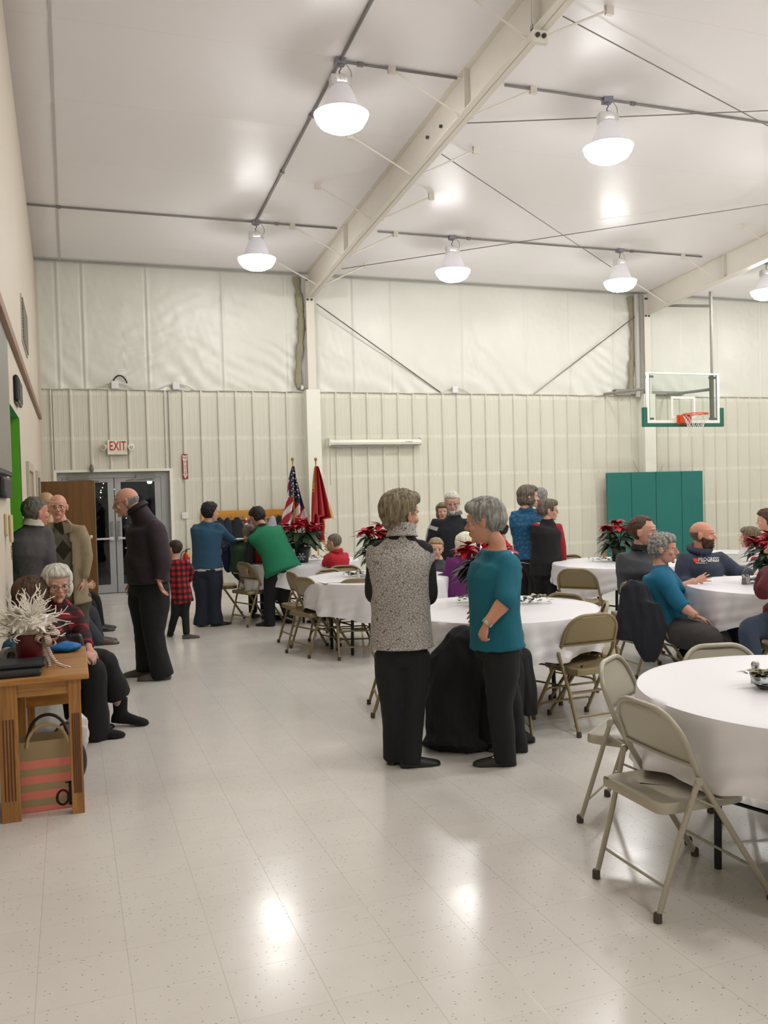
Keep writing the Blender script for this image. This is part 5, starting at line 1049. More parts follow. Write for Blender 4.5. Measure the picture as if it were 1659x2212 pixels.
def person(label, base, az, h, pose='stand', ov=None, lov=None, fem=False, lean=0, head=None, hs=None, hyaw=0, hpitch=0, hroll=0, skin=SK, hair=None, haircol=None, hseed=1, beard=None, beardcol='white',
           top=None, topm=None, sleeve='long', sleevem=None, g=1.0, belly=0.0, bust=0.0, hem=-.03, hemw=1.0, legs=None, legw=1.0, legcut=0.0, legoff=0, shoes=None, shoem=None, footaz=None, eyes=True, glasses=None, fold=.006, shol=1.0, neckw=1.0,
           handl=None, handr=None, collar=None, openf=0, under=None, inner=None, vest=None, vox=None, extra=None, nk=1.0, group='people in the hall', shoekw=None, seatz=None, armw=1.0):
    if base[0] < 50: bx = V(base[0], base[1], 0)
    else: bx = V(*globals()['g'](base[0], base[1])); bx[2] = 0
    D = depth(V(bx[0], bx[1], h*.5)); vr = math.degrees(math.atan2(float((bx-CP)@RH), float((bx-CP)@FH))); a = math.radians(az+vr); Fw = FH*math.cos(a)+RH*math.sin(a); Rt = np.cross(Fw, V(0, 0, 1)); Zu = V(0, 0, 1)
    L2W = lambda p: bx+(Rt*p[0]+Fw*p[1]+Zu*p[2])
    src = ST if pose == 'stand' else SI; J = {}
    dz = 0 if pose == 'stand' or seatz is None else seatz-.315*h
    for k, p in src.items():
        q = V(*p)*h
        if pose == 'sit' and not k.startswith('ank'): q[2] += dz
        if lov and k in lov: q = V(*lov[k])*h
        J[k] = q
    if lean:
        l = math.radians(lean); pv = J['pelvis']
        for k in ('waist', 'chest', 'neck', 'head', 'sho_l', 'sho_r', 'elb_l', 'elb_r', 'wri_l', 'wri_r'):
            if lov and k in lov: continue
            q = J[k]-pv; f_ = .5 if k == 'waist' else 1.0; c, s = math.cos(l*f_), math.sin(l*f_); J[k] = pv+V(q[0], q[1]*c+q[2]*s, q[2]*c-q[1]*s)
    J = {k: L2W(q) for k, q in J.items()}
    hs = (hs or (.232 if h > 1.45 else .205))*1.045; ks = hs/.235
    if head: J['head'] = at(head[0], head[1], D+(head[2] if len(head) > 2 else 0))
    ov = ov or {}; J0 = {k: v_.copy() for k, v_ in J.items()}
    if head: J0['head'] = L2W(V(*src['head'])*h+(V(0, 0, dz) if pose == 'sit' else 0))
    for k, q in ov.items(): J[k] = at(q[0], q[1], D+(q[2] if len(q) > 2 else 0))
    d0 = J['pelvis']-J0['pelvis'] if 'pelvis' in ov else ((J['neck']-J0['neck'])*V(1, 1, 0) if 'neck' in ov else ((J['head']-J0['head'])*V(1, 1, 0) if head else V(0, 0, 0)))
    du = J['neck']-J0['neck'] if 'neck' in ov else (J['head']-J0['head'] if head else d0)
    for k in J:
        if k in ov or (k == 'head' and head): continue
        if k in ('pelvis',): J[k] = J[k]+d0
        elif k.startswith('hip'): J[k] = J[k]+d0
        elif k[:3] in ('kne', 'ank'): J[k] = J[k]+d0*V(1, 1, 0)
        elif k == 'waist': J[k] = J[k]+d0*.7+du*.3
        elif k == 'chest': J[k] = J[k]+d0*.3+du*.7
        elif k.startswith('elb') and ('sho_'+k[-1]) in ov: J[k] = J[k]+J['sho_'+k[-1]]-J0['sho_'+k[-1]]
        elif k.startswith('wri') and ('elb_'+k[-1]) in ov: J[k] = J[k]+J['elb_'+k[-1]]-J0['elb_'+k[-1]]
        elif k.startswith('wri') and ('sho_'+k[-1]) in ov: J[k] = J[k]+J['sho_'+k[-1]]-J0['sho_'+k[-1]]
        else: J[k] = J[k]+du
    for q_ in 'lr': J['sho_'+q_] = J['sho_'+q_]-Zu*.012*h
    rb = V(J['pelvis'][0], J['pelvis'][1], 0); bx = rb
    e = root('person', bx, math.atan2(-Fw[0], Fw[1]), label, 'person', group); vx = vox or (.0125 if D < 7.5 else .017)
    hy = math.radians(hyaw); hp = math.radians(hpitch); hr = math.radians(hroll)
    hf = Fw*math.cos(hy)+Rt*math.sin(hy); hr_ = np.cross(hf, Zu); hf2 = hf*math.cos(hp)+Zu*math.sin(hp); hu = np.cross(hr_, hf2); HX = hr_*math.cos(hr)+hu*math.sin(hr); HZ = -hr_*math.sin(hr)+hu*math.cos(hr)
    HM = np.array([HX, hf2, HZ]).T*ks; H2W = lambda P: np.asarray(P)@HM.T+J['head']
    sho = (J['sho_l']+J['sho_r'])/2; sd = nrm(J['sho_r']-J['sho_l']); hd = nrm(J['hip_r']-J['hip_l'])
    if abs(sd@Zu) > .5: sd = Rt
    # ---- body (skin), one continuous mesh
    mb = MB(); q = h*.88*g
    mb.loft([J['pelvis']-Zu*.03*h, J['pelvis'], J['waist'], J['chest'], sho, sho*.4+J['neck']*.6], [(.085*q, .06*q), (.092*q, .064*q), (.078*q, .058*q), (.092*q, .062*q), (.085*q, .045*q), (.04*h, .04*h)], [hd, hd, hd*.5+sd*.5, sd, sd, sd])
    nr = (.034 if not fem else .029)*h*(hs/.232)**.5*1.0; nr = min(nr, .06); jaw = H2W([0, -.022, -.055]); mb.tube([sho*.5+J['neck']*.5, J['neck'], jaw*.5+J['neck']*.5, jaw, H2W([0, -.025, -.02])], [nr*1.25, nr*1.1, nr, nr, nr*.95], 14)
    for s in 'lr':
        ap = arc_path([sho*.3+J['sho_'+s]*.7, J['sho_'+s], J['elb_'+s]*.35+J['sho_'+s]*.65, J['elb_'+s], J['elb_'+s]*.6+J['wri_'+s]*.4, J['wri_'+s]], .05*h, 4); ar_ = [.03*h*g, .032*h*g, .030*h*g, .0245*h*g, .0245*h*g, .0168*h*g]
        mb.tube(ap, list(np.interp(np.linspace(0, 1, len(ap)), np.linspace(0, 1, 6), ar_)), 12)
        mb.tube([J['hip_'+s], J['hip_'+s]*.6+J['kne_'+s]*.4, J['kne_'+s], J['kne_'+s]*.65+J['ank_'+s]*.35, J['ank_'+s]], [.055*q, .050*q, .035*q, .034*q, .022*q], 12)
    P, N, fs = remesh(mb, .0155, 2); body = raw(P, fs)
    hdm = HEADF if fem else HEADM; o_ = len(body.v); body.add(H2W(hdm[0]), hdm[1]); 
    c = hdm[0][[f[0] for f in hdm[1]]]; lipm = (np.abs(c[:, 0]) < .021) & (np.abs(c[:, 2]+.058) < .0085) & (c[:, 1] > .080)
    nb = len(fs); 
    for i, l in enumerate(lipm):
        if l: body.mi[nb+i] = 1
    for s, spec in (('l', handl), ('r', handr)):
        w_ = J['wri_'+s]; fa = nrm(w_-J['elb_'+s]); sp = dict(d=fa, n=-Fw*.3-(Rt if s == 'r' else -Rt)*1.0, curl=.4); 
        if spec: sp.update(spec)
        dd = V(*sp.pop('d')); nn = V(*sp.pop('n')); sdn = np.cross(nrm(dd), nrm(nn-nrm(dd)*(nn@nrm(dd)))); side = sp.pop('side', None)
        if side is None: side = 1 if sdn@Fw > 0 else -1
        hb = MB(); hand(hb, w_, dd, nn, side, sc=sp.pop('sc', (.92 if fem else 1.0)*(h/1.7 if h > 1.4 else h/1.55)), **sp)
        if D < 9: P, N, f2 = remesh(hb, .0038 if D < 7 else .0045, 2); body.add(P, f2)
        else: body.add(hb.v, hb.f)
    lipc = mat('lips_%d' % skin[0], (max(0, skin[0]-26), max(0, skin[1]-44), max(0, skin[2]-36)), .45)
    body.build('body', [m_skin(skin), lipc], e, ang=180)
    if eyes:
        for s in (-1, 1):
            mb = MB(); c0 = V(s*.031, .0650, -.001); mb.ell(H2W(c0), .0125*ks, HM/ks, 12, 9); mb.m = 1; mb.lathe([(.0062*ks, 0), (.0058*ks, .0010*ks), (.0001, .0012*ks)], H2W(c0+V(0, .0118, 0)), 12, hf2); mb.m = 0
            mb.build('eye', [mat('eye_white', (214, 206, 200), .3), mat('iris_dark', (52, 40, 32), .2)], e)
            bc = {'white': (170, 160, 150), 'bright': (190, 180, 160), 'grey': (130, 118, 106)}.get(haircol, (88, 68, 52))
            mb = MB(); mb.tube([H2W(V(s*x_, y_, z_)) for x_, y_, z_ in ((.014, .0895, .016), (.026, .0895, .021), (.038, .083, .021), (.048, .074, .016))], [.0018*ks, .0028*ks, .0026*ks, .001*ks], 6); mb.build('eyebrow', mat('brow_%d' % bc[0], bc, .8), e)
    if glasses:
        mb = MB(); gm = mat('frame_%d' % glasses[0], glasses, .35, .3)
        for s in (-1, 1):
            ring = [V(s*.033+.0225*math.cos(t_)*(1.05), .097-.012*abs(math.cos(t_) if s*math.cos(t_) > 0 else 0), -.003+.0165*math.sin(t_)) for t_ in np.linspace(0, 2*math.pi, 20, endpoint=False)]
            mb.tube([H2W(p) for p in ring], .0014*ks, 5, closed=True); mb.tube([H2W(V(s*.055, .087, .004)), H2W(V(s*.078, .04, .006)), H2W(V(s*.083, -.008, .006))], .0014*ks, 5)
        mb.tube([H2W(V(-.011, .099, .0)), H2W(V(0, .102, .003)), H2W(V(.011, .099, .0))], .0014*ks, 5); mb.build('glasses', gm, e)
    if hair:
        P, f2 = hair_get(hair, hseed); c1, c2 = HA[haircol]; raw(H2W(P), f2).build('hair', m_hair('hair_'+haircol, c1, c2), e, ang=180)
    if beard:
        P, f2 = hair_get(beard, hseed+5); c1, c2 = HA[beardcol]; raw(H2W(P), f2).build('beard', m_hair('hair_'+beardcol, c1, c2), e, ang=180)
    # ---- clothes
    def finish(mb, nm, m, amp, seed, vert=.4, cut=None, vx_=None, sm=3, freqs=(4, 8)):
        P, N, fs = remesh(mb, vx_ or vx, sm); P = P+N*((wav(P*V(1, 1, vert), freqs, seed)*.6-np.abs(wav(P*V(1, 1, vert*1.3), (7, 15), seed+1))*.7)*amp)[:, None]
        if cut is not None:
            loc = (P-V(J['chest'][0], J['chest'][1], 0))@np.array([Rt, Fw, Zu]).T; k = cut(loc[:, 0], loc[:, 1], loc[:, 2]); fs = [f for f in fs if not all(k[i] for i in f)]
            used_ = sorted({i for f in fs for i in f}); mp = {o: i for i, o in enumerate(used_)}; P = P[used_]; fs = [tuple(mp[i] for i in f) for f in fs]; return raw(P, fs).build(nm, m, e, ang=180, solid=.006)
        return raw(P, fs).build(nm, m, e, ang=180)
    def torso(mb, G, hemz, hw_, _nw, bl=belly, bu=bust):
        Q = h*G; up = nrm(J['waist']-J['pelvis']); fwd = np.cross(Zu, sd); fwd = -fwd if fwd@Fw < 0 else fwd
        cs = [J['pelvis']+up*hemz*h, J['pelvis']+up*.01*h, J['waist'], J['chest'], J['chest']*.4+sho*.6, sho+nrm(J['neck']-sho)*.0, sho+(J['neck']-sho)*nk*.6, sho+(J['neck']-sho)*nk]
        ab = [(.100*Q*hw_, .078*Q*hw_), (.102*Q, .076*Q), (.092*Q, .070*Q), (.102*Q, .074*Q), (.110*Q, .066*Q), (.080*Q*shol, .047*Q), ((.056+.03*(1-nk))*h*neckw, .045*h*neckw), ((.042+.035*(1-nk))*h*neckw, (.040+.01*(1-nk))*h*neckw)]
        mb.loft(cs, ab, [hd, hd, hd*.6+sd*.4, sd, sd, sd, sd, sd], 24)
        if bl: mb.ell(J['waist']+fwd*bl*.55*h-Zu*.02*h, (.086*Q, (.06+bl*.5)*h, .085*h), np.array([hd, fwd, np.cross(hd, fwd)]).T)
        if bu:
            for s in (-1, 0, 1): mb.ell(J['chest']+fwd*(.040+bu*.30)*h+sd*s*.036*h-Zu*.012*h, (.048*h, (.030+bu*.35)*h, .048*h), np.array([sd, fwd, np.cross(sd, fwd)]).T)
    def sleeves(mb, G, frac, cuff=1.0):
        Q = h*G*armw
        for s in 'lr':
            S_, E_, W_ = J['sho_'+s], J['elb_'+s], J['wri_'+s]; pts = [sho*.45+S_*.55-Zu*.006*h, S_, S_*.62+E_*.38]; rr = [.036*Q, .0405*Q, .039*Q]
            if frac >= 1: pts += [E_]; rr += [.034*Q]; k = frac-1; pts += [E_*(1-k*.5)+W_*k*.5, E_*(1-k)+W_*k]; rr += [(.034-.004*k)*Q, (.034-.010*k)*Q*cuff]
            else: pts = pts[:2]+[S_*(1-frac)+E_*frac]; rr = rr[:2]+[.040*Q]
            if D < 8: pts = arc_path(pts, .03*h, 4); rr = list(np.interp(np.linspace(0, 1, len(pts)), np.linspace(0, 1, len(rr)), rr))
            mb.tube(pts, rr, 14)
    fr = {'long': 1.93, 'three': 1.30, 'short': .6, None: 0}[sleeve] if not isinstance(sleeve, float) else sleeve
    sd_ = hash(label) % 97 if False else (len(label)*7+int(h*100)) % 97
    if legs is not None:
        mb = MB(); Q = h*g*legw; up = nrm(J['waist']-J['pelvis'])
        mb.loft([J['pelvis']-Zu*.05*h*(1 if pose == 'stand' else .3), J['pelvis']-Zu*.01*h, J['pelvis']+up*.055*h], [(.088*Q, .068*Q), (.098*Q, .074*Q), (.088*Q, .066*Q)], hd, 20)
        for s in 'lr':
            H_, K_, A_ = J['hip_'+s], J['kne_'+s], J['ank_'+s]; lc = legcut.get(s, 0) if isinstance(legcut, dict) else legcut; end = K_*lc+A_*(1-lc)
            if legoff == 0: end = end-Zu*.012*h if pose == 'stand' else end
            pts = [H_+up*.02*h, H_*.75+K_*.25, H_*.35+K_*.65, K_, K_*.5+end*.5, end]; rr = [.060*Q, .062*Q, .051*Q, .044*Q, .041*Q, .038*Q*(1.0+legoff)]
            pts = arc_path(pts, .04*h, 4); rr = list(np.interp(np.linspace(0, 1, len(pts)), np.linspace(0, 1, len(rr)), rr)); mb.tube(pts, rr, 16)
        finish(mb, 'trousers', legs, fold*1.1, sd_+3, .55)
    if top is not None:
        mb = MB(); torso(mb, g*(1.06 if vest is None else 1.0), hem, hemw, neckw)
        if fr and sleevem is None: sleeves(mb, g, fr)
        nmx = top
        cutf = None
        if openf: cutf = lambda X, Y, Z: (X > openf[0]-.03*(1-Z/h)) & (X < openf[1]) & (Y > 0.0) & (Z < .84*h)
        finish(mb, nmx, topm, fold, sd_, .5, cutf)
        if sleevem is not None: mb = MB(); sleeves(mb, g*.98, fr); finish(mb, 'sleeves', sleevem, fold, sd_+9, .6)
    if inner is not None:      # garment under an open one
        mb = MB(); torso(mb, g*.94, inner[2] if len(inner) > 2 else hem, .96, neckw); finish(mb, inner[0], inner[1], fold*.5, sd_+5, .5)
    if vest is not None: shol = shol*1.35; mb = MB(); torso(mb, g*1.20, hem, hemw, neckw*1.03); finish(mb, vest[0], vest[1], fold*.7, sd_+6, .4)
    if collar is not None:
        nk = J['neck']; r_ = .050*h*neckw*(collar[1] if len(collar) > 1 else 1); hh_ = (collar[2] if len(collar) > 2 else .02)*h; mb = MB(); ax = nrm(J['head']-J['neck']); ax = nrm(ax+Zu)
        mb.loft([nk-ax*.012*h, nk+ax*.004*h, nk+ax*hh_], [(r_*1.12, r_*1.05), (r_, r_*.95), (r_*.92, r_*.9)], sd, 20); finish(mb, 'collar', collar[0], .001, 2, 1, None, .007, 1)
    if shoes is not None:
        for i, s in enumerate('lr'):
            fa = footaz[i] if footaz else az; fa = math.radians(fa+vr); d = FH*math.cos(fa)+RH*math.sin(fa); mb = MB(); kw = dict(L=.155*h, wd=.95 if fem else 1.05); kw.update(shoekw or {}); kk = dict(kw)
            if 'per' in kk: per = kk.pop('per'); kk.update(per.get(s, {}))
            A_ = J['ank_'+s]; shoe(mb, A_, d, z0=kk.pop('z0', 0.0), **kk); sm = shoem or mat('black_shoe', (26, 25, 27), .4)
            so = mb.build(shoes, sm, e, ang=60, sub=1)
    if extra: extra(locals())
    PEOPLE.append(e); return e, J
def band(e, a, b, r, nm, m, w_=.018, face=None):
    d = nrm(V(*b)-V(*a)); mb = MB(); mb.lathe([(r, -w_/2), (r*1.06, -w_/2), (r*1.06, w_/2), (r, w_/2)], a, 20, d); o = mb.build(nm, m, e)
    return o
# ================================================= PEOPLE
def cloth(name, c, rough=.85, **k): return mat(name, c, rough, var=.14, bump=.25, bscale=120, **k)
BLK = cloth('black_cloth', (20, 21, 24)); BLK2 = cloth('black_trousers', (17, 18, 20)); NAVYJ = cloth('dark_denim', (26, 34, 50)); 
def m_plaid(name, c, c2, s=26, cross=(40, 8, 10)):
    t = NT(name); x, y, z = t.xyz(); a = t.math('GREATER_THAN', t.math('FRACT', t.math('MULTIPLY', t.math('ADD', x, t.math('MULTIPLY', y, .6)), s)), .5); b = t.math('GREATER_THAN', t.math('FRACT', t.math('MULTIPLY', z, s)), .5)
    k = t.math('MULTIPLY', t.math('ADD', a, b), .5); r_ = t.n('ShaderNodeValToRGB'); t.set(r_.inputs[0], k); r_.color_ramp.interpolation = 'CONSTANT'; el = r_.color_ramp.elements; el[0].color = srgb(*c); el[0].position = 0; el[1].position = .4; el[1].color = srgb(*cross); n_ = el.new(.9); n_.color = srgb(*c2)
    t.base(r_.outputs[0], .85); t.bump(t.noise(120, 2), .25, .004); return t.m
PLAID = m_plaid('buffalo_plaid', (188, 32, 44), (18, 16, 20), 15, (96, 18, 28))
PLAID2 = m_plaid('dark_buffalo_plaid', (138, 26, 36), (16, 14, 18), 12, (60, 16, 24))
# --- 1 woman in the grey patterned vest
def m_vest():
    t = NT('grey_print_vest'); v1 = t.voro(62, t.mapping((1, 1, 1), rot=(.4, .5, .3)), 'DISTANCE_TO_EDGE'); n = t.noise(110, 3); k = t.ramp(v1, .02, .09); k2 = t.ramp(n, .38, .52)
    c = t.mix(t.math('MULTIPLY', k, .8), srgb(92, 88, 86), srgb(196, 190, 184)); c = t.mix(t.math('MULTIPLY', t.math('SUBTRACT', 1.0, k2), .35), c, srgb(98, 92, 90)); t.base(c, .7)
    t.bump(t.noise(14, 3), .35, .02); return t.m
GV = 1.63
e, J = person('woman in a grey printed quilted vest over black, seen from behind', (880, 1650), 8, 1.60, fem=True,
    ov=dict(pelvis=(868, 1405), waist=(866, 1320), chest=(862, 1240), neck=(868, 1153), sho_l=(818, 1178), sho_r=(914, 1178), elb_l=(805, 1288, -.02), elb_r=(928, 1292, .0), wri_l=(838, 1290, .24), wri_r=(906, 1286, .24),
            hip_l=(842, 1420), hip_r=(896, 1420), kne_l=(848, 1535), kne_r=(894, 1532), ank_l=(851, 1640, .05), ank_r=(886, 1652, -.04)),
    head=(868, 1113, .03), hs=.255, hyaw=42, hpitch=-2, skin=(206, 152, 124), hair='layered', haircol='ash', hseed=3, g=1.0, hem=.012, hemw=1.12, top='black_shirt', topm=BLK, sleeve='long', fold=.005,
    vest=('quilted_vest', m_vest()), collar=(m_vest(), 1.05, .040), legs=BLK2, legw=1.0, shoes='shoe', footaz=(20, 78), neckw=1.05, bust=.02, armw=1.0, eyes=True, legoff=.1)
# --- 2 woman in teal, walking left
TEAL = cloth('teal_knit', (16, 104, 124)); 
e, J = person('standing grey-haired woman in a teal top with three-quarter sleeves, walking left', (1082, 1640), -72, 1.56, fem=True,
    ov=dict(pelvis=(1074, 1392), waist=(1068, 1322), chest=(1066, 1248), neck=(1074, 1172), sho_l=(1100, 1212, -.13), sho_r=(1050, 1200, .14), elb_l=(1093, 1296, -.24), wri_l=(1050, 1350, -.25), elb_r=(1060, 1285, .16), wri_r=(1040, 1312, .20),
            hip_l=(1085, 1412, -.08), hip_r=(1062, 1410, .08), kne_l=(1080, 1525, -.10), kne_r=(1100, 1515, .12), ank_l=(1092, 1640, -.10), ank_r=(1118, 1606, .16)),
    head=(1046, 1127, .0), hs=.25, hyaw=-4, hpitch=-8, skin=(208, 150, 120), hair='cropgrey', haircol='grey', hseed=4, g=1.24, hem=-.012, hemw=1.05, top='teal_top', topm=TEAL, sleeve=1.18, fold=.005, belly=.03, bust=.035, nk=.62,
    legs=BLK2, legw=.94, shoes='loafer', footaz=(-95, -88), neckw=1.12, handl=dict(d=V(0, 0, -1)-RH*.35, n=RH*.6+V(0, 0, .1)+FH*.5, curl=.85, spread=.02, thumb=.3, side=None), shoekw=dict(L=.26))
band(e, J['wri_l']*.93+J['elb_l']*.07, J['elb_l'], .031, 'watch', mat('silver_watch', (196, 186, 170), .25, .7), .02)
a = J['ank_l']; mb = MB()
for k in range(2): mb.ell(V(a[0], a[1], 0)-RH*(.055+.022*k)-FH*.028+V(0, 0, .064-.006*k), .007, None, 8, 6)
mb.build('shoe_studs', mat('silver_watch', (1, 1, 1)), e)
# --- 3 bald man in purple-black shirt, left
PURP = cloth('dark_plum_shirt', (44, 30, 40), .75); 
e, J = person('bald man in a dark plum shirt, leaning towards the men on the left', (322, 1462), -78, 1.74,
    ov=dict(pelvis=(322, 1262), waist=(318, 1205), chest=(316, 1150), neck=(297, 1097), sho_l=(336, 1137, -.15), sho_r=(300, 1130, .15), elb_l=(352, 1218, -.22), wri_l=(343, 1255, -.24), elb_r=(300, 1215, .2), wri_r=(290, 1255, .22),
            hip_l=(334, 1275, -.08), hip_r=(310, 1272, .08), kne_l=(332, 1372, -.10), kne_r=(312, 1365, .1), ank_l=(352, 1462, -.10), ank_r=(318, 1450, .1)),
    head=(272, 1085, .0), hs=.25, hyaw=-6, hpitch=-12, skin=(214, 158, 134), hair='fringe', haircol='grey', g=1.30, hem=.005, top='plum_shirt', topm=PURP, belly=.055, fold=.006, legs=BLK2, legw=1.0, legoff=.2, shoes='loafer', shoem=mat('taupe_suede', (92, 84, 78), .85), footaz=(-85, -92),
    glasses=(120, 110, 96), handl=dict(d=V(0, 0, -1)+RH*.35-FH*.1, n=RH*1.0+V(0, 0, .3), curl=.35, spread=.1), neckw=1.2, collar=(PURP, 1.0, .014), shoekw=dict(L=.30), armw=1.05)
band(e, J['wri_l']*.9+J['elb_l']*.1, J['elb_l'], .036, 'wristwatch', mat('gold_watch', (190, 170, 120), .3, .6), .02)
mb = MB()
for px, py in ((282, 1127), (276, 1137), (273, 1160), (271, 1184), (270, 1207), (274, 1231)): mb.ell(at(px, py, depth(J['chest'])-.0), .0065, None, 8, 6)
mb.build('shirt_buttons', mat('pearl_button', (196, 190, 180), .3), e)
# --- 4 man in grey pullover, back turned, in the opening
GRJ = cloth('charcoal_pullover', (84, 79, 82))
e, J = person('man with grey cropped hair in a charcoal pullover, back turned, at the green opening', (-.32, 8.02), 40, 1.74,
    ov=dict(neck=(72, 1129), sho_l=(48, 1152, -.05), sho_r=(95, 1148, .1), chest=(66, 1200), waist=(66, 1250), pelvis=(68, 1300), elb_r=(106, 1215, .0), wri_r=(100, 1262, .15), elb_l=(42, 1222, .02), wri_l=(50, 1270, .2)),
    head=(78, 1108, .0), hs=.24, hyaw=22, skin=(206, 140, 118), hair='short', haircol='saltpepper', hseed=2, g=1.08, hem=-.03, top='pullover', topm=GRJ, fold=.007, legs=BLK2, shoes='shoe', collar=(mat('white_collar', (214, 206, 190), .7), 1.0, .022), armw=1.08)
# --- 5 argyle man in tan jacket
def m_argyle():
    t = NT('argyle_knit'); x, y, z = t.xyz(); u = t.math('DIVIDE', t.math('ADD', x, .05), .17); v = t.math('DIVIDE', t.math('SUBTRACT', z, .06), .24)
    a = t.math('ABSOLUTE', t.math('SUBTRACT', t.math('FRACT', u), .5)); b = t.math('ABSOLUTE', t.math('SUBTRACT', t.math('FRACT', v), .5)); d = t.math('ADD', a, b); k = t.math('LESS_THAN', d, .42)
    al = t.math('GREATER_THAN', t.math('FRACT', t.math('MULTIPLY', t.math('FLOOR', u), .5)), .25)
    c = t.mix(k, srgb(108, 104, 90), t.mix(al, srgb(50, 46, 36), srgb(78, 76, 58))); t.base(c, .9); t.bump(t.noise(150, 2), .3, .003); return t.m
TAN = cloth('tan_jacket', (160, 142, 114), .8)
e, J = person('balding man with glasses in an argyle sweater under an open tan jacket', (.28, 9.15), 172, 1.76,
    ov=dict(neck=(130, 1124), chest=(136, 1183), waist=(140, 1240), pelvis=(146, 1290), sho_l=(170, 1143, -.02), sho_r=(100, 1143, .05), elb_l=(184, 1202, .02), wri_l=(180, 1252, -.02), elb_r=(98, 1210, .05), wri_r=(108, 1262)),
    head=(125, 1096, -.02), hs=.25, hyaw=8, skin=(214, 158, 138), hair='fringe', haircol='lightbrown', g=1.12, hem=-.045, hemw=1.1, top='tan_jacket', topm=TAN, openf=(-.055, .17), fold=.011, inner=('argyle_sweater', m_argyle(), -.02), legs=cloth('olive_trousers', (84, 80, 66)), legw=1.1, shoes='shoe', glasses=(90, 84, 80), armw=1.12)
mb = MB(); nk = J['neck']; f_ = nrm(J['head']-J['head']*0+0) if False else -FH
for s in (-1, 1):
    o = J['neck']+RH*s*.055-FH*.045+V(0, 0, -.01); mb.prism([(0, 0), (s*.09, -.03), (s*.10, -.10), (s*.03, -.12)], o-FH*.055, RH, V(0, 0, 1)+FH*.25, FH*.008)
mb.build('jacket_collar', TAN, e, smooth=False)
# --- 6 man half hidden behind them
person('balding man in the back, only the top of his head showing behind the argyle man', (-.12, 10.3), 150, 1.80, head=(101, 1088, .0), hs=.25, skin=(196, 160, 120), hair='fringe', haircol='brown', g=1.0, top='jacket', topm=cloth('olive_jacket', (72, 74, 54)), legs=BLK2, shoes='shoe', ov=dict(neck=(104, 1128)))
# --- 7 seated white haired lady in plaid
e, J = person('white-haired woman with brown glasses seated in a plaid shirt, legs crossed', (-.02, 6.42), 128, 1.58, pose='sit', fem=True, seatz=.55,
    ov=dict(neck=(124, 1296), sho_l=(156, 1318, .04), sho_r=(100, 1322, -.06), chest=(128, 1350), waist=(132, 1400), pelvis=(140, 1440, .02), elb_l=(180, 1375, -.06), wri_l=(192, 1398, -.2), elb_r=(128, 1395, -.2), wri_r=(178, 1410, -.25),
            hip_l=(155, 1440, .05), hip_r=(135, 1445, -.1), kne_l=(228, 1425, .10), ank_l=(260, 1532, .28), kne_r=(206, 1445, -.12), ank_r=(205, 1592, -.05)),
    head=(124, 1262, -.06), hs=.24, hyaw=42, hpitch=-8, skin=(206, 160, 140), hair='bob', haircol='white', hseed=6, glasses=(78, 52, 40), g=1.05, hem=-.02, top='plaid_shirt', topm=PLAID2, fold=.006, legs=BLK2, legcut=dict(l=.30), legw=1.15, legoff=.45,
    handl=dict(d=RH*.4-V(0, 0, .8)-FH*.3, n=-RH*.5-V(0, 0, .3)+FH*.4, curl=.8, spread=.05), handr=dict(d=RH*.9-V(0, 0, .35), n=-V(0, 0, .8)+FH*.3, curl=.7, spread=.05))
for s, fa, z0, tl in (('l', 92, None, -.08), ('r', 80, 0, 0)):
    A_ = J['ank_'+s]; z0 = A_[2]-.10 if z0 is None else 0.0; fa = math.radians(fa); d = FH*math.cos(fa)+RH*math.sin(fa); mb = MB(); shoe(mb, A_, d, L=.27, wd=1.15, hgt=1.15, z0=z0, tilt=tl); mb.tube([V(A_[0], A_[1], z0)+V(0, 0, .04), V(A_[0], A_[1], z0)+V(0, 0, .10), V(A_[0], A_[1], z0+.185)], [.05, .05, .055], 16)
    P, N, fs = remesh(mb, .008, 2); raw(P, fs).build('ankle_boot', mat('black_suede', (24, 22, 22), .95), e, ang=180)
mb = MB(); b = J['waist']; q = at(168, 1392, depth(b)-.22); mb.box(q, (.09, .05, .15), X=RH, Y=FH, Z=nrm(V(0, 0, 1)-RH*.3)); pb = tag(mb.build('shoulder_bag', mat('black_gloss_leather', (34, 34, 40), .35), None, smooth=False, bevel=.015), 'small black shoulder bag held at the side of the white-haired woman in plaid', 'bag')
# --- 8 person with brown cap, back of head behind the vase
e, J = person('person in a brown knit hat sitting behind the white branch arrangement', (-.22, 6.35), 60, 1.56, pose='sit', fem=True, seatz=.52, head=(72, 1290, .0), hs=.25, skin=(196, 146, 124), hair='bob', haircol='redbrown', g=1.0, top='dark_sweater', topm=cloth('dark_teal_sweater', (20, 46, 60)), legs=BLK2, shoes='shoe', eyes=False, ov=dict(neck=(66, 1330), sho_l=(38, 1352), sho_r=(92, 1352), chest=(62, 1380), waist=(62, 1420), pelvis=(66, 1450)), lov=dict(kne_l=(-.07, .22, .30), kne_r=(.07, .22, .30)))
mb = MB(); mb.ell(J['head']+V(0, 0, .03)-RH*.012, (.125, .12, .108)); P, N, fs = remesh(mb, .009, 2); P = P+N*(wav(P, (8, 20), 4)*.004)[:, None]; raw(P, fs).build('knit_hat', mat('brown_knit', (84, 64, 44), .95, bump=.5, bscale=160), e, ang=180)
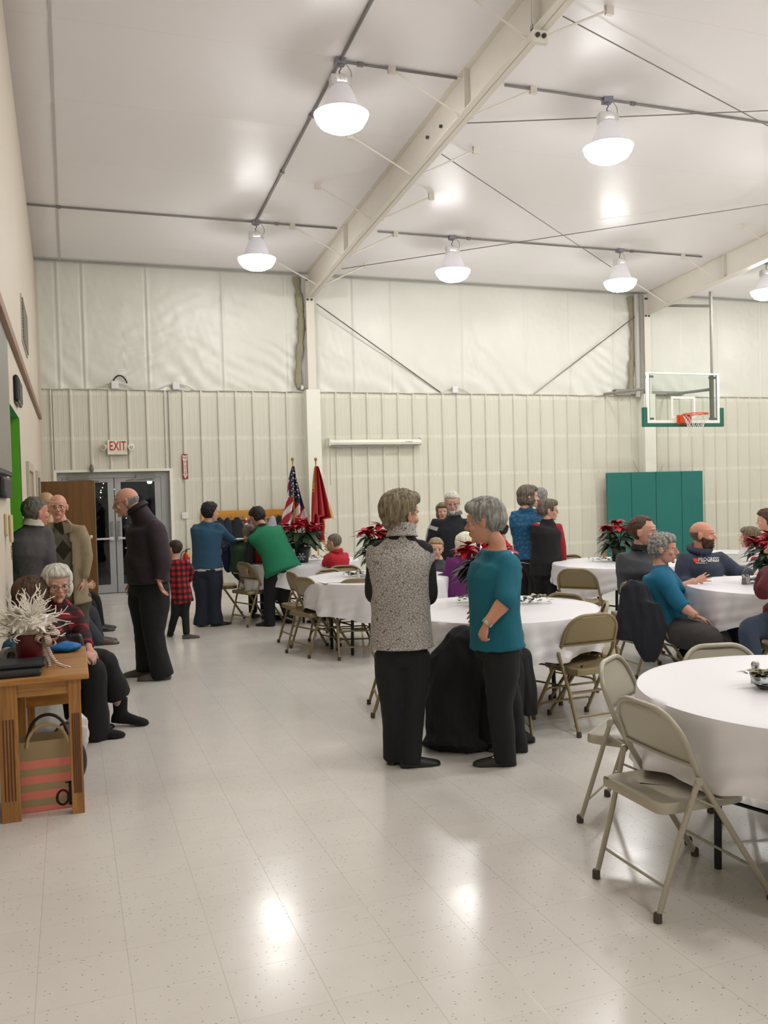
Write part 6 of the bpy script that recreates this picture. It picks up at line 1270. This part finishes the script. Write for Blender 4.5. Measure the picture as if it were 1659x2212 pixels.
# --- 9, 10 seated pair beyond, knees showing
person('seated person in slate grey trousers and brown shoes behind the plaid-shirted woman', (-.05, 10.5), 90, 1.72, pose='sit', seatz=.53, top='dark_shirt', topm=cloth('dim_shirt', (50, 52, 56)), legs=cloth('slate_trousers', (62, 66, 72)), shoes='shoe', shoem=mat('brown_leather', (80, 62, 48), .3), hair='short', haircol='grey',
    ov=dict(kne_l=(196, 1318, .05), kne_r=(176, 1330, -.1), ank_l=(214, 1378, .1), ank_r=(218, 1392, -.1), hip_l=(140, 1315, .1), hip_r=(130, 1325, -.1), pelvis=(136, 1318), waist=(132, 1285), chest=(130, 1240), neck=(132, 1190), sho_l=(132, 1200, .15), sho_r=(128, 1204, -.15), elb_l=(135, 1255, .15), elb_r=(130, 1260, -.15), wri_l=(158, 1290, .1), wri_r=(155, 1295, -.1)), head=(132, 1164), g=.98)
person('seated person in black trousers, only a knee showing past the slate grey ones', (-.02, 11.5), 90, 1.70, pose='sit', seatz=.53, top='black_top', topm=BLK, legs=BLK2, shoes='shoe', hair='short', haircol='brown', fem=True,
    ov=dict(pelvis=(140, 1290), kne_l=(205, 1290, .1), kne_r=(192, 1300, -.1), ank_l=(216, 1352, .1), ank_r=(212, 1358, -.1)), g=.98)
# --- 11 boy in plaid
person('small boy in a red and black plaid shirt walking away behind the bald man', (397, 1378), 12, 1.13, ov=dict(pelvis=(392, 1282), kne_l=(378, 1330), kne_r=(400, 1322), ank_l=(366, 1372, .15), ank_r=(403, 1368, -.05), hip_l=(383, 1290), hip_r=(401, 1288), wri_l=(374, 1255, .1), wri_r=(410, 1258, .15), elb_r=(414, 1232, .03), elb_l=(372, 1230)), head=(378, 1186), hs=.20, hyaw=-55, skin=(208, 156, 130), hair='buzz', haircol='brown', g=1.0, hem=-.10, hemw=1.08, top='plaid_shirt', topm=PLAID, legs=BLK2, shoes='sneaker', shoem=mat('grey_canvas_shoe', (84, 80, 74), .8), footaz=(10, 85), fold=.005, shoekw=dict(L=.20), shol=1.05)
# --- 12 woman in blue
BLUE = cloth('steel_blue_knit', (40, 80, 106))
e, J = person('dark-haired woman in a steel blue sweater and jeans, holding out a plate', (450, 1352), 22, 1.66, fem=True, ov=dict(pelvis=(448, 1232), waist=(446, 1190), chest=(446, 1155), neck=(450, 1126), sho_l=(426, 1138), sho_r=(470, 1136, .02), elb_l=(424, 1170), wri_l=(440, 1180, .25), elb_r=(490, 1160, .15), wri_r=(510, 1172, .28), hip_l=(436, 1242), hip_r=(461, 1242), kne_l=(437, 1300), kne_r=(464, 1298), ank_l=(434, 1351), ank_r=(466, 1348)), head=(455, 1108, .02), hs=.235, hyaw=30, skin=(204, 156, 130), hair='shortwoman', haircol='dark', g=1.10, hem=.012, hemw=1.1, top='blue_sweater', topm=BLUE, belly=.02, legs=NAVYJ, legw=1.05, legoff=.4, shoes='shoe', footaz=(0, 65), fold=.006)
mb = MB(); mb.loft([J['pelvis']+V(0, 0, .0), J['pelvis']+V(0, 0, .05)], [(.165*1.1, .125*1.1), (.165*1.1, .125*1.1)], nrm(J['hip_r']-J['hip_l']), 24); mb.build('shirt_hem', cloth('white_tee', (210, 208, 202)), e)
p = J['wri_r']; mb = MB(); mb.lathe([(.02, 0), (.09, .004), (.12, .018), (.118, .020), (.09, .008), (.01, .005)], p+RH*.04+V(0, 0, .03), 28); tag(mb.build('white_plate', mat('white_plate', (232, 230, 224), .4)), 'white plate held out by the woman in steel blue', 'plate')
lump('blue_jacket', at(492, 1205, depth(J['wri_r'])+.1), (.09, .06, .20), cloth('royal_navy_jacket', (30, 40, 76)), 'navy jacket hanging from the arm of the woman in steel blue', 'jacket', 6, .014, .014)
# --- 13 boy in green seated
person('boy in a dark green sweatshirt seated beside the woman in the green vest', (2.10, 11.18), 42, 1.34, pose='sit', seatz=.50, ov=dict(pelvis=(520, 1232), waist=(521, 1212), chest=(524, 1190), neck=(532, 1168), sho_l=(513, 1176), sho_r=(543, 1176, .03)), head=(540, 1152, .02), hs=.215, hyaw=35, hpitch=-18, skin=(204, 152, 128), hair='buzz', haircol='greybrown', g=1.15, top='green_sweatshirt', topm=cloth('forest_fleece', (44, 72, 46)), legs=NAVYJ, shoes='sneaker', hem=-.02)
# --- 14 woman bending in green vest
GRN = cloth('kelly_green_fleece', (20, 122, 84))
e, J = person('woman with dark hair bending forward in a kelly green fleece vest', (600, 1350), -30, 1.64, fem=True, ov=dict(pelvis=(608, 1222, -.05), waist=(596, 1190, 0), chest=(580, 1162, .08), neck=(566, 1134, .14), sho_l=(549, 1150, .05), sho_r=(592, 1146, .15), elb_l=(541, 1190, .05), wri_l=(535, 1222, .05), elb_r=(600, 1190, .3), wri_r=(575, 1215, .35), hip_l=(592, 1235, -.05), hip_r=(618, 1230, 0), kne_l=(582, 1292, -.03), kne_r=(612, 1290, .05), ank_l=(583, 1350, -.05), ank_r=(628, 1340, .15)),
    head=(556, 1119, .16), hs=.235, hyaw=-10, hpitch=-30, skin=(198, 150, 126), hair='shortwoman', haircol='dark', hseed=3, g=1.12, hem=-.06, hemw=1.12, top='black_shirt', topm=BLK, vest=('green_vest', GRN), legs=BLK2, legw=1.0, shoes='shoe', footaz=(-70, 10), fold=.006)
# --- 15 child in red with striped stockings
def m_stripe():
    t = NT('striped_stocking'); x, y, z = t.xyz(); t.base(t.mix(t.math('GREATER_THAN', t.math('FRACT', t.math('MULTIPLY', z, 19)), .5), srgb(28, 28, 30), srgb(206, 204, 200)), .85); return t.m
person('child in red with black and white striped stockings seated behind the bending woman', (2.36, 11.15), 40, 1.15, pose='sit', seatz=.48, fem=True, ov=dict(pelvis=(566, 1230), kne_l=(590, 1262, .1), kne_r=(598, 1264, .0), ank_l=(597, 1298, .1), ank_r=(601, 1304, .0)), hs=.205, skin=(208, 160, 136), hair='bob', haircol='lightbrown', top='red_dress', topm=cloth('red_dress_cloth', (176, 32, 40)), legs=m_stripe(), legw=.9, shoes='shoe', footaz=(80, 80), hem=-.07)
# --- 16 boy in red seated
person('boy in a red shirt at the far left table, hands to his face', (3.22, 10.35), -52, 1.30, pose='sit', seatz=.50, ov=dict(pelvis=(733, 1245), waist=(733, 1228), chest=(731, 1212), neck=(730, 1190), sho_l=(716, 1200, -.04), sho_r=(746, 1198, .08), elb_l=(699, 1218, -.04), wri_l=(712, 1196, .05), elb_r=(742, 1218, .1), wri_r=(718, 1190, .12)), head=(722, 1173, .0), hs=.215, hyaw=-8, hpitch=-14, skin=(212, 164, 140), hair='buzz', haircol='greybrown', hseed=4, g=1.08, top='red_shirt', topm=cloth('red_jersey', (190, 34, 48)), legs=NAVYJ, shoes='sneaker', glasses=(60, 60, 64), collar=(cloth('red_jersey', (1, 1, 1)), 1.0, .02))
# --- 17 bearded man in navy sweater
def m_navy():
    t = NT('navy_knit_band'); x, y, z = t.xyz(); b = t.math('LESS_THAN', t.math('ABSOLUTE', t.math('SUBTRACT', z, 1.325)), .008); t.base(t.mix(b, srgb(24, 27, 36), srgb(170, 174, 182)), .85); t.bump(t.noise(120, 2), .3, .004); return t.m
e, J = person('white-bearded man in a black sweater with one thin pale chest stripe', (3.92, 10.2), 178, 1.74, ov=dict(neck=(983, 1108), sho_l=(1018, 1126), sho_r=(942, 1128), chest=(980, 1165), waist=(980, 1210), pelvis=(980, 1250), elb_r=(931, 1172, .02), elb_l=(1026, 1172), wri_r=(930, 1215, -.02), wri_l=(1028, 1215)), head=(977, 1086, -.04), hs=.25, hpitch=-14, hyaw=4, skin=(214, 168, 150), hair='short', haircol='white', beard='goatee', beardcol='white', glasses=(90, 90, 92), g=1.15, belly=.03, top='black_sweater', topm=m_navy(), legs=cloth('blue_jeans', (52, 64, 86)), shoes='shoe', collar=(cloth('grey_collar', (120, 124, 118)), 1.0, .012), fold=.006)
band(e, J['sho_r']*.78+J['elb_r']*.22, J['elb_r'], .078, 'sleeve_stripe', cloth('pale_knit_inset', (186, 190, 192)), .045)
band(e, J['sho_l']*.78+J['elb_l']*.22, J['elb_l'], .078, 'sleeve_stripe', cloth('pale_knit_inset', (1, 1, 1)), .045)
person('person mostly hidden behind the white-bearded man, a bit of brown hair showing', (3.9, 11.2), 185, 1.62, fem=True, head=(956, 1106, .0), hs=.22, skin=(206, 160, 136), hair='bob', haircol='lightbrown', top='grey_top', topm=cloth('pale_grey_top', (170, 172, 170)), legs=BLK2, shoes='shoe', ov=dict(neck=(958, 1134)), eyes=False)
# --- 18 boy in grey
person('small blond boy in a dark grey shirt looking back at the camera', (3.62, 8.95), 150, 1.22, pose='sit', seatz=.60, ov=dict(neck=(948, 1206), sho_l=(962, 1216, .03), sho_r=(934, 1218, -.03), chest=(948, 1230), waist=(950, 1248), pelvis=(952, 1262), elb_l=(966, 1240, .02), elb_r=(932, 1244, -.03), wri_r=(940, 1258, -.1), wri_l=(962, 1262, -.1)), head=(942, 1186, -.02), hs=.222, hyaw=22, hpitch=-4, hroll=4, skin=(224, 176, 150), hair='short', haircol='blond', hseed=7, g=1.05, top='grey_shirt', topm=cloth('charcoal_shirt', (70, 72, 78)), legs=BLK2, shoes='sneaker')
# --- 19 purple lady
PUR2 = cloth('violet_sweater', (104, 36, 104))
person('woman with bright white hair in a violet sweater reaching left, seen from behind', (4.12, 8.12), -18, 1.58, pose='sit', seatz=.50, fem=True, ov=dict(pelvis=(998, 1278), waist=(997, 1258), chest=(1000, 1225), neck=(1002, 1196), sho_l=(982, 1212), sho_r=(1028, 1212), elb_l=(966, 1246, .04), wri_l=(944, 1250, .12), elb_r=(1034, 1250, .05), wri_r=(1020, 1255, .25)), head=(1004, 1180, .02), hs=.25, hyaw=-5, hpitch=-8, skin=(210, 168, 148), hair='bob', haircol='bright', hseed=9, g=1.12, top='violet_sweater', topm=PUR2, legs=NAVYJ, shoes='shoe')
# --- 20 girl with bun
person('girl with a dark bun in red seated at the far table', (5.55, 11.2), -15, 1.35, pose='sit', seatz=.5, fem=True, head=(1083, 1146), hs=.21, hyaw=-30, skin=(206, 150, 124), hair='bun', haircol='dark', top='red_top', topm=cloth('red_top', (184, 30, 44)), legs=BLK2, shoes='shoe', ov=dict(neck=(1088, 1165), sho_l=(1074, 1176), sho_r=(1096, 1176), chest=(1086, 1188), waist=(1086, 1202), pelvis=(1086, 1216)))
# --- 21 woman in blue lace pattern
def m_lace():
    t = NT('blue_lace_print'); v = t.voro(17, t.mapping((1, 1, 1.7)), 'SMOOTH_F1'); v2 = t.voro(17, t.mapping((1, 1, 1.7)), 'DISTANCE_TO_EDGE'); n = t.noise(60, 2)
    c = t.mix(t.ramp(v2, .02, .06), srgb(18, 46, 74), srgb(34, 106, 148)); c = t.mix(t.math('MULTIPLY', t.ramp(v, .2, .5), .5), c, srgb(20, 62, 92)); t.base(c, .8); t.bump(n, .3, .004); return t.m
e, J = person('woman with ash hair in a bright blue patterned sweater, arms folded, looking right', (1140, 1340), 48, 1.70, fem=True, ov=dict(pelvis=(1140, 1205), waist=(1138, 1172), chest=(1134, 1138), neck=(1135, 1094), sho_l=(1114, 1109), sho_r=(1158, 1105, .06), elb_l=(1112, 1150), wri_l=(1150, 1140, .25), elb_r=(1168, 1142, .2), wri_r=(1148, 1150, .32)), head=(1142, 1074, .02), hs=.262, hyaw=28, skin=(226, 172, 150), hair='bob', haircol='greybrown', hseed=11, g=1.08, bust=.03, hem=-.01, hemw=1.05, top='blue_sweater', topm=m_lace(), legs=BLK2, shoes='shoe', fold=.005)
# --- 22 man behind
person('grey-haired man in a white shirt half hidden behind the woman in blue pattern', (6.05, 9.9), 30, 1.78, head=(1168, 1076), hs=.245, hyaw=-15, skin=(214, 150, 130), hair='short', haircol='grey', top='white_shirt', topm=cloth('white_shirt', (206, 210, 214)), legs=BLK2, shoes='shoe', ov=dict(neck=(1168, 1104), sho_l=(1148, 1116), sho_r=(1186, 1118, .1)))
# --- 23 woman in black vest, red sleeves
REDS = cloth('crimson_sleeve', (160, 28, 46))
person('woman with short grey-brown hair in a long black vest with crimson sleeves', (1180, 1345), 35, 1.60, fem=True, ov=dict(pelvis=(1180, 1215), waist=(1180, 1185), chest=(1178, 1152), neck=(1182, 1120), sho_l=(1160, 1134), sho_r=(1204, 1136, .02), elb_l=(1156, 1172), wri_l=(1165, 1200, .2), elb_r=(1213, 1178, .02), wri_r=(1217, 1216, .05), hip_l=(1168, 1225), hip_r=(1193, 1225)), head=(1185, 1103, .02), hs=.24, hyaw=45, hpitch=-3, skin=(214, 164, 140), hair='cropgrey', haircol='greybrown', hseed=12, glasses=(50, 44, 44), g=1.1, hem=-.10, hemw=1.12, top='black_vest', topm=BLK, sleevem=REDS, legs=BLK2, legw=1.2, legoff=.3, shoes='shoe')
# --- 24 man with glasses, grey jacket, seated
JK = cloth('slate_canvas_jacket', (74, 76, 82))
person('brown-haired man with glasses seated in a slate grey jacket, arms folded', (4.86, 6.86), 72, 1.76, pose='sit', seatz=.53, ov=dict(pelvis=(1390, 1322), waist=(1385, 1285), chest=(1382, 1240), neck=(1384, 1182), sho_l=(1350, 1203, .0), sho_r=(1420, 1200, .08), elb_l=(1352, 1278, -.03), wri_l=(1400, 1270, -.15), elb_r=(1432, 1262, .1), wri_r=(1400, 1262, -.05)), head=(1390, 1149, -.02), hs=.275, hyaw=32, hpitch=0, skin=(212, 158, 136), hair='receding', haircol='redbrown', hseed=13, glasses=(150, 146, 140), g=1.2, top='slate_jacket', topm=JK, legs=BLK2, shoes='shoe', collar=(BLK, 1.0, .016), armw=1.1, fold=.008)
# --- 25 teal seated woman
e, J = person('curly grey-haired woman seated in teal blue, one hand held over the table', (4.75, 6.42), 84, 1.60, pose='sit', fem=True, seatz=.53, ov=dict(pelvis=(1448, 1352), waist=(1436, 1308), chest=(1424, 1262), neck=(1424, 1212), sho_l=(1430, 1230, .14), sho_r=(1425, 1240, -.14), elb_r=(1470, 1308, -.30), wri_r=(1506, 1332, -.42), elb_l=(1466, 1274, .14), wri_l=(1504, 1254, .10),
    hip_l=(1460, 1362, .1), hip_r=(1458, 1366, -.1), kne_l=(1556, 1380, -.42), kne_r=(1536, 1376, -.60), ank_l=(1562, 1452, -.42), ank_r=(1545, 1462, -.60)), head=(1434, 1186, -.02), hs=.25, hyaw=12, hpitch=-3, skin=(214, 160, 134), hair='curly', haircol='grey', hseed=14, nk=.75, glasses=(170, 160, 150), g=1.28, belly=.05, bust=.05, hem=-.03, top='teal_sweater', topm=cloth('teal_blue_knit', (14, 104, 138)), sleeve=1.35, fold=.008, legs=cloth('charcoal_slacks', (66, 62, 62)), legw=1.08, legcut=.3,
    shoes='shoe', handl=dict(d=RH*1.0+V(0, 0, .32)-FH*.1, n=FH*1.0-V(0, 0, .25), curl=.16, spread=.4, thumb=1.2, side=None), handr=dict(d=RH*.9-V(0, 0, .35), n=-V(0, 0, 1), curl=.3))
band(e, J['wri_l']*.85+J['elb_l']*.15, J['elb_l'], .027, 'bracelet', mat('gold_watch', (1, 1, 1)), .012)
# --- 26 man in hoodie
HOOD = cloth('navy_fleece_hoodie', (54, 62, 80))
e, J = person('balding bearded man seated in a navy hooded sweatshirt with a printed logo', (5.95, 7.15), 160, 1.80, pose='sit', seatz=.54, ov=dict(pelvis=(1520, 1305), waist=(1518, 1270), chest=(1514, 1228), neck=(1512, 1185), sho_r=(1480, 1206, -.02), sho_l=(1552, 1206, .05), elb_r=(1472, 1255, -.08), wri_r=(1500, 1268, -.25), elb_l=(1592, 1238, .04), wri_l=(1630, 1242, .0)), head=(1518, 1156, -.03), hs=.26, hyaw=-62, hpitch=0, skin=(212, 150, 124), hair='fringe', haircol='lightbrown', hseed=15, beard='beard', beardcol='redbrown', g=1.16, belly=.03, top='hooded_sweatshirt', topm=HOOD, legs=NAVYJ, shoes='shoe', fold=.007, armw=1.15)
mb = MB(); nk = J['neck']; mb.tube([nk+RH*.095*math.cos(a_)+FH*(.085*math.sin(a_)+.01)+V(0, 0, .0+.028*math.sin(a_)) for a_ in np.linspace(0, 6.28, 18, endpoint=False)], .036, 10, closed=True); mb.ell(nk+FH*.085+V(0, 0, -.02), (.10, .05, .06)); P, N, fs = remesh(mb, .012, 3); raw(P, fs).build('hood', HOOD, e, ang=180)
mb = MB()
for s in (-1, 1): mb.tube([nk+RH*s*.025-FH*.10+V(0, 0, -.03), nk+RH*s*.03-FH*.135+V(0, 0, -.10)], .003, 5)
mb.build('drawstrings', mat('grey_drawstring', (70, 78, 96), .8), e)
bpy.context.view_layer.update()
hoodie = [o for o in e.children if o.name.startswith('hooded_sweatshirt')][0]; _m = np.array([v.co[:] for v in hoodie.data.vertices]); Mw = np.array(e.matrix_world); Wv = _m@Mw[:3, :3].T+Mw[:3, 3]; bvh = BVHTree.FromPolygons([Vector(v) for v in Wv], [tuple(p.vertices) for p in hoodie.data.polygons])
def onto(P, off=.009):
    out = []
    for p in P:
        d = Vector(nrm(p-CP)); h_ = bvh.ray_cast(Vector(p)-d*1.5, d, 4)
        out.append((np.array(h_[0][:])-np.array(d)*off) if h_[0] is not None else p)
    return np.array(out)
Dl = depth(J['chest'])-.15; cpx = lambda x_, y_: at(x_, y_, Dl)
text('PROGRESS', .052, cpx(1531, 1208.5), RH, V(0, 0, 1), mat('print_white', (236, 236, 236), .6), e, 'lettering', bold=.012, font_sx=.84, post=onto)
def patch(nm, quad, m, n=4):
    q = [cpx(*p) for p in quad]; rows = [[q[0]*(1-u)*(1-v_)+q[1]*u*(1-v_)+q[2]*u*v_+q[3]*(1-u)*v_ for u in np.linspace(0, 1, n)] for v_ in np.linspace(0, 1, n)]
    mb = MB(); mb.strip([[p for p in onto(np.array(r))] for r in rows]); return mb.build(nm, m, e, smooth=False)
patch('logo_square', ((1497, 1206.5), (1509, 1206), (1511.5, 1214), (1500, 1215)), mat('logo_red', (222, 48, 44), .6))
for (a_, b_, c_) in ((1514, 1522, 1212.6), (1529, 1538, 1212.4), (1540, 1553, 1212.6), (1503, 1523, 1216.2), (1525, 1527, 1215.8)): patch('fine_print', ((a_, c_-.6), (b_, c_-.6), (b_, c_+.6), (a_, c_+.6)), mat('print_white', (1, 1, 1)), 3)
# --- 27 girl in pink-white, 28 girl in red, 29 maroon person
def m_bandw():
    t = NT('white_sleeve_red_band'); x, y, z = t.xyz(); b = t.math('LESS_THAN', t.math('ABSOLUTE', t.math('SUBTRACT', z, .80)), .02); t.base(t.mix(b, srgb(216, 204, 208), srgb(178, 36, 58)), .85); return t.m
person('young girl in a white and pink top behind the poinsettia at right', (6.9, 7.6), -60, 1.2, pose='sit', seatz=.56, fem=True, head=(1619, 1162), hs=.215, hyaw=-20, skin=(222, 176, 158), hair='bob', haircol='lightbrown', hseed=16, top='white_top', topm=m_bandw(), legs=BLK2, shoes='shoe', ov=dict(neck=(1619, 1182), sho_l=(1602, 1192), sho_r=(1634, 1192), elb_l=(1600, 1214, -.02), wri_l=(1606, 1232, -.08), chest=(1618, 1208), waist=(1620, 1226), pelvis=(1622, 1246)))
person('girl with dark hair in a raspberry red top standing at the right edge', (7.75, 8.3), -75, 1.55, fem=True, head=(1655, 1124), hs=.235, hpitch=-8, skin=(220, 170, 148), hair='shortwoman', haircol='redbrown', hseed=17, top='red_top', topm=cloth('raspberry_top', (170, 30, 60)), legs=BLK2, shoes='shoe', ov=dict(neck=(1662, 1152), sho_l=(1652, 1168), sho_r=(1678, 1168, .1), elb_l=(1640, 1196), wri_l=(1628, 1205)))
person('person in maroon and blue jeans seated at the right edge, mostly cut off', (4.98, 5.12), -84, 1.72, pose='sit', seatz=.53, head=(1690, 1185), hs=.25, skin=(210, 158, 134), hair='short', haircol='brown', hseed=18, armw=1.22, top='maroon_sweater', topm=cloth('maroon_knit', (96, 30, 40)), legs=cloth('blue_jeans', (1, 1, 1)), shoes='shoe', fold=.008,
    ov=dict(neck=(1690, 1222), sho_l=(1662, 1236, .10), sho_r=(1680, 1236, -.14), elb_r=(1645, 1280, -.18), wri_r=(1668, 1262, -.02), elb_l=(1644, 1278, .15), wri_l=(1668, 1262, .2), chest=(1690, 1270), waist=(1690, 1310), pelvis=(1690, 1345), hip_l=(1680, 1352, -.1), hip_r=(1680, 1350, .1), kne_r=(1612, 1358, -.12), kne_l=(1622, 1354, .1), ank_r=(1640, 1470, -.15), ank_l=(1630, 1460, .1)))
# --- coats heaped on the chair in front of the middle table
def drape(name, sections, m, lab, seed, vox=.014, amp=.020):
    mb = MB()
    for cs, ab, sd in sections: mb.loft(cs, ab, sd, 20)
    P, N, fs = remesh(mb, vox, 4); P = P+N*((wav(P*V(1, 1, .25), (4, 7), seed)*.6-np.abs(wav(P*V(1, 1, .3), (6, 11), seed+1)))*amp)[:, None]; P[:, 2] = np.maximum(P[:, 2], .004)
    return tag(raw(P, fs).build(name, m, ang=180), lab, 'coat', 'coats over chairs')
Dq = depth(V(2.52, 5.0, .5)); A_ = lambda px, py, dd=0: at(px, py, Dq+dd)
CB = cloth('black_wool_coat', (15, 16, 18))
drape('black_coat', [([A_(1015, 1360, .08), A_(1000, 1385, .04), A_(985, 1440, 0), A_(980, 1520, -.02), A_(978, 1590, -.05), A_(975, 1618, -.08)], [(.08, .05), (.13, .09), (.18, .12), (.18, .13), (.17, .12), (.20, .14)], RH),
    ([A_(1060, 1362, .08), A_(1065, 1400, .06), A_(1070, 1480, .05), A_(1072, 1560, .05), A_(1072, 1600, .03)], [(.14, .06), (.19, .10), (.19, .12), (.17, .12), (.16, .12)], RH),
    ([g(905, 1606, .01), g(930, 1606, .015), g(965, 1604, .03), g(1010, 1600, .05), g(1045, 1604, .03)], [(.02, .010), (.09, .018), (.15, .035), (.16, .06), (.10, .04)], nrm(FH))], CB, 'long black coat heaped over a chair with its hem lying on the floor', 5)
drape('black_jacket', [([A_(1108, 1392, .12), A_(1122, 1420, .10), A_(1130, 1470, .1), A_(1136, 1520, .1), A_(1138, 1543, .1)], [(.05, .05), (.085, .07), (.085, .06), (.07, .05), (.065, .04)], RH),
    ([g(1090, 1590, .04), g(1125, 1590, .04), g(1150, 1600, .03)], [(.09, .05), (.08, .045), (.04, .02)], nrm(FH))], CB, 'black jacket hanging beside the long coat, its sleeve end near the floor', 6)
Dq2 = depth(V(4.5, 6.0, .5)); B_ = lambda px, py, dd=0: at(px, py, Dq2+dd)
drape('navy_coat', [([B_(1372, 1252, 0), B_(1370, 1266, 0), B_(1376, 1300, -.02), B_(1378, 1340, -.04), B_(1376, 1385, -.05)], [(.05, .04), (.12, .07), (.15, .07), (.19, .06), (.23, .05)], nrm(RH-V(0, 0, .12))),
    ([B_(1400, 1300, -.05), B_(1405, 1350, -.08), B_(1402, 1400, -.09), B_(1402, 1434, -.09)], [(.10, .06), (.15, .05), (.12, .045), (.05, .03)], RH)], cloth('midnight_coat', (22, 24, 34)), 'dark navy coat draped over the chair back of the seated woman in teal', 7)
